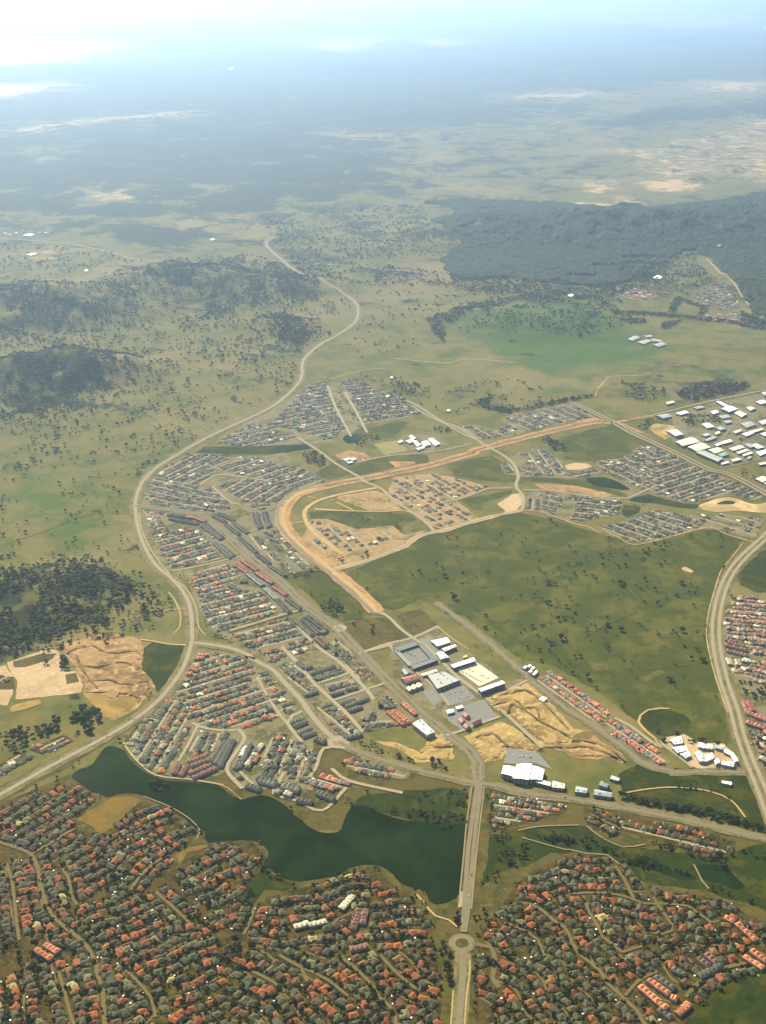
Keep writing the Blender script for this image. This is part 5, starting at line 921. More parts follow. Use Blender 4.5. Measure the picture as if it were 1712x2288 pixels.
# strips by the creek park
fill('beside the car-lined cross road by the creek park', 'mix', 'E3', [(1060, 250), (1200, 260), (1590, 320), (1590, 370), (1450, 410), (1250, 460), (1080, 500), (1060, 370)], [(1060, 300), (1590, 380)], pitch=14, period=44, size=(10, 12), trees=.4)
fill('in the island of houses between cross road and creek', 'near', 'E4', [(370, 370), (560, 415), (1200, 535), (1420, 610), (1390, 670), (1200, 715), (1080, 650), (800, 560), (580, 500)], [(400, 400), (1200, 590)], pitch=17, period=54, size=(12, 14), trees=.5)
fill('between the highway and the muddy pond trees', 'mix', 'D1', [(280, 1100), (540, 990), (610, 1040), (350, 1145)], [(300, 1120), (560, 1000)], pitch=14, period=34, size=(10, 11), trees=.2)
fill('in the short rows beside the highway verge', 'mix', 'D1', [(-40, 1290), (150, 1140), (290, 1170), (-40, 1360)], [(0, 1300), (250, 1160)], pitch=15, period=38, size=(10, 12), trees=.2)
fill('on bare lots by the earthworks', 'new', 'D1', [(-40, 490), (90, 480), (110, 590), (-40, 600)], [(0, 560), (100, 500)], prob=.6, trees=.1)
# lakeside town
fill('in the wedge of rows between the ring road and the boulevard', 'mix', 'D2', [(640, 140), (900, 150), (1100, 210), (1200, 280), (1250, 340), (1400, 480), (1500, 620), (1440, 690), (1320, 700), (1200, 770), (1000, 780), (650, 760), (480, 480), (560, 330)], [(540, 540), (1080, 370)], pitch=16, period=55, trees=.45)
fill('in the lakeside rows below the ring road', 'mix', 'D2', [(480, 480), (650, 760), (720, 880), (600, 1000), (470, 1160), (340, 1150), (180, 1050), (100, 940), (130, 850), (250, 700), (350, 600)], [(200, 1050), (380, 770)], pitch=16, period=55, trees=.5)
fill('in the lakeside rows below the ring road', 'mix', 'D2', [(650, 780), (880, 810), (950, 860), (800, 980), (600, 1040), (690, 880)], [(600, 1000), (690, 800)], pitch=16, period=50, trees=.5)
fill('in the grey rows across the lake avenue', 'new', 'D2', [(1230, 910), (1380, 820), (1560, 900), (1655, 1000), (1680, 1240), (1400, 1180), (1300, 1200), (1130, 1180), (1240, 1100)], [(1260, 1080), (1340, 900)], pitch=15, period=48, trees=.5)
fill('in the grey rows across the lake avenue', 'new', 'D2', [(1000, 1130), (1080, 1130), (1230, 1280), (1130, 1290), (1040, 1240)], [(1000, 1150), (1130, 1280)], pitch=13, period=40, size=(10, 11), trees=.3)
fill('in the strip of houses along the cross road', 'mix', 'D3', [(880, 1320), (1100, 1300), (1480, 1420), (1440, 1480), (1200, 1470), (880, 1390)], [(900, 1350), (1440, 1450)], pitch=14, period=42, size=(10, 12), trees=.4)
fill('in the small block by the lakeside flats', 'redstrip', 'E2', [(960, 110), (1060, 90), (1240, 170), (1200, 230), (1100, 210), (960, 160)], [(970, 130), (1200, 200)], pitch=16, period=50, trees=.3)
fill('in the blocks between boulevard and main street', 'new', 'D3', [(240, 440), (400, 400), (650, 650), (600, 690), (490, 715), (240, 480)], [(280, 450), (580, 680)], pitch=14, period=46, size=(10, 13), trees=.4)
fill('in the blocks between boulevard and main street', 'new', 'D3', [(560, 520), (780, 440), (870, 520), (620, 590)], [(580, 560), (860, 470)], pitch=13, period=40, size=(10, 12), trees=.3)
fill('in the blocks between boulevard and main street', 'new', 'D3', [(650, 620), (880, 550), (990, 640), (740, 710)], [(680, 660), (950, 590)], pitch=13, period=38, size=(10, 12), trees=.3)
fill('in the blocks between boulevard and main street', 'new', 'D3', [(550, 850), (640, 800), (770, 800), (1030, 1065), (880, 1110), (700, 950)], [(600, 830), (920, 1090)], pitch=14, period=42, size=(11, 13), trees=.3)
fill('in the mixed block above the main street', 'mix', 'D3', [(840, 370), (960, 370), (1140, 520), (1020, 580), (900, 480)], [(850, 390), (1020, 560)], pitch=13, period=44, size=(10, 13), trees=.3)
fill('in the mixed block above the main street', 'new', 'D3', [(1000, 950), (1120, 890), (1350, 955), (1340, 995), (1180, 1020), (1080, 1060)], [(1020, 980), (1320, 960)], pitch=15, period=46, size=(12, 16), trees=.4)
fill('in the mixed block above the main street', 'new', 'D3', [(1190, 780), (1300, 690), (1400, 780), (1290, 850), (1440, 960), (1380, 980)], [(1200, 780), (1400, 940)], pitch=14, period=44, size=(11, 14), trees=.6)
fill('in the rows above the boulevard', 'mix', 'D3', [(-180, 140), (0, 70), (300, 5), (420, 60), (500, 170), (300, 230), (60, 310), (-100, 230)], [(0, 170), (400, 70)], pitch=15, period=50, trees=.4)
fill('in the rows above the boulevard', 'mix', 'D3', [(330, 270), (500, 200), (620, 270), (380, 370)], [(350, 310), (580, 240)], pitch=15, period=46, trees=.5)
fill('in the rows above the boulevard', 'mix', 'D3', [(90, 340), (280, 290), (330, 370), (190, 410)], [(120, 370), (320, 330)], pitch=15, period=46, trees=.4)
fill('in the rows above the boulevard', 'new', 'D3', [(700, 240), (860, 190), (960, 330), (820, 390)], [(720, 260), (860, 380)], pitch=15, period=46, trees=.6, prob=.7)
# long new town along the ring road
fill('in the straight rows inside the ring road', 'mix', 'C5', [(240, 240), (340, 200), (420, 290), (560, 250), (650, 260), (780, 400), (890, 530), (700, 590), (480, 640), (440, 630), (330, 480), (250, 320)], [(350, 460), (640, 380)], pitch=15, period=46, size=(11, 14), trees=.25)
fill('in the straight rows inside the ring road', 'mix', 'C5', [(180, 90), (330, 100), (350, 170), (390, 250), (240, 240), (190, 150)], [(180, 100), (250, 260)], pitch=15, period=46, size=(11, 14), trees=.2)
fill('in the straight rows inside the ring road', 'mix', 'C5', [(620, 680), (800, 600), (970, 580), (1090, 690), (900, 760), (620, 820), (600, 760)], [(640, 740), (960, 650)], pitch=15, period=46, size=(11, 14), trees=.25)
fill('in the straight rows inside the ring road', 'mix', 'C5', [(640, 800), (900, 760), (960, 830), (690, 890)], [(660, 850), (900, 790)], pitch=15, period=46, size=(11, 14), trees=.25)
fill('in the straight rows inside the ring road', 'mix', 'C5', [(690, 890), (950, 830), (1120, 820), (1280, 860), (1350, 950), (1420, 1030), (1200, 1090), (830, 1210), (760, 1130), (740, 1050), (700, 960)], [(740, 990), (1300, 850)], pitch=15, period=46, size=(11, 14), trees=.35)
for pts in ([(680, 230), (740, 240), (850, 330), (800, 355)], [(1120, 300), (1200, 320), (1330, 450), (1240, 455)], [(1240, 255), (1330, 270), (1500, 450), (1420, 460)], [(1330, 250), (1440, 290), (1620, 460), (1560, 475)], [(1480, 480), (1570, 460), (1700, 580), (1660, 650)], [(1290, 470), (1380, 470), (1430, 545), (1370, 560)], [(1400, 560), (1460, 570), (1560, 650), (1510, 665)]):
    fill('in the diagonal rows by the orange arterial', 'new', 'C5', pts, [pts[0], pts[3]], pitch=13, period=36, size=(10, 12), trees=.15)
fill('in the fan of rows inside the ring road bend', 'new', 'C1', [(500, 700), (780, 710), (830, 740), (730, 810), (560, 870), (440, 920), (270, 870), (250, 830), (430, 760)], [(280, 870), (470, 780)], pitch=14, period=46, size=(11, 13), trees=.15)
fill('in the fan of rows inside the ring road bend', 'new', 'C1', [(230, 890), (560, 950), (580, 1000), (440, 1050), (340, 1120), (230, 1110), (160, 1040), (190, 960)], [(220, 900), (560, 980)], pitch=14, period=46, size=(11, 13), trees=.15)
fill('in the fan of rows inside the ring road bend', 'new', 'C1', [(490, 900), (620, 820), (730, 830), (600, 930), (520, 940)], [(500, 920), (700, 830)], pitch=14, period=44, size=(11, 13), trees=.15)
fill('in the slanting rows above the fan', 'new', 'C1', [(740, 800), (960, 720), (1100, 740), (1180, 770), (1440, 830), (1600, 920), (1400, 970), (1200, 940), (1080, 910), (960, 880), (860, 850)], [(860, 850), (1150, 760)], pitch=14, period=46, size=(11, 13), trees=.15)
fill('in the slanting rows above the fan', 'new', 'C1', [(760, 950), (1000, 890), (1230, 950), (1370, 980), (1240, 1090), (1100, 1080), (960, 1080)], [(900, 1030), (1100, 920)], pitch=14, period=46, size=(11, 13), trees=.15)
fill('in the fan of rows inside the ring road bend', 'new', 'C1', [(380, 1110), (520, 1030), (680, 960), (800, 1060), (860, 1130), (740, 1160), (440, 1150)], [(440, 1100), (740, 1150)], pitch=14, period=44, size=(11, 13), trees=.15)
fill('in the slanting rows above the fan', 'new', 'C1', [(1000, 1110), (1160, 1090), (1140, 1140), (1010, 1145)], [(1000, 1130), (1150, 1110)], pitch=14, period=40, size=(11, 13), trees=.15)
fill('in the upper suburb around the long green', 'new', 'C2', [(-230, 540), (0, 330), (180, 140), (310, 120), (440, 330), (470, 500), (320, 590), (200, 540), (0, 490), (-100, 480)], [(0, 440), (400, 370)], pitch=14, period=46, size=(11, 14), trees=.3)
fill('in the upper suburb around the long green', 'new', 'C2', [(450, 110), (560, 90), (700, 170), (940, 230), (1000, 320), (1100, 370), (1000, 400), (740, 440), (640, 460), (540, 280)], [(560, 300), (900, 250)], pitch=15, period=50, size=(11, 14), trees=.6)
fill('in the upper suburb around the long green', 'new', 'C1', [(740, 610), (920, 500), (1000, 450), (1200, 510), (1400, 580), (1230, 605), (960, 640)], [(900, 560), (1180, 500)], pitch=14, period=46, size=(11, 13), trees=.2)
fill('among half-built lots by the orange arterial', 'new', 'C2', [(860, 900), (1200, 860), (1600, 960), (1370, 1070), (1250, 1060), (1560, 1230), (1300, 1310), (1180, 1270), (950, 1130), (820, 1000)], [(1050, 890), (1400, 1100)], pitch=17, period=50, prob=.42, size=(11, 14), trees=.12)
fill('among half-built lots by the orange arterial', 'new', 'C6', [(510, 310), (700, 370), (900, 395), (1100, 400), (1260, 460), (1000, 550), (640, 600), (540, 560), (450, 470)], [(560, 400), (760, 580)], pitch=17, period=48, prob=.33, size=(11, 14), trees=.1)
fill('in the strip of houses below the tree line', 'new', 'C3', [(530, 310), (1000, 205), (1170, 190), (1350, 290), (1000, 360), (760, 420), (700, 400), (580, 320)], [(640, 330), (820, 410)], pitch=14, period=46, size=(11, 14), trees=.2)
fill('in the strip of houses below the tree line', 'new', 'C3', [(110, 395), (200, 380), (480, 430), (560, 350), (650, 400), (580, 450), (400, 490), (280, 500)], [(140, 400), (300, 490)], pitch=17, period=50, prob=.7, size=(12, 16), trees=.4)
fill('in the block beside the sand oval', 'new', 'C3', [(680, 640), (880, 590), (1040, 720), (1100, 830), (990, 840), (800, 830), (720, 690)], [(780, 640), (900, 800)], pitch=14, period=44, size=(11, 14), trees=.2)
fill('in the block beside the sand oval', 'new', 'C3', [(500, 745), (580, 710), (640, 795), (540, 815)], [(510, 750), (560, 810)], pitch=15, period=44, size=(11, 14), trees=.2)
fill('in the block beside the sand oval', 'new', 'C3', [(660, 770), (790, 770), (800, 830), (690, 830)], [(680, 780), (790, 820)], pitch=15, period=44, size=(11, 14), trees=.2)
fill('in the block beside the sand oval', 'new', 'C3', [(1110, 800), (1360, 785), (1430, 810), (1200, 860), (1120, 840)], [(1130, 840), (1400, 800)], pitch=14, period=40, size=(11, 14), trees=.2)
fill('in the suburb between dual road and silty pond', 'new', 'C4', [(80, 790), (330, 770), (520, 640), (640, 680), (620, 900), (610, 1080), (520, 1050), (480, 1020), (250, 930), (70, 820)], [(100, 830), (480, 1010)], pitch=14, period=46, size=(11, 14), trees=.2)
fill('in the suburb between dual road and silty pond', 'new', 'C4', [(640, 680), (700, 690), (1000, 820), (1290, 960), (1500, 1040), (1640, 1120), (1540, 1145), (1400, 1080), (1300, 1080), (1200, 1120), (1030, 1150), (900, 1170), (700, 1110), (610, 1080), (620, 900)], [(610, 1080), (830, 1010)], pitch=14, period=48, size=(11, 14), trees=.2)
fill('in the new blocks above the meadow', 'new', 'C3', [(750, 1045), (860, 1070), (840, 1165), (740, 1150)], [(760, 1140), (770, 1060)], pitch=14, period=44, size=(11, 14), trees=.1)
fill('in the new blocks above the meadow', 'new', 'C3', [(810, 985), (1000, 1005), (1060, 1060), (980, 1220), (880, 1180), (900, 1060)], [(820, 1000), (980, 1030)], pitch=14, period=46, size=(11, 14), prob=.8, trees=.1)
fill('in the new blocks above the meadow', 'new', 'C3', [(1140, 1035), (1580, 1065), (1600, 1110), (1580, 1195), (1330, 1225), (1190, 1262), (1100, 1225), (1230, 1140)], [(1200, 1050), (1560, 1090)], pitch=14, period=48, size=(11, 14), prob=.85, trees=.1)
fill('in the new blocks above the meadow', 'new', 'C4', [(100, 1405), (330, 1350), (590, 1235), (880, 1290), (1080, 1370), (1000, 1415), (800, 1465), (650, 1510), (430, 1540), (280, 1475)], [(330, 1370), (560, 1450)], pitch=14, period=48, size=(11, 14), prob=.85, trees=.12)
fill('in the new blocks above the meadow', 'new', 'C4', [(1080, 1290), (1290, 1290), (1600, 1320), (1560, 1480), (1430, 1470), (1270, 1415), (1040, 1350)], [(1100, 1310), (1500, 1440)], pitch=16, period=52, size=(11, 14), prob=.45, trees=.1)
fill('in the brown-roofed suburb across the dual road', 'brown', 'D6', [(1170, 580), (1300, 570), (1560, 600), (1560, 1060), (1330, 1050), (1150, 1010), (1125, 900), (1130, 750)], [(1140, 800), (1475, 830)], pitch=15, period=52, size=(12, 14), trees=.5)
fill('in the brown-roofed suburb across the dual road', 'brown', 'D6', [(1150, 1080), (1560, 1090), (1560, 1300), (1370, 1260), (1180, 1170)], [(1160, 1120), (1475, 1190)], pitch=15, period=50, size=(12, 14), trees=.5)
fill('in the brown-roofed suburb across the dual road', 'brown', 'D6', [(1340, 1680), (1560, 1690), (1560, 1980), (1430, 1950)], [(1350, 1700), (1475, 1760)], pitch=16, period=54, size=(12, 14), trees=.7)
fill('in the red-roofed strip beside the meadow', 'redstrip', 'D5', [(420, 335), (530, 255), (640, 335), (860, 485), (1000, 585), (1120, 672), (960, 725), (700, 545), (540, 435)], [(480, 300), (1040, 700)], pitch=14, period=36, size=(11.5, 13), trees=.3)
fill('in the red-roofed strip beside the meadow', 'redstrip', 'D5', [(960, 740), (1110, 690), (1300, 830), (1500, 960), (1630, 1095), (1500, 1110), (1350, 1010), (1150, 850)], [(1000, 720), (1580, 1100)], pitch=15, period=42, size=(12, 13), trees=.4)
fill('in the distant tree-lined estate below the pine wood', 'brown', 'B3', [(660, 400), (760, 390), (1000, 440), (960, 470), (840, 470), (740, 440)], [(680, 410), (960, 460)], pitch=18, period=50, prob=.8, size=(14, 20), trees=.3)
fill('in the distant tree-lined estate below the pine wood', 'new', 'B3', [(1190, 460), (1250, 410), (1400, 400), (1500, 500), (1440, 540), (1280, 510)], [(1200, 460), (1440, 530)], pitch=18, period=50, prob=.9, size=(14, 20), trees=.3)
fill('in the distant tree-lined estate below the pine wood', 'brown', 'B3', [(1290, 560), (1460, 560), (1640, 620), (1640, 650), (1480, 610), (1280, 600)], [(1290, 570), (1600, 620)], pitch=18, period=50, prob=.9, size=(14, 20), trees=.3)
fill('in the far town beside the highway', 'new', 'B1', [(0, 20), (140, 40), (330, 40), (300, 80), (0, 75)], [(0, 50), (300, 60)], pitch=24, period=80, prob=.8, size=(16, 22), trees=.5)
mesh_obj('streets', ST_V, ST_F, M['street'], kind='structure'); mesh_obj('streets', SN_V, SN_F, M['street_near'], kind='structure')

# ------------------------------------------------------------------ build the houses: the 300 that show largest one by one, the rest as one mass
def proj_scale(x, y): return FPX/(y*cP+CAMH*sP)
def in_view(x, y, m=0):
    zc = y*cP+CAMH*sP; u = PW/2+FPX*x/zc; v = PH/2+FPX*(CAMH*cP-y*sP)/zc
    return (-m < u < PW+m) & (-m < v < PH+m)
HOUSES = [h for h in HOUSES if in_view(h[0], h[1], 140)]
HOUSES.sort(key=lambda h: -proj_scale(h[0], h[1])*h[3]*(1.0 if in_view(h[0], h[1], -4) else .2))
WALLC = [(.36, .25, .16), (.42, .36, .27), (.28, .17, .11), (.50, .47, .40)]
def house_shape(w_, d_, s):
    """main block and, for most, a wing: walls and roofs"""
    h, rh = (2.9, d_*.24) if s < .85 else (5.4, d_*.22)
    blocks = [(w_, d_, h, rh, 0, 0)]
    if s > .3: wx = w_*.42; blocks.append((wx, d_*.75, h-.15, wx*.23, (w_*.26 if s > .6 else -w_*.26), -d_*.48))
    return blocks, s > .78 and s < .85
cache = {}
def proto(si, roof_c, wi):
    k = ('r', si, roof_c); s = [.1, .45, .7, .95][si]; w_, d_ = [(15, 12), (17, 12), (18.5, 12.5), (14, 11.5)][si]
    blocks, gb = house_shape(w_, d_, s); out = []
    for j, (bw, bd, bh, br, bx, by) in enumerate(blocks):
        (wv, wf), (rv, rf) = hip(bw, bd, bh, br, .6, False, bx, by)
        for nm, kk, v, f, c, mt in (('roof', ('r', si, roof_c, j), rv, rf, roof_c, 'roof'), ('wall', ('w', si, wi, j), wv, wf, WALLC[wi], 'wall')):
            if kk not in cache:
                me = bpy.data.meshes.new(nm if j == 0 else 'wing_'+nm); me.from_pydata(v, [], f); me.materials.append(M[mt]); a = me.color_attributes.new('tone', 'FLOAT_COLOR', 'POINT')
                a.data.foreach_set('color', np.tile(np.array([*c, 1], np.float32), len(v))); cache[kk] = me
            out.append((nm if j == 0 else 'wing_'+nm, cache[kk]))
    if 'ch' not in cache:
        v, f = box(0, 0, 0, 5.6, 2.6, .14); me = bpy.data.meshes.new('driveway'); me.from_pydata(v, [], f); me.materials.append(M['path']); cache['ch'] = me
    return out
SHAPE = ['compact', 'winged', 'long winged', 'two-storey winged']
for h in HOUSES[:300]:
    x, y, ang, w_, d_, rc, s, where, tr = h; si = 0 if s < .3 else 1 if s < .6 else 2 if s < .85 else 3
    root = empty('house', x, y, float(height(x, y)), ang); tag(root, f'{SHAPE[si]} {RN(rc)} roofed house {where}', 'house', f'{SHAPE[si]} {RN(rc)} houses {where}')
    k = random.uniform(.94, 1.06); root.scale = (k, k, 1); wi = random.randrange(4)
    for nm, me in proto(si, rc, wi): link(nm, me, root)
    o = link('driveway', cache['ch'], root); o.location = (random.choice((-4, 4)), -d_*.5-4.2 if si == 0 else -d_*.5-7.0, .45); o.rotation_euler = (0, 0, math.pi/2)
WV_, WF_, WC_, RV_, RF_, RC_ = [], [], [], [], [], []
HZ = height(np.array([h[0] for h in HOUSES]), np.array([h[1] for h in HOUSES]))
for (x, y, ang, w_, d_, rc, s, where, tr), hz in zip(HOUSES[300:], HZ[300:]):
    blocks, gb = house_shape(w_, d_, s); ca, sa = math.cos(ang), math.sin(ang); j = random.uniform(.82, 1.2); rcj = tuple(min(.8, c*j) for c in rc); wc = WALLC[random.randrange(4)]
    for bw, bd, bh, br, bx, by in blocks:
        (wv, wf), (rv, rf) = hip(bw, bd, bh, br, .5, s > .9, bx, by)
        for src, f, VV, FF, CC, c in ((wv, wf, WV_, WF_, WC_, wc), (rv, rf[:4], RV_, RF_, RC_, rcj)):
            b0 = len(VV); VV += [(x+p[0]*ca-p[1]*sa, y+p[0]*sa+p[1]*ca, p[2]+hz) for p in src]; FF += [tuple(i+b0 for i in g) for g in f]; CC += [c]*len(src)
root = bpy.data.objects.new('suburban_houses', None); col.objects.link(root); root['kind'] = 'stuff'; tag(root, 'dense mass of small suburban houses with grey and orange roofs', 'houses')
o = mesh_obj('house_walls', WV_, WF_, M['wall'], root, cols=np.array(WC_), kind='stuff'); o = mesh_obj('house_roofs', RV_, RF_, M['roof'], root, cols=np.array(RC_), kind='stuff')
print('HOUSES', len(HOUSES))

# ------------------------------------------------------------------ trees
TREES = []                                               # x, y, crown radius, height, tone, where
def value_noise(x, y, L, seed):
    xi, yi = np.floor(x/L), np.floor(y/L); fx, fy = x/L-xi, y/L-yi; fx, fy = fx*fx*(3-2*fx), fy*fy*(3-2*fy)
    def hsh(a, b): v = np.sin(a*127.1+b*311.7+seed*74.7)*43758.5453; return v-np.floor(v)
    return (hsh(xi, yi)*(1-fx)+hsh(xi+1, yi)*fx)*(1-fy)+(hsh(xi, yi+1)*(1-fx)+hsh(xi+1, yi+1)*fx)*fy

def scatter(where, key, pts, per_ha, rad=(3.5, 7), clump=0.0, tone=(.046, .052, .024), roads=4, L=90, seed=1, avoid=True, soft=0):
    P = [G(*p) for p in PX(key, pts)] if not isinstance(key, tuple) else pts
    A = np.array(P); x0, y0 = A.min(0); x1, y1 = A.max(0); n = int((x1-x0)*(y1-y0)/1e4*per_ha)
    if n < 1: return
    if soft: x0 -= soft; y0 -= soft*1.6; x1 += soft; y1 += soft*1.6; n = int((x1-x0)*(y1-y0)/1e4*per_ha)
    x, y = rng.uniform(x0, x1, n), rng.uniform(y0, y1, n); ok = inside(P, x, y)
    if soft:                                             # woods thin out across their edge
        d = dist_line(P, x, y, True); ok = rng.uniform(0, 1, n) < np.clip(.5+np.where(ok, d, -d)/(2*soft), 0, 1)**1.5
    if clump: ok &= (.6*value_noise(x, y, L, seed)+.4*value_noise(x, y, L*.35, seed+3)) > clump*rng.uniform(.85, 1.1, n)
    x, y = x[ok], y[ok]
    if len(x) == 0: return
    ok = np.ones(len(x), bool)
    if avoid:
        for W in WATER+[q for q in SHEDQ]:
            ok &= ~inside(W, x, y)
        for rp, hw in ROADS:
            if rp[:, 0].max() < x.min()-30 or rp[:, 0].min() > x.max()+30 or rp[:, 1].max() < y.min()-30 or rp[:, 1].min() > y.max()+30: continue
            ok &= dist_line(rp, x, y) > hw+roads
        for c, r, q in FOOT:
            if q is None: ok &= (x-c[0])**2+(y-c[1])**2 > (r*.8)**2
    for a, b in zip(x[ok], y[ok]):
        r = random.uniform(*rad)*random.choice((.75, 1, 1, 1.2)); TREES.append((a, b, r, r*random.uniform(1.3, 1.9), tuple(np.array(tone)*random.uniform(.65, 1.45)), where))
gt = (.022, .026, .007)
# gardens
for x, y, ang, w_, d_, rc, s, where, tr in HOUSES:
    k = tr*(11.0 if tr > .55 and y < 2700 else 3.6)
    while k > 0:
        if random.random() < min(1, k):
            a = random.uniform(0, 6.28); d = random.uniform(7.5, 15.5); r = random.choice((random.uniform(1.4, 2.8), random.uniform(2.0, 5.2)))*(1.0 if tr > .45 else .8); px_, py_ = x+math.cos(a)*d, y+math.sin(a)*d
            if free(px_, py_, .35*r-.9): TREES.append((px_, py_, r, r*random.uniform(1.3, 2.0), tuple(np.array(gt)*random.uniform(.55, 1.7)), where))
        k -= 1
# tiny pale sheds added to stand in for sun glints between the houses
SV, SF, SCOL = [], [], []
for x, y, ang, w_, d_, rc, s, where, tr in HOUSES:
    if random.random() < .42:
        a = random.uniform(0, 6.28); px_, py_ = x+math.cos(a)*12, y+math.sin(a)*12
        if free(px_, py_, 1.0):
            v, f = box(px_, py_, 0, random.uniform(2, 4.2), random.uniform(2, 3.4), 2.4, math.cos(ang), math.sin(ang)); b0 = len(SV); SV += v; SF += [tuple(i+b0 for i in g) for g in f[1:]]; SCOL += [random.choice([(.85, .82, .70), (.70, .66, .52), (.45, .36, .22), (.30, .34, .30)])]*8
o = mesh_obj('glint_sheds', SV, SF, M['metal'], cols=np.array(SCOL), kind='stuff'); tag(o, 'tiny pale sheds standing in for sun glints between the suburban houses', 'sheds')
# woods and paddocks
wd = 'in the dense dark wood above the earthworks'
scatter(wd, 'O', [(-60, 1245), (60, 1225), (130, 1215), (210, 1220), (280, 1250), (345, 1290), (320, 1335), (250, 1345), (180, 1370), (100, 1395), (-60, 1425)], 95, (3.5, 7), 0.33, (.036, .038, .015), seed=2, soft=60)
scatter(wd, 'O', [(-60, 1190), (200, 1200), (300, 1250), (360, 1300), (330, 1360), (150, 1400), (-60, 1440)], 22, (3.5, 6.5), 0.42, seed=4)
hl = 'on the wooded hill beside the ring road'
scatter(hl, 'O', [(-60, 805), (60, 775), (130, 765), (220, 762), (290, 770), (330, 790), (300, 820), (250, 842), (190, 858), (150, 885), (80, 910), (-60, 900)], 95, (3.5, 7.5), .42, (.042, .050, .020), seed=5, soft=150)
scatter(hl, 'O', [(-60, 880), (180, 860), (330, 800), (480, 760), (640, 780), (640, 830), (560, 870), (420, 950), (300, 1030), (-60, 1010)], 15, (3.5, 7.5), .49, seed=6, L=70)
scatter(hl, 'O', [(-60, 730), (260, 690), (460, 680), (700, 690), (730, 740), (640, 790), (400, 790), (230, 770), (-60, 800)], 16, (4, 8), .47, seed=7, L=100)
scatter('on the far wooded ridge', 'O', [(-60, 620), (80, 612), (160, 635), (230, 618), (300, 588), (310, 640), (240, 690), (120, 725), (-60, 740)], 66, (4.5, 8.5), .43, (.042, .052, .022), seed=8, soft=220)
scatter('on the far wooded ridge', 'O', [(280, 592), (400, 568), (520, 558), (660, 590), (660, 640), (520, 660), (440, 690), (380, 650), (330, 640)], 58, (4.5, 8.5), .44, (.042, .052, .022), seed=9, soft=220)
scatter('on the far wooded ridge', 'O', [(440, 640), (620, 610), (720, 640), (740, 690), (560, 720), (470, 700)], 14, (5, 8), .47, seed=10)
scatter('in the dark thicket by the winding road', 'O', [(575, 680), (620, 680), (690, 715), (650, 748), (600, 735)], 75, (5, 8), .2, (.026, .032, .014), soft=50)
scatter('in the open paddocks', 'O', [(-60, 1010), (180, 1000), (280, 1080), (300, 1200), (180, 1210), (-60, 1240)], 6, (3.5, 6.5), .5, seed=11)
scatter('on the green slope below the pine wood', 'O', [(920, 690), (1030, 655), (1150, 640), (1290, 640), (1390, 700), (1250, 730), (1100, 740), (1000, 715)], 17, (5, 9), .46, (.036, .050, .022), seed=12, L=120)
scatter('on the green slope below the pine wood', 'O', [(920, 690), (1060, 652), (1120, 640), (1125, 646), (960, 700), (960, 740), (935, 720)], 60, (5, 8), 0)
scatter('in the open paddocks', 'O', [(680, 600), (900, 600), (1100, 620), (1290, 630), (930, 690), (900, 750), (760, 780), (760, 680)], 5, (4, 8), .52, seed=13)
scatter('in the open paddocks', 'O', [(1000, 830), (1100, 820), (1250, 860), (1150, 885), (1000, 900), (900, 880)], 14, (4, 7), .48, seed=14)
scatter('in the open paddocks', 'B2', [(1380, 1090), (1470, 1080), (1480, 1130), (1655, 1150), (1600, 1170), (1400, 1130)], 90, (5, 8), 0)
scatter('in the open paddocks', 'B2', [(830, 950), (960, 940), (1110, 1030), (1100, 1070), (1010, 1080), (900, 1010)], 45, (4, 7), .42, (.05, .05, .03), seed=15)
scatter('in the row along the strip of houses', 'C3', [(560, 225), (690, 222), (940, 165), (1150, 120), (1350, 85), (1360, 108), (1160, 150), (960, 190), (700, 240), (570, 245)], 130, (4, 6.5), 0)
scatter('on the knoll by the industrial estate', 'C4', [(290, 60), (480, 30), (640, 60), (740, 150), (700, 210), (560, 260), (430, 220), (300, 170)], 38, (4, 7), .36, seed=16)
scatter('in the dark wood behind the industrial estate', 'C4', [(820, 190), (870, 130), (1000, 90), (1150, 60), (1280, 80), (1480, 60), (1500, 110), (1400, 150), (1200, 190), (950, 245)], 110, (4, 7), 0, (.045, .036, .028))
scatter('in the dark plantation inside the industrial estate', 'C4', [(860, 420), (950, 370), (1100, 355), (1230, 400), (1230, 440), (1050, 440), (960, 470)], 70, (3.5, 6), 0, (.045, .040, .028)); scatter('in the dark plantation inside the industrial estate', 'C4', [(460, 470), (560, 400), (720, 390), (760, 430), (600, 450), (520, 530)], 70, (3.5, 6), 0)
scatter('in the dark plantation inside the industrial estate', 'C4', [(1340, 590), (1440, 570), (1500, 620), (1420, 640)], 60, (3, 5), 0, (.05, .04, .03)); scatter('in the dark plantation inside the industrial estate', 'C4', [(1390, 860), (1440, 840), (1560, 950), (1540, 970), (1430, 920)], 60, (3, 5), 0)
scatter('in the square copse inside the new town', 'C1', [(1420, 700), (1560, 680), (1620, 730), (1600, 820), (1540, 800), (1440, 760)], 75, (4, 6.5), 0, (.034, .042, .02))
scatter('at the edge of the paddock by the orange arterial', 'C3', [(840, 500), (960, 480), (1080, 560), (1080, 620), (1020, 640), (940, 570)], 60, (4, 7), 0)
scatter('beside the school playing field', 'C2', [(640, 560), (740, 560), (730, 600), (650, 600), (620, 640), (540, 630), (520, 600)], 60, (3.5, 6), 0); scatter('beside the school playing field', 'C2', [(1180, 500), (1260, 470), (1340, 500), (1320, 540), (1220, 530)], 60, (3.5, 6), 0)
scatter('along the long green of the upper suburb', 'C2', [(420, 210), (460, 200), (620, 500), (560, 470)], 30, (3, 5), 0); scatter('along the upper suburb edge', 'C2', [(560, 60), (700, 40), (800, 130), (960, 180), (1150, 180), (1150, 260), (940, 240), (720, 160)], 30, (4, 6), .42, (.05, .052, .03), seed=18)
mm = 'standing alone in the big meadow'
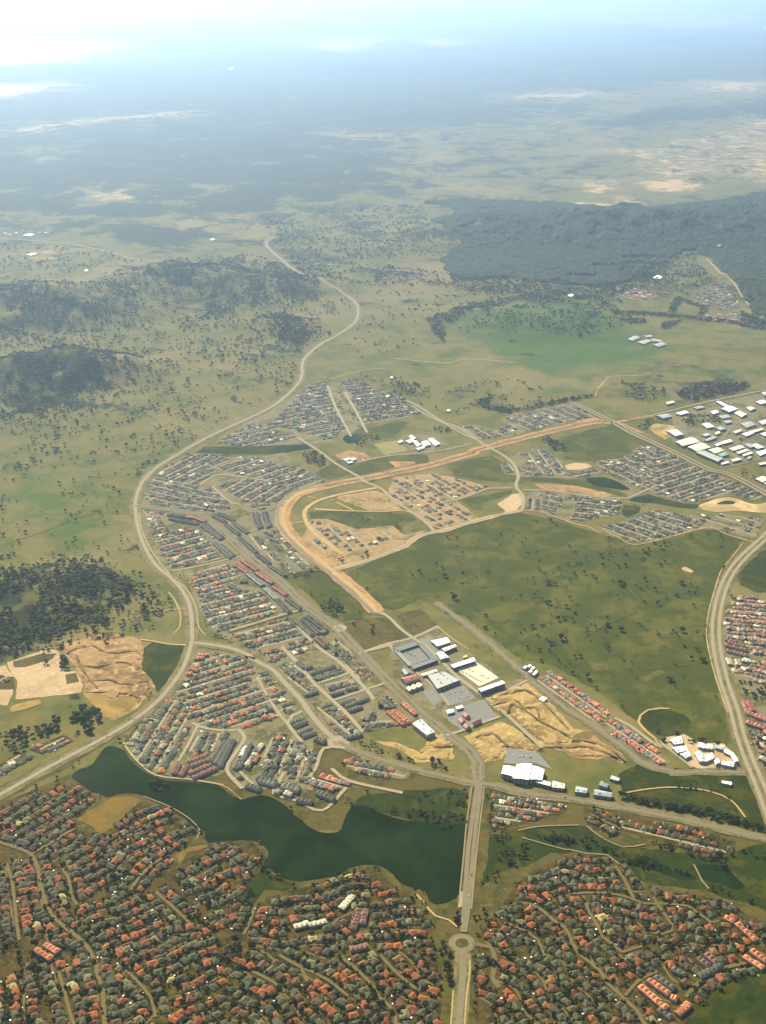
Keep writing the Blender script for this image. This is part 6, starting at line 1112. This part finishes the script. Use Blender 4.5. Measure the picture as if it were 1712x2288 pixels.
scatter(mm, (0,), MEADOW, 6.0, (3.5, 7.5), .55, (.042, .046, .020), seed=20, L=120); scatter(mm, 'D6', [(400, 760), (540, 780), (500, 880), (440, 860)], 20, (3, 6), 0); scatter(mm, 'D6', [(560, 860), (740, 850), (740, 900), (600, 900)], 22, (4, 6.5), 0); scatter(mm, 'D6', [(80, 180), (240, 300), (200, 310), (80, 230)], 25, (3, 6), 0); scatter(mm, 'D6', [(440, 500), (540, 560), (540, 600), (450, 540)], 22, (3.5, 6), 0); scatter(mm, 'D6', [(530, 990), (600, 1040), (560, 1060)], 25, (4, 6), 0); scatter(mm, 'D6', [(660, 1080), (770, 1080), (760, 1130), (680, 1140)], 22, (4, 6), 0)
sq = 'in the rough triangle beside the unfinished arterial'
scatter(sq, 'C6', [(300, 800), (420, 750), (560, 690), (620, 720), (520, 770), (380, 800)], 60, (3, 5.5), 0); scatter(sq, 'C6', [(570, 1040), (640, 960), (720, 980), (790, 1060), (760, 1150), (700, 1120)], 75, (4, 7), 0); scatter(sq, 'C6', [(740, 830), (820, 860), (830, 890), (750, 870)], 60, (4, 6), 0); scatter(sq, 'C6', [(420, 780), (900, 900), (1040, 1090), (860, 1130), (520, 960)], 8, (3, 5.5), .4, seed=22)
scatter(sq, 'C6', [(920, 590), (970, 580), (990, 640), (940, 650)], 60, (4, 6), 0); scatter(sq, 'C6', [(740, 630), (790, 630), (800, 670), (750, 670)], 60, (4, 6), 0); scatter(sq, 'C6', [(780, 260), (1150, 240), (1380, 300), (1290, 330), (1180, 340), (900, 350)], 16, (2.5, 4.5), .3); scatter(sq, 'C6', [(1180, 350), (1230, 340), (1310, 420), (1280, 425)], 60, (3, 4.5), 0)
vp = 'on the vacant plots of the town centre'
scatter(vp, 'D3', [(660, 40), (760, 40), (770, 110), (700, 90)], 40, (4, 6.5), 0); scatter(vp, 'D3', [(1080, 70), (1130, 80), (1170, 160), (1120, 160)], 50, (4, 7), 0); scatter(vp, 'D3', [(940, 50), (1010, 90), (1000, 120), (950, 90)], 30, (3, 5), 0); scatter(vp, 'D4', [(20, 150), (80, 200), (90, 250), (30, 220)], 40, (3, 6), 0); scatter(vp, 'D4', [(260, 60), (350, 100), (330, 130), (270, 100)], 30, (3, 5), 0)
scatter(vp, 'D4', [(1020, 40), (1110, 60), (1080, 120), (1030, 100)], 30, (4, 6), 0); scatter(vp, 'D4', [(990, 330), (1070, 340), (1060, 370), (1000, 370)], 40, (3, 5), 0); scatter(vp, 'D4', [(1090, 420), (1160, 440), (1150, 480), (1090, 470)], 40, (3, 5), 0); scatter(vp, 'D5', [(250, 120), (310, 160), (300, 180), (260, 160)], 50, (3, 5), 0)
bt = 'in the long dark belt beside the cross road'
scatter(bt, 'D3', [(945, 1125), (1120, 1150), (1260, 1205), (1510, 1310), (1490, 1355), (1300, 1320), (1100, 1250), (960, 1170)], 110, (2.5, 4.5), 0, (.030, .034, .010)); scatter(bt, 'D4', [(490, 1400), (600, 1380), (700, 1430), (760, 1490), (560, 1490)], 80, (3, 5), 0, (.030, .034, .010)); scatter(bt, 'D4', [(790, 1330), (850, 1270), (930, 1320), (980, 1440), (860, 1450)], 22, (2.5, 4.5), .35, seed=25)
scatter(bt, 'D4', [(620, 1050), (760, 1150), (880, 1220), (860, 1250), (720, 1180)], 30, (2.5, 4), 0); scatter(bt, 'D4', [(780, 1160), (900, 1200), (960, 1280), (1030, 1420), (1010, 1430), (930, 1300)], 26, (2.5, 4.5), 0)
dg = 'around the muddy ponds and earthworks'
scatter(dg, 'D1', [(505, 350), (540, 320), (590, 380), (600, 430), (540, 465), (500, 430)], 95, (5, 7.5), 0, (.028, .032, .012)); scatter(dg, 'D1', [(345, 355), (380, 350), (410, 410), (370, 420)], 60, (4, 6), 0); scatter(dg, 'D1', [(860, 140), (900, 140), (915, 240), (870, 240)], 80, (4, 6), 0); scatter(dg, 'D1', [(910, 170), (980, 180), (960, 200), (910, 195)], 50, (3, 5), 0)
scatter(dg, 'D1', [(580, 790), (650, 750), (760, 760), (850, 790), (860, 850), (780, 890), (640, 880), (580, 860)], 85, (4.5, 7.5), .2, (.034, .034, .012)); scatter(dg, 'D1', [(390, 900), (440, 820), (510, 860), (500, 960), (420, 980), (380, 1010), (120, 1000), (110, 950)], 60, (4.5, 7), .25, (.034, .034, .012)); scatter(dg, 'D1', [(700, 920), (770, 900), (780, 970), (720, 990)], 90, (4.5, 7), 0, (.03, .034, .012)); scatter(dg, 'D1', [(0, 960), (120, 950), (260, 1020), (200, 1090), (60, 1080), (0, 1060)], 55, (4, 7), .25, (.036, .034, .010)); scatter(dg, 'D1', [(580, 970), (660, 960), (680, 1010), (600, 1010)], 60, (3, 5), 0)
scatter(dg, 'D1', [(0, 1080), (240, 1100), (160, 1130), (0, 1200)], 40, (3.5, 6), .3); scatter(dg, 'D1', [(960, 1020), (1060, 1020), (1050, 1090), (980, 1080)], 45, (3, 5), 0); scatter(dg, 'D1', [(440, 690), (640, 650), (660, 670), (440, 710)], 40, (2, 3.5), 0)
lk = 'along the lake shore'
scatter(lk, 'E1', [(1095, 155), (1180, 135), (1255, 180), (1250, 225), (1180, 240), (1110, 200)], 150, (3, 5), 0, (.022, .030, .010), avoid=False)
scatter(lk, 'E3', [(180, 330), (300, 390), (420, 420), (540, 440), (700, 470), (870, 470), (880, 420), (700, 380), (520, 370), (380, 360), (260, 340)], 80, (3, 5.5), .25, (.026, .034, .010)); scatter(lk, 'E3', [(660, 230), (850, 200), (880, 240), (880, 330), (740, 330)], 50, (3, 5.5), .3, (.034, .036, .012)); scatter(lk, 'E3', [(640, 470), (800, 480), (800, 520), (660, 510)], 80, (3, 5), 0, (.024, .030, .010), avoid=False)
scatter(lk, 'E3', [(60, 230), (420, 210), (640, 240), (600, 330), (420, 330), (200, 340), (80, 320)], 16, (2.5, 5), .35, (.026, .038, .010)); scatter(lk, 'E2', [(700, 290), (800, 340), (860, 330), (910, 430), (880, 440), (800, 370)], 60, (2.5, 4.5), 0, (.024, .030, .010)); scatter(lk, 'E2', [(1180, 250), (1230, 250), (1290, 330), (1240, 330)], 60, (3, 5), 0)
scatter(lk, 'E3', [(0, 780), (200, 770), (330, 830), (420, 910), (560, 960), (600, 1050), (580, 1080), (450, 980), (340, 900), (240, 810), (60, 800)], 45, (2.5, 4.5), .3, (.030, .034, .010)); scatter(lk, 'E2', [(200, 600), (560, 585), (660, 640), (690, 700), (640, 740), (600, 690), (540, 610), (240, 630)], 40, (2.5, 4), .35); scatter(lk, 'E2', [(640, 770), (760, 880), (860, 920), (820, 950), (640, 860), (560, 830)], 45, (3, 5), .2, (.028, .034, .010))
scatter(lk, 'E1', [(1060, 270), (1260, 360), (1440, 500), (1500, 540), (1480, 570), (1360, 440), (1200, 350), (1050, 300)], 26, (2.5, 4), .35); scatter(lk, 'E1', [(700, 245), (760, 260), (740, 285), (690, 275)], 60, (3, 5), 0); scatter(lk, 'E1', [(560, 200), (680, 240), (700, 280), (640, 290)], 30, (2.5, 4), .3)
gl = 'in the green gully between the headland and the suburb'
scatter(gl, 'E2', [(420, 1080), (470, 930), (520, 880), (560, 960), (540, 1120), (500, 1240), (480, 1380), (400, 1480), (300, 1460), (330, 1340), (410, 1250)], 85, (3, 5.5), .25, (.026, .032, .008)); scatter(gl, 'E2', [(300, 1400), (560, 1330), (700, 1450), (560, 1560), (400, 1560), (320, 1500)], 40, (3, 5), .35, (.030, .034, .008)); scatter(gl, 'E1', [(770, 860), (860, 820), (910, 900), (890, 950), (800, 940)], 75, (3.5, 6), 0, (.026, .030, .008)); scatter(gl, 'E1', [(1360, 1150), (1460, 1130), (1500, 1210), (1420, 1240)], 60, (3, 5.5), 0, (.028, .032, .008))
scatter(gl, 'E1', [(100, 1320), (300, 1390), (330, 1540), (200, 1580), (120, 1480)], 60, (3, 6), .25, (.026, .026, .006)); scatter(gl, 'E1', [(-40, 1300), (100, 1320), (120, 1480), (60, 1420), (-40, 1380)], 40, (3, 5.5), .3, (.030, .028, .006)); scatter(gl, 'E1', [(600, 1300), (720, 1320), (700, 1400), (640, 1390)], 60, (3, 5), 0, (.03, .032, .008))
ck = 'along the creek in the park'
scatter(ck, 'E4', [(-20, 560), (140, 570), (300, 550), (430, 600), (360, 640), (180, 610), (-20, 610)], 95, (3, 5.5), 0, (.022, .026, .006)); scatter(ck, 'E3', [(1330, 540), (1400, 520), (1655, 560), (1655, 610), (1500, 610)], 90, (3, 5.5), 0, (.022, .026, .006)); scatter(ck, 'E4', [(420, 600), (600, 680), (740, 700), (640, 760), (540, 720), (430, 650)], 80, (3, 5), .2, (.022, .028, .006)); scatter(ck, 'E4', [(800, 590), (1080, 660), (1290, 700), (1400, 680), (1440, 720), (1300, 760), (1060, 700), (820, 630)], 75, (3, 5.5), .25, (.026, .028, .006))
scatter(ck, 'E4', [(820, 740), (900, 740), (960, 800), (1100, 830), (1100, 860), (920, 840)], 80, (3, 5), 0, (.02, .024, .005), avoid=False); scatter(ck, 'E4', [(640, 760), (760, 740), (900, 800), (860, 820), (740, 800)], 90, (3, 5), 0, (.02, .024, .005), avoid=False); scatter(ck, 'E4', [(1140, 770), (1340, 760), (1420, 830), (1400, 850), (1300, 800), (1160, 800)], 90, (3, 5), 0, (.02, .024, .005), avoid=False); scatter(ck, 'E4', [(1220, 920), (1420, 950), (1520, 1000), (1640, 1100), (1600, 1110), (1480, 1020), (1260, 960)], 70, (3, 5.5), .2, (.026, .028, .006)); scatter(ck, 'E4', [(1450, 620), (1700, 580), (1700, 760), (1580, 720), (1460, 700)], 40, (3, 5.5), .35, (.028, .030, .008))
scatter(ck, 'E3', [(1050, 700), (1140, 650), (1300, 690), (1380, 720), (1300, 760), (1120, 790)], 85, (3, 5.5), .15, (.022, .026, .006)); scatter(ck, 'E3', [(1260, 620), (1360, 640), (1330, 690), (1280, 700)], 80, (3, 5), 0, (.02, .026, .006)); scatter(ck, 'E3', [(1030, 480), (1110, 500), (1200, 540), (1180, 600), (1060, 640), (1030, 560)], 50, (3, 5), .3, (.026, .030, .008)); scatter(ck, 'E3', [(960, 900), (1000, 800), (1080, 780), (1150, 820), (1080, 900), (980, 970)], 60, (2.5, 4.5), .2, (.036, .036, .012)); scatter(ck, 'E3', [(1010, 220), (1060, 240), (1060, 540), (1040, 560)], 60, (3, 4.5), .2, (.03, .034, .01))
hg = 'in the long dark hedge beside the cross road'
scatter(hg, 'E4', [(560, 250), (700, 262), (900, 320), (1200, 368), (1450, 430), (1700, 520), (1700, 545), (1450, 478), (1200, 420), (900, 365), (600, 290)], 190, (4, 6.5), 0, (.020, .022, .005)); scatter(hg, 'E4', [(700, 170), (900, 150), (1100, 140), (1240, 200), (1400, 270), (1450, 400), (1380, 380), (1200, 230), (900, 185), (720, 200)], 50, (2.5, 4.5), .25, (.024, .028, .006))
dr_ = 'around the roundabout on the dam road'
scatter(dr_, 'E3', [(755, 1170), (790, 1110), (830, 1110), (835, 1210), (800, 1225)], 170, (3.5, 5.5), 0, (.026, .026, .006)); scatter(dr_, 'E3', [(920, 1110), (1040, 1110), (1040, 1180), (940, 1260), (925, 1180)], 75, (3, 5), .1, (.030, .030, .008)); scatter(dr_, 'E3', [(900, 1260), (960, 1270), (1020, 1330), (960, 1330)], 110, (3, 5.5), 0, (.024, .026, .006)); scatter(dr_, 'E3', [(640, 1140), (700, 1100), (730, 1130), (690, 1150)], 80, (3, 5), 0); scatter(dr_, 'E3', [(640, 1340), (720, 1360), (800, 1560), (790, 1690), (720, 1680), (680, 1560)], 60, (3.5, 6), .25, (.032, .030, .008)); scatter(dr_, 'E3', [(890, 1420), (950, 1420), (940, 1900), (900, 1900), (920, 1650)], 50, (3, 5), .25, (.028, .030, .008)); scatter(dr_, 'E3', [(640, 1250), (700, 1200), (740, 1290), (690, 1340)], 30, (2.5, 4), .3)
scatter('beside the dual road', 'D6', [(1180, 560), (1230, 540), (1280, 560), (1250, 590), (1190, 600)], 90, (3.5, 5.5), 0, (.024, .030, .010)); scatter('beside the dual road', 'D6', [(1110, 760), (1130, 740), (1125, 960), (1108, 960)], 80, (2.5, 4), 0); scatter('beside the dual road', 'D6', [(1240, 1260), (1475, 1290), (1560, 1320), (1560, 1440), (1400, 1420), (1260, 1380)], 75, (3.5, 6), .2, (.032, .026, .012)); scatter('beside the dual road', 'D6', [(1160, 1300), (1200, 1280), (1240, 1410), (1215, 1410)], 80, (2.5, 4), 0); scatter('beside the dual road', 'D6', [(1430, 1960), (1560, 1950), (1560, 2300), (1480, 2250)], 60, (3.5, 6), .15, (.026, .026, .010))
scatter('beside the highway verge', 'D1', [(1020, 1060), (900, 1080), (760, 1150), (640, 1230), (560, 1290), (520, 1320), (600, 1280), (860, 1100)], 40, (2.5, 4.5), .2); scatter('beside the highway verge', 'E1', [(0, 290), (300, 130), (480, 120), (400, 200), (180, 240), (0, 340)], 22, (3, 5), .35, (.032, .032, .008)); scatter('beside the highway verge', 'D1', [(1100, 810), (1190, 740), (1300, 600), (1320, 620), (1200, 770), (1120, 830)], 50, (2.5, 4), .2)
scatter('in the clump by the ring road junction', 'C5', [(480, 680), (540, 660), (600, 720), (560, 760), (500, 730)], 75, (3.5, 5.5), 0); scatter('in the clump by the ring road junction', 'C5', [(790, 1250), (900, 1230), (920, 1280), (800, 1290)], 70, (3, 5), 0); scatter('in the clump by the ring road junction', 'C5', [(920, 1260), (1010, 1250), (1000, 1310), (930, 1310)], 40, (3, 5), 0); scatter('in the clump by the ring road junction', 'C5', [(1480, 690), (1655, 640), (1800, 620), (1700, 700), (1500, 720)], 50, (3, 5), .1)
scatter('along the tree-lined lanes of the distant estate', 'B3', [(1050, 550), (1090, 460), (1150, 450), (1090, 550)], 110, (5, 7.5), 0); scatter('along the tree-lined lanes of the distant estate', 'B3', [(700, 540), (1000, 550), (1250, 580), (1500, 610), (1500, 625), (1230, 595), (990, 570), (720, 560)], 110, (5, 7.5), 0); scatter('along the tree-lined lanes of the distant estate', 'B3', [(740, 590), (900, 590), (930, 610), (840, 620)], 90, (5, 7.5), 0); scatter('along the tree-lined lanes of the distant estate', 'B3', [(1000, 620), (1140, 595), (1060, 645), (1010, 650)], 100, (5, 7.5), 0); scatter('along the tree-lined lanes of the distant estate', 'B3', [(1150, 470), (1280, 510), (1300, 520), (1260, 580), (1230, 570), (1260, 525), (1140, 480)], 90, (5, 7.5), 0)
scatter('along the tree-lined lanes of the distant estate', 'B3', [(420, 400), (700, 420), (1050, 450), (1200, 440), (1250, 380), (1050, 330), (800, 300), (700, 340), (560, 380)], 22, (5, 8), .38, seed=30); scatter('along the tree-lined lanes of the distant estate', 'B3', [(680, 220), (1200, 170), (1350, 350), (1250, 400), (1000, 360), (760, 320)], 22, (5, 9), .40, seed=31); scatter('along the tree-lined lanes of the distant estate', 'B3', [(1500, 540), (1640, 600), (1640, 660), (1500, 640)], 90, (5, 8), .2)
scatter('in the open paddocks', 'B2', [(200, 200), (1000, 280), (1400, 330), (1500, 400), (1200, 390), (700, 380), (500, 380), (300, 290)], 22, (5, 9), .42, seed=33); scatter('in the open paddocks', 'B2', [(100, 60), (900, 30), (1200, 110), (1050, 240), (600, 230), (220, 190)], 12, (5, 9), .45, seed=34); scatter('in the open paddocks', 'B2', [(0, 240), (180, 240), (420, 340), (420, 480), (0, 520)], 26, (5, 9), .42, seed=35); scatter('in the open paddocks', 'B1', [(0, 110), (600, 160), (980, 240), (900, 280), (560, 300), (0, 360)], 8, (5, 9), .48, seed=36)
scatter('below the pine forest', 'O', [(970, 590), (1200, 605), (1340, 612), (1410, 575), (1430, 600), (1330, 655), (1150, 655), (1000, 635)], 36, (5, 9), .40, (.026, .034, .016), seed=38, soft=60)
scatter('in the open paddocks', 'O', [(560, 470), (900, 440), (960, 470), (1000, 560), (700, 560), (600, 540)], 9, (5, 9), .46, seed=39)
TREES[:] = [t for t in TREES if in_view(t[0], t[1], 120)]
print('TREES', len(TREES))

PHI = (1+5**.5)/2
ICO = np.array([(-1, PHI, 0), (1, PHI, 0), (-1, -PHI, 0), (1, -PHI, 0), (0, -1, PHI), (0, 1, PHI), (0, -1, -PHI), (0, 1, -PHI), (PHI, 0, -1), (PHI, 0, 1), (-PHI, 0, -1), (-PHI, 0, 1)])/math.sqrt(1+PHI*PHI)
IF = np.array([(0, 11, 5), (0, 5, 1), (0, 1, 7), (0, 7, 10), (0, 10, 11), (1, 5, 9), (5, 11, 4), (11, 10, 2), (10, 7, 6), (7, 1, 8), (3, 9, 4), (3, 4, 2), (3, 2, 6), (3, 6, 8), (3, 8, 9), (4, 9, 5), (2, 4, 11), (6, 2, 10), (8, 6, 7), (9, 8, 1)])
def lobes(n, seed, flatz=.75):
    """a crown of unit radius: n jagged leaf clumps spread through its volume"""
    g = np.random.default_rng(seed); V, F = [], []
    for k in range(n):
        a, e, r = g.uniform(0, 6.283), g.uniform(-.5, 1.0), g.uniform(.25, .72)
        c = np.array([math.cos(a)*r, math.sin(a)*r, flatz*e*.62+.1]) if n > 1 else np.zeros(3); s = g.uniform(.34, .56) if n > 1 else 1.0
        J = ICO*(1+g.uniform(-.28, .28, (12, 1)))*s*np.array([1, 1, .85]); F.append(IF+len(V)*12); V.append(J+c)
    return np.concatenate(V), np.concatenate(F)
TREES.sort(key=lambda t: -proj_scale(t[0], t[1])*t[2]*(1.0 if in_view(t[0], t[1], -6) else .1))
# the 300 that show largest: trunk and crown of their own
tcache = {}
TONES = [((.026, .030, .010), 'dark green'), ((.040, .046, .016), 'olive green'), ((.060, .062, .022), 'yellowish green'), ((.032, .028, .010), 'brownish green')]
KINDS = [('broad', 16), ('round', 12), ('tall', 14)]
for i, (x, y, r, h, tone, where) in enumerate(TREES[:300]):
    ti = int(np.argmin([sum((a-b)**2 for a, b in zip(tone, t[0])) for t in TONES])); ki = 2 if h/r > 1.72 else 0 if h/r < 1.5 else 1; vi = i % 2
    k = (ti, ki, vi)
    if k not in tcache:
        V, F = lobes(KINDS[ki][1], 100+ki*7+vi, .9 if ki == 2 else .7); me = bpy.data.meshes.new('crown'); me.from_pydata([tuple(v) for v in V], [], [tuple(int(q) for q in f) for f in F])
        a = me.color_attributes.new('tone', 'FLOAT_COLOR', 'POINT'); cc = np.repeat(np.random.default_rng(i).uniform(.7, 1.35, len(V)//12), 12)
        a.data.foreach_set('color', np.c_[np.array(TONES[ti][0])[None]*cc[:, None], np.ones(len(V))].astype(np.float32).ravel()); me.materials.append(M['tree']); tcache[k] = me
    if 'tk' not in tcache:
        n_ = 7; V = [(math.cos(6.283*j/n_)*q, math.sin(6.283*j/n_)*q, z) for z, q in ((0, .09), (.35, .065), (.75, .03)) for j in range(n_)]
        for sx, sy in ((.35, .1), (-.25, .3), (-.1, -.35)):
            b0 = len(V); V += [(-.03, 0, .4), (.03, 0, .4), (0, .03, .42), (sx, sy, .78)]
        F = [(l*n_+j, l*n_+(j+1) % n_, (l+1)*n_+(j+1) % n_, (l+1)*n_+j) for l in (0, 1) for j in range(n_)]
        for q in range(3): b0 = 3*n_+4*q; F += [(b0, b0+1, b0+3), (b0+1, b0+2, b0+3), (b0+2, b0, b0+3)]
        me = bpy.data.meshes.new('trunk'); me.from_pydata(V, [], F); me.materials.append(M['bark']); tcache['tk'] = me
    root = empty('tree', x, y, float(height(x, y)), random.uniform(0, 6.28)); tag(root, f'{KINDS[ki][0]} {TONES[ti][1]} tree {where}', 'tree', f'{KINDS[ki][0]} {TONES[ti][1]} trees {where}')
    c = link('crown', tcache[k], root); c.location = (0, 0, h*.58); c.scale = (r, r, h*.55); t_ = link('trunk', tcache['tk'], root); t_.scale = (h*.7, h*.7, h*.75)
# all the others as one mass
VV, FF, CC = [], [], []; off = 0
TZ = height(np.array([t[0] for t in TREES]), np.array([t[1] for t in TREES]))
for (x, y, r, h, tone, where), zz in zip(TREES[300:], TZ[300:]):
    ps = proj_scale(x, y)*r; nl = 6 if ps > 4.6 else 4 if ps > 3.2 else 3 if ps > 2.0 else 2
    key = ('L', nl, random.randrange(5))
    if key not in tcache: tcache[key] = lobes(nl, 900+nl*10+key[2])
    V, F = tcache[key]; a = random.uniform(0, 6.28); ca, sa = math.cos(a)*r, math.sin(a)*r
    W = np.c_[V[:, 0]*ca-V[:, 1]*sa+x, V[:, 0]*sa+V[:, 1]*ca+y, V[:, 2]*h*.62+h*.52+zz]
    VV.append(W); FF.append(F+off); off += len(W); CC.append(np.array(tone)[None]*np.repeat(rng.uniform(.7, 1.35, len(V)//12), 12)[:, None])
o = mesh_obj('woodland_trees', np.concatenate(VV), np.concatenate(FF), M['tree'], cols=np.concatenate(CC), kind='stuff'); tag(o, 'scattered dark green trees and woods over suburbs, paddocks and hills', 'trees')
print('TREE TRIS', sum(len(f) for f in FF))

# the dense pine forest on the far hills: one closed bumpy canopy
def canopy(name, key, pts, step, top, tone, label, seed):
    P = [G(*p) for p in PX(key, pts)]; P = ragged(smooth(P, True, 60), 60, 28); A = np.array(P); x0, y0 = A.min(0); x1, y1 = A.max(0)
    xs, ys = np.arange(x0-step, x1+step*2, step), np.arange(y0-step, y1+step*2, step); Xc, Yc = np.meshgrid(xs, ys)
    Xc = Xc+rng.uniform(-.4, .4, Xc.shape)*step; Yc = Yc+rng.uniform(-.4, .4, Yc.shape)*step
    ins = inside(P, Xc, Yc) & ((.55*value_noise(Xc, Yc, 420, seed)+.45*value_noise(Xc, Yc, 110, seed+1)) > .30)
    Zc = height(Xc, Yc)+np.where(ins, top*(.5+.5*value_noise(Xc, Yc, 60, seed+2))+rng.uniform(-.35, .35, Xc.shape)*top, -3.0)
    ny_, nx_ = Xc.shape; I_ = np.arange(nx_*ny_).reshape(ny_, nx_); Q = np.stack([I_[:-1, :-1], I_[:-1, 1:], I_[1:, 1:], I_[1:, :-1]], -1).reshape(-1, 4)
    Q = Q[ins.reshape(-1)[Q].any(1)]; T = np.concatenate([Q[:, [0, 1, 2]], Q[:, [0, 2, 3]]]); used, inv = np.unique(T, return_inverse=True)
    C = np.array(tone)[None]*rng.uniform(.6, 1.5, (nx_*ny_, 1))
    o = mesh_obj(name, np.stack([Xc, Yc, Zc], -1).reshape(-1, 3)[used], inv.reshape(-1, 3), M['tree'], cols=C[used], kind='stuff'); tag(o, label, 'forest')
canopy('forest', 'O', [(920, 437), (1000, 432), (1180, 438), (1350, 450), (1500, 440), (1720, 425), (1760, 720), (1650, 690), (1600, 620), (1530, 555), (1480, 545), (1400, 580), (1330, 615), (1200, 612), (1100, 598), (985, 600), (960, 560), (1000, 520), (940, 480), (985, 455)], 12, 17, (.024, .033, .014), 'dark dense pine forest covering the hills beyond the green slope', 41)

# ------------------------------------------------------------------ cars on the roads and in the car parks
CARC = [((.72, .72, .70), 'white'), ((.30, .31, .32), 'silver'), ((.04, .045, .05), 'black'), ((.30, .03, .03), 'red'), ((.03, .06, .16), 'blue')]
cme = {}
def car_mesh(k):
    if k in cme: return cme[k]
    c = CARC[k][0]; V = [(x*2.2, y*.9, z) for z, t in ((.35, 0), (.9, 0)) for x, y in ((-1, -1), (1, -1), (1, 1), (-1, 1))]; F = [(3, 2, 1, 0), (4, 5, 6, 7), (0, 1, 5, 4), (1, 2, 6, 5), (2, 3, 7, 6), (3, 0, 4, 7)]
    b_ = bpy.data.meshes.new('body'); b_.from_pydata(V, [], F); b_.materials.append(M['metal']); a = b_.color_attributes.new('tone', 'FLOAT_COLOR', 'POINT'); a.data.foreach_set('color', np.tile(np.array([*c, 1], np.float32), 8))
    V = [(-1.7, -.82, .9), (1.0, -.82, .9), (1.0, .82, .9), (-1.7, .82, .9), (-1.2, -.68, 1.45), (.3, -.68, 1.45), (.3, .68, 1.45), (-1.2, .68, 1.45)]
    g_ = bpy.data.meshes.new('cabin'); g_.from_pydata(V, [], F[1:]); g_.materials.append(M['dark'])
    if 'w' not in cme:
        n_ = 10; V = [(math.cos(6.283*j/n_)*.33, s, .33+math.sin(6.283*j/n_)*.33) for s in (-.11, .11) for j in range(n_)]
        w_ = bpy.data.meshes.new('wheel'); w_.from_pydata(V, [], [(j, (j+1) % n_, n_+(j+1) % n_, n_+j) for j in range(n_)]+[tuple(range(n_))[::-1], tuple(range(n_, 2*n_))]); w_.materials.append(M['dark']); cme['w'] = w_
    cme[k] = (b_, g_); return cme[k]
def car(x, y, ang, k, label, group, z):
    root = empty('car', x, y, z, ang); tag(root, label, 'car', group); b_, g_ = car_mesh(k); link('body', b_, root); link('cabin', g_, root)
    for sx in (-1.35, 1.35):
        for sy in (-.85, .85): o = link('wheel', cme['w'], root); o.location = (sx, sy, 0)
for key, a, b, n_, nm in (('D4', (870, 580), (1060, 680), 9, 'on the pale car park between the two white halls'), ('D4', (930, 560), (1130, 650), 9, 'on the pale car park between the two white halls'), ('D4', (740, 800), (900, 760), 8, 'on the grey car park below the shopping centre'), ('D4', (780, 860), (960, 810), 8, 'on the grey car park below the shopping centre'), ('D4', (350, 400), (480, 460), 7, 'inside the ring-shaped car deck'), ('D5', (180, 1030), (380, 1050), 8, 'on the car park behind the superstore')):
    p, q = flat(*PX(key, [a])[0]), flat(*PX(key, [b])[0]); ang = math.atan2(q[1]-p[1], q[0]-p[0])
    for i in range(n_):
        if random.random() < .8:
            k = random.choice((0, 0, 1, 1, 2, 3, 4)); c = p+(q-p)*(i+random.uniform(.2, .8))/n_; car(c[0], c[1], ang+math.pi/2, k, f'{CARC[k][1]} car parked {nm}', f'{CARC[k][1]} cars {nm}', 1.0)
for key, pts, nm in (('E3', [(938, 480), (922, 660), (905, 850), (888, 1000)], 'on the dam road beside the lake'), ('D1', [(430, 1250), (900, 1000), (1130, 860)], 'on the highway by the muddy pond'), ('E3', [(1100, 190), (1300, 240), (1600, 275)], 'on the cross road below the superstore')):
    for j, (u, v) in enumerate(PX(key, pts)):
        c = flat(u, v); d = flat(*PX(key, [pts[min(j+1, len(pts)-1)]])[0])-flat(*PX(key, [pts[max(j, 1)-1]])[0]); k = (0, 1, 3, 0)[j % 4]; car(c[0], c[1], math.atan2(d[1], d[0]), k, f'{CARC[k][1]} car driving {nm}', f'{CARC[k][1]} cars {nm}', 2.1)

# ------------------------------------------------------------------ the air
def haze_box():
    x0, x1, y0, y1, z0, z1 = -112000, 112000, -4000, 176000, -1.5, CAMH+25
    V = [(x0, y0, z0), (x1, y0, z0), (x1, y1, z0), (x0, y1, z0), (x0, y0, z1), (x1, y0, z1), (x1, y1, z1), (x0, y1, z1)]
    F = [(3, 2, 1, 0), (4, 5, 6, 7), (0, 1, 5, 4), (1, 2, 6, 5), (2, 3, 7, 6), (3, 0, 4, 7)]
    m = bpy.data.materials.new('summer_haze'); m.use_nodes = True; n = m.node_tree
    n.nodes.remove(n.nodes['Principled BSDF']); v = n.nodes.new('ShaderNodeVolumePrincipled')
    v.inputs['Color'].default_value = (*HAZE_C, 1); v.inputs['Density'].default_value = HAZE_D; v.inputs['Anisotropy'].default_value = HAZE_G
    n.links.new(v.outputs[0], n.nodes['Material Output'].inputs['Volume'])
    o = mesh_obj('haze', V, F, m, kind='stuff'); tag(o, 'pale blue summer haze over the whole plain', 'haze')
haze_box()
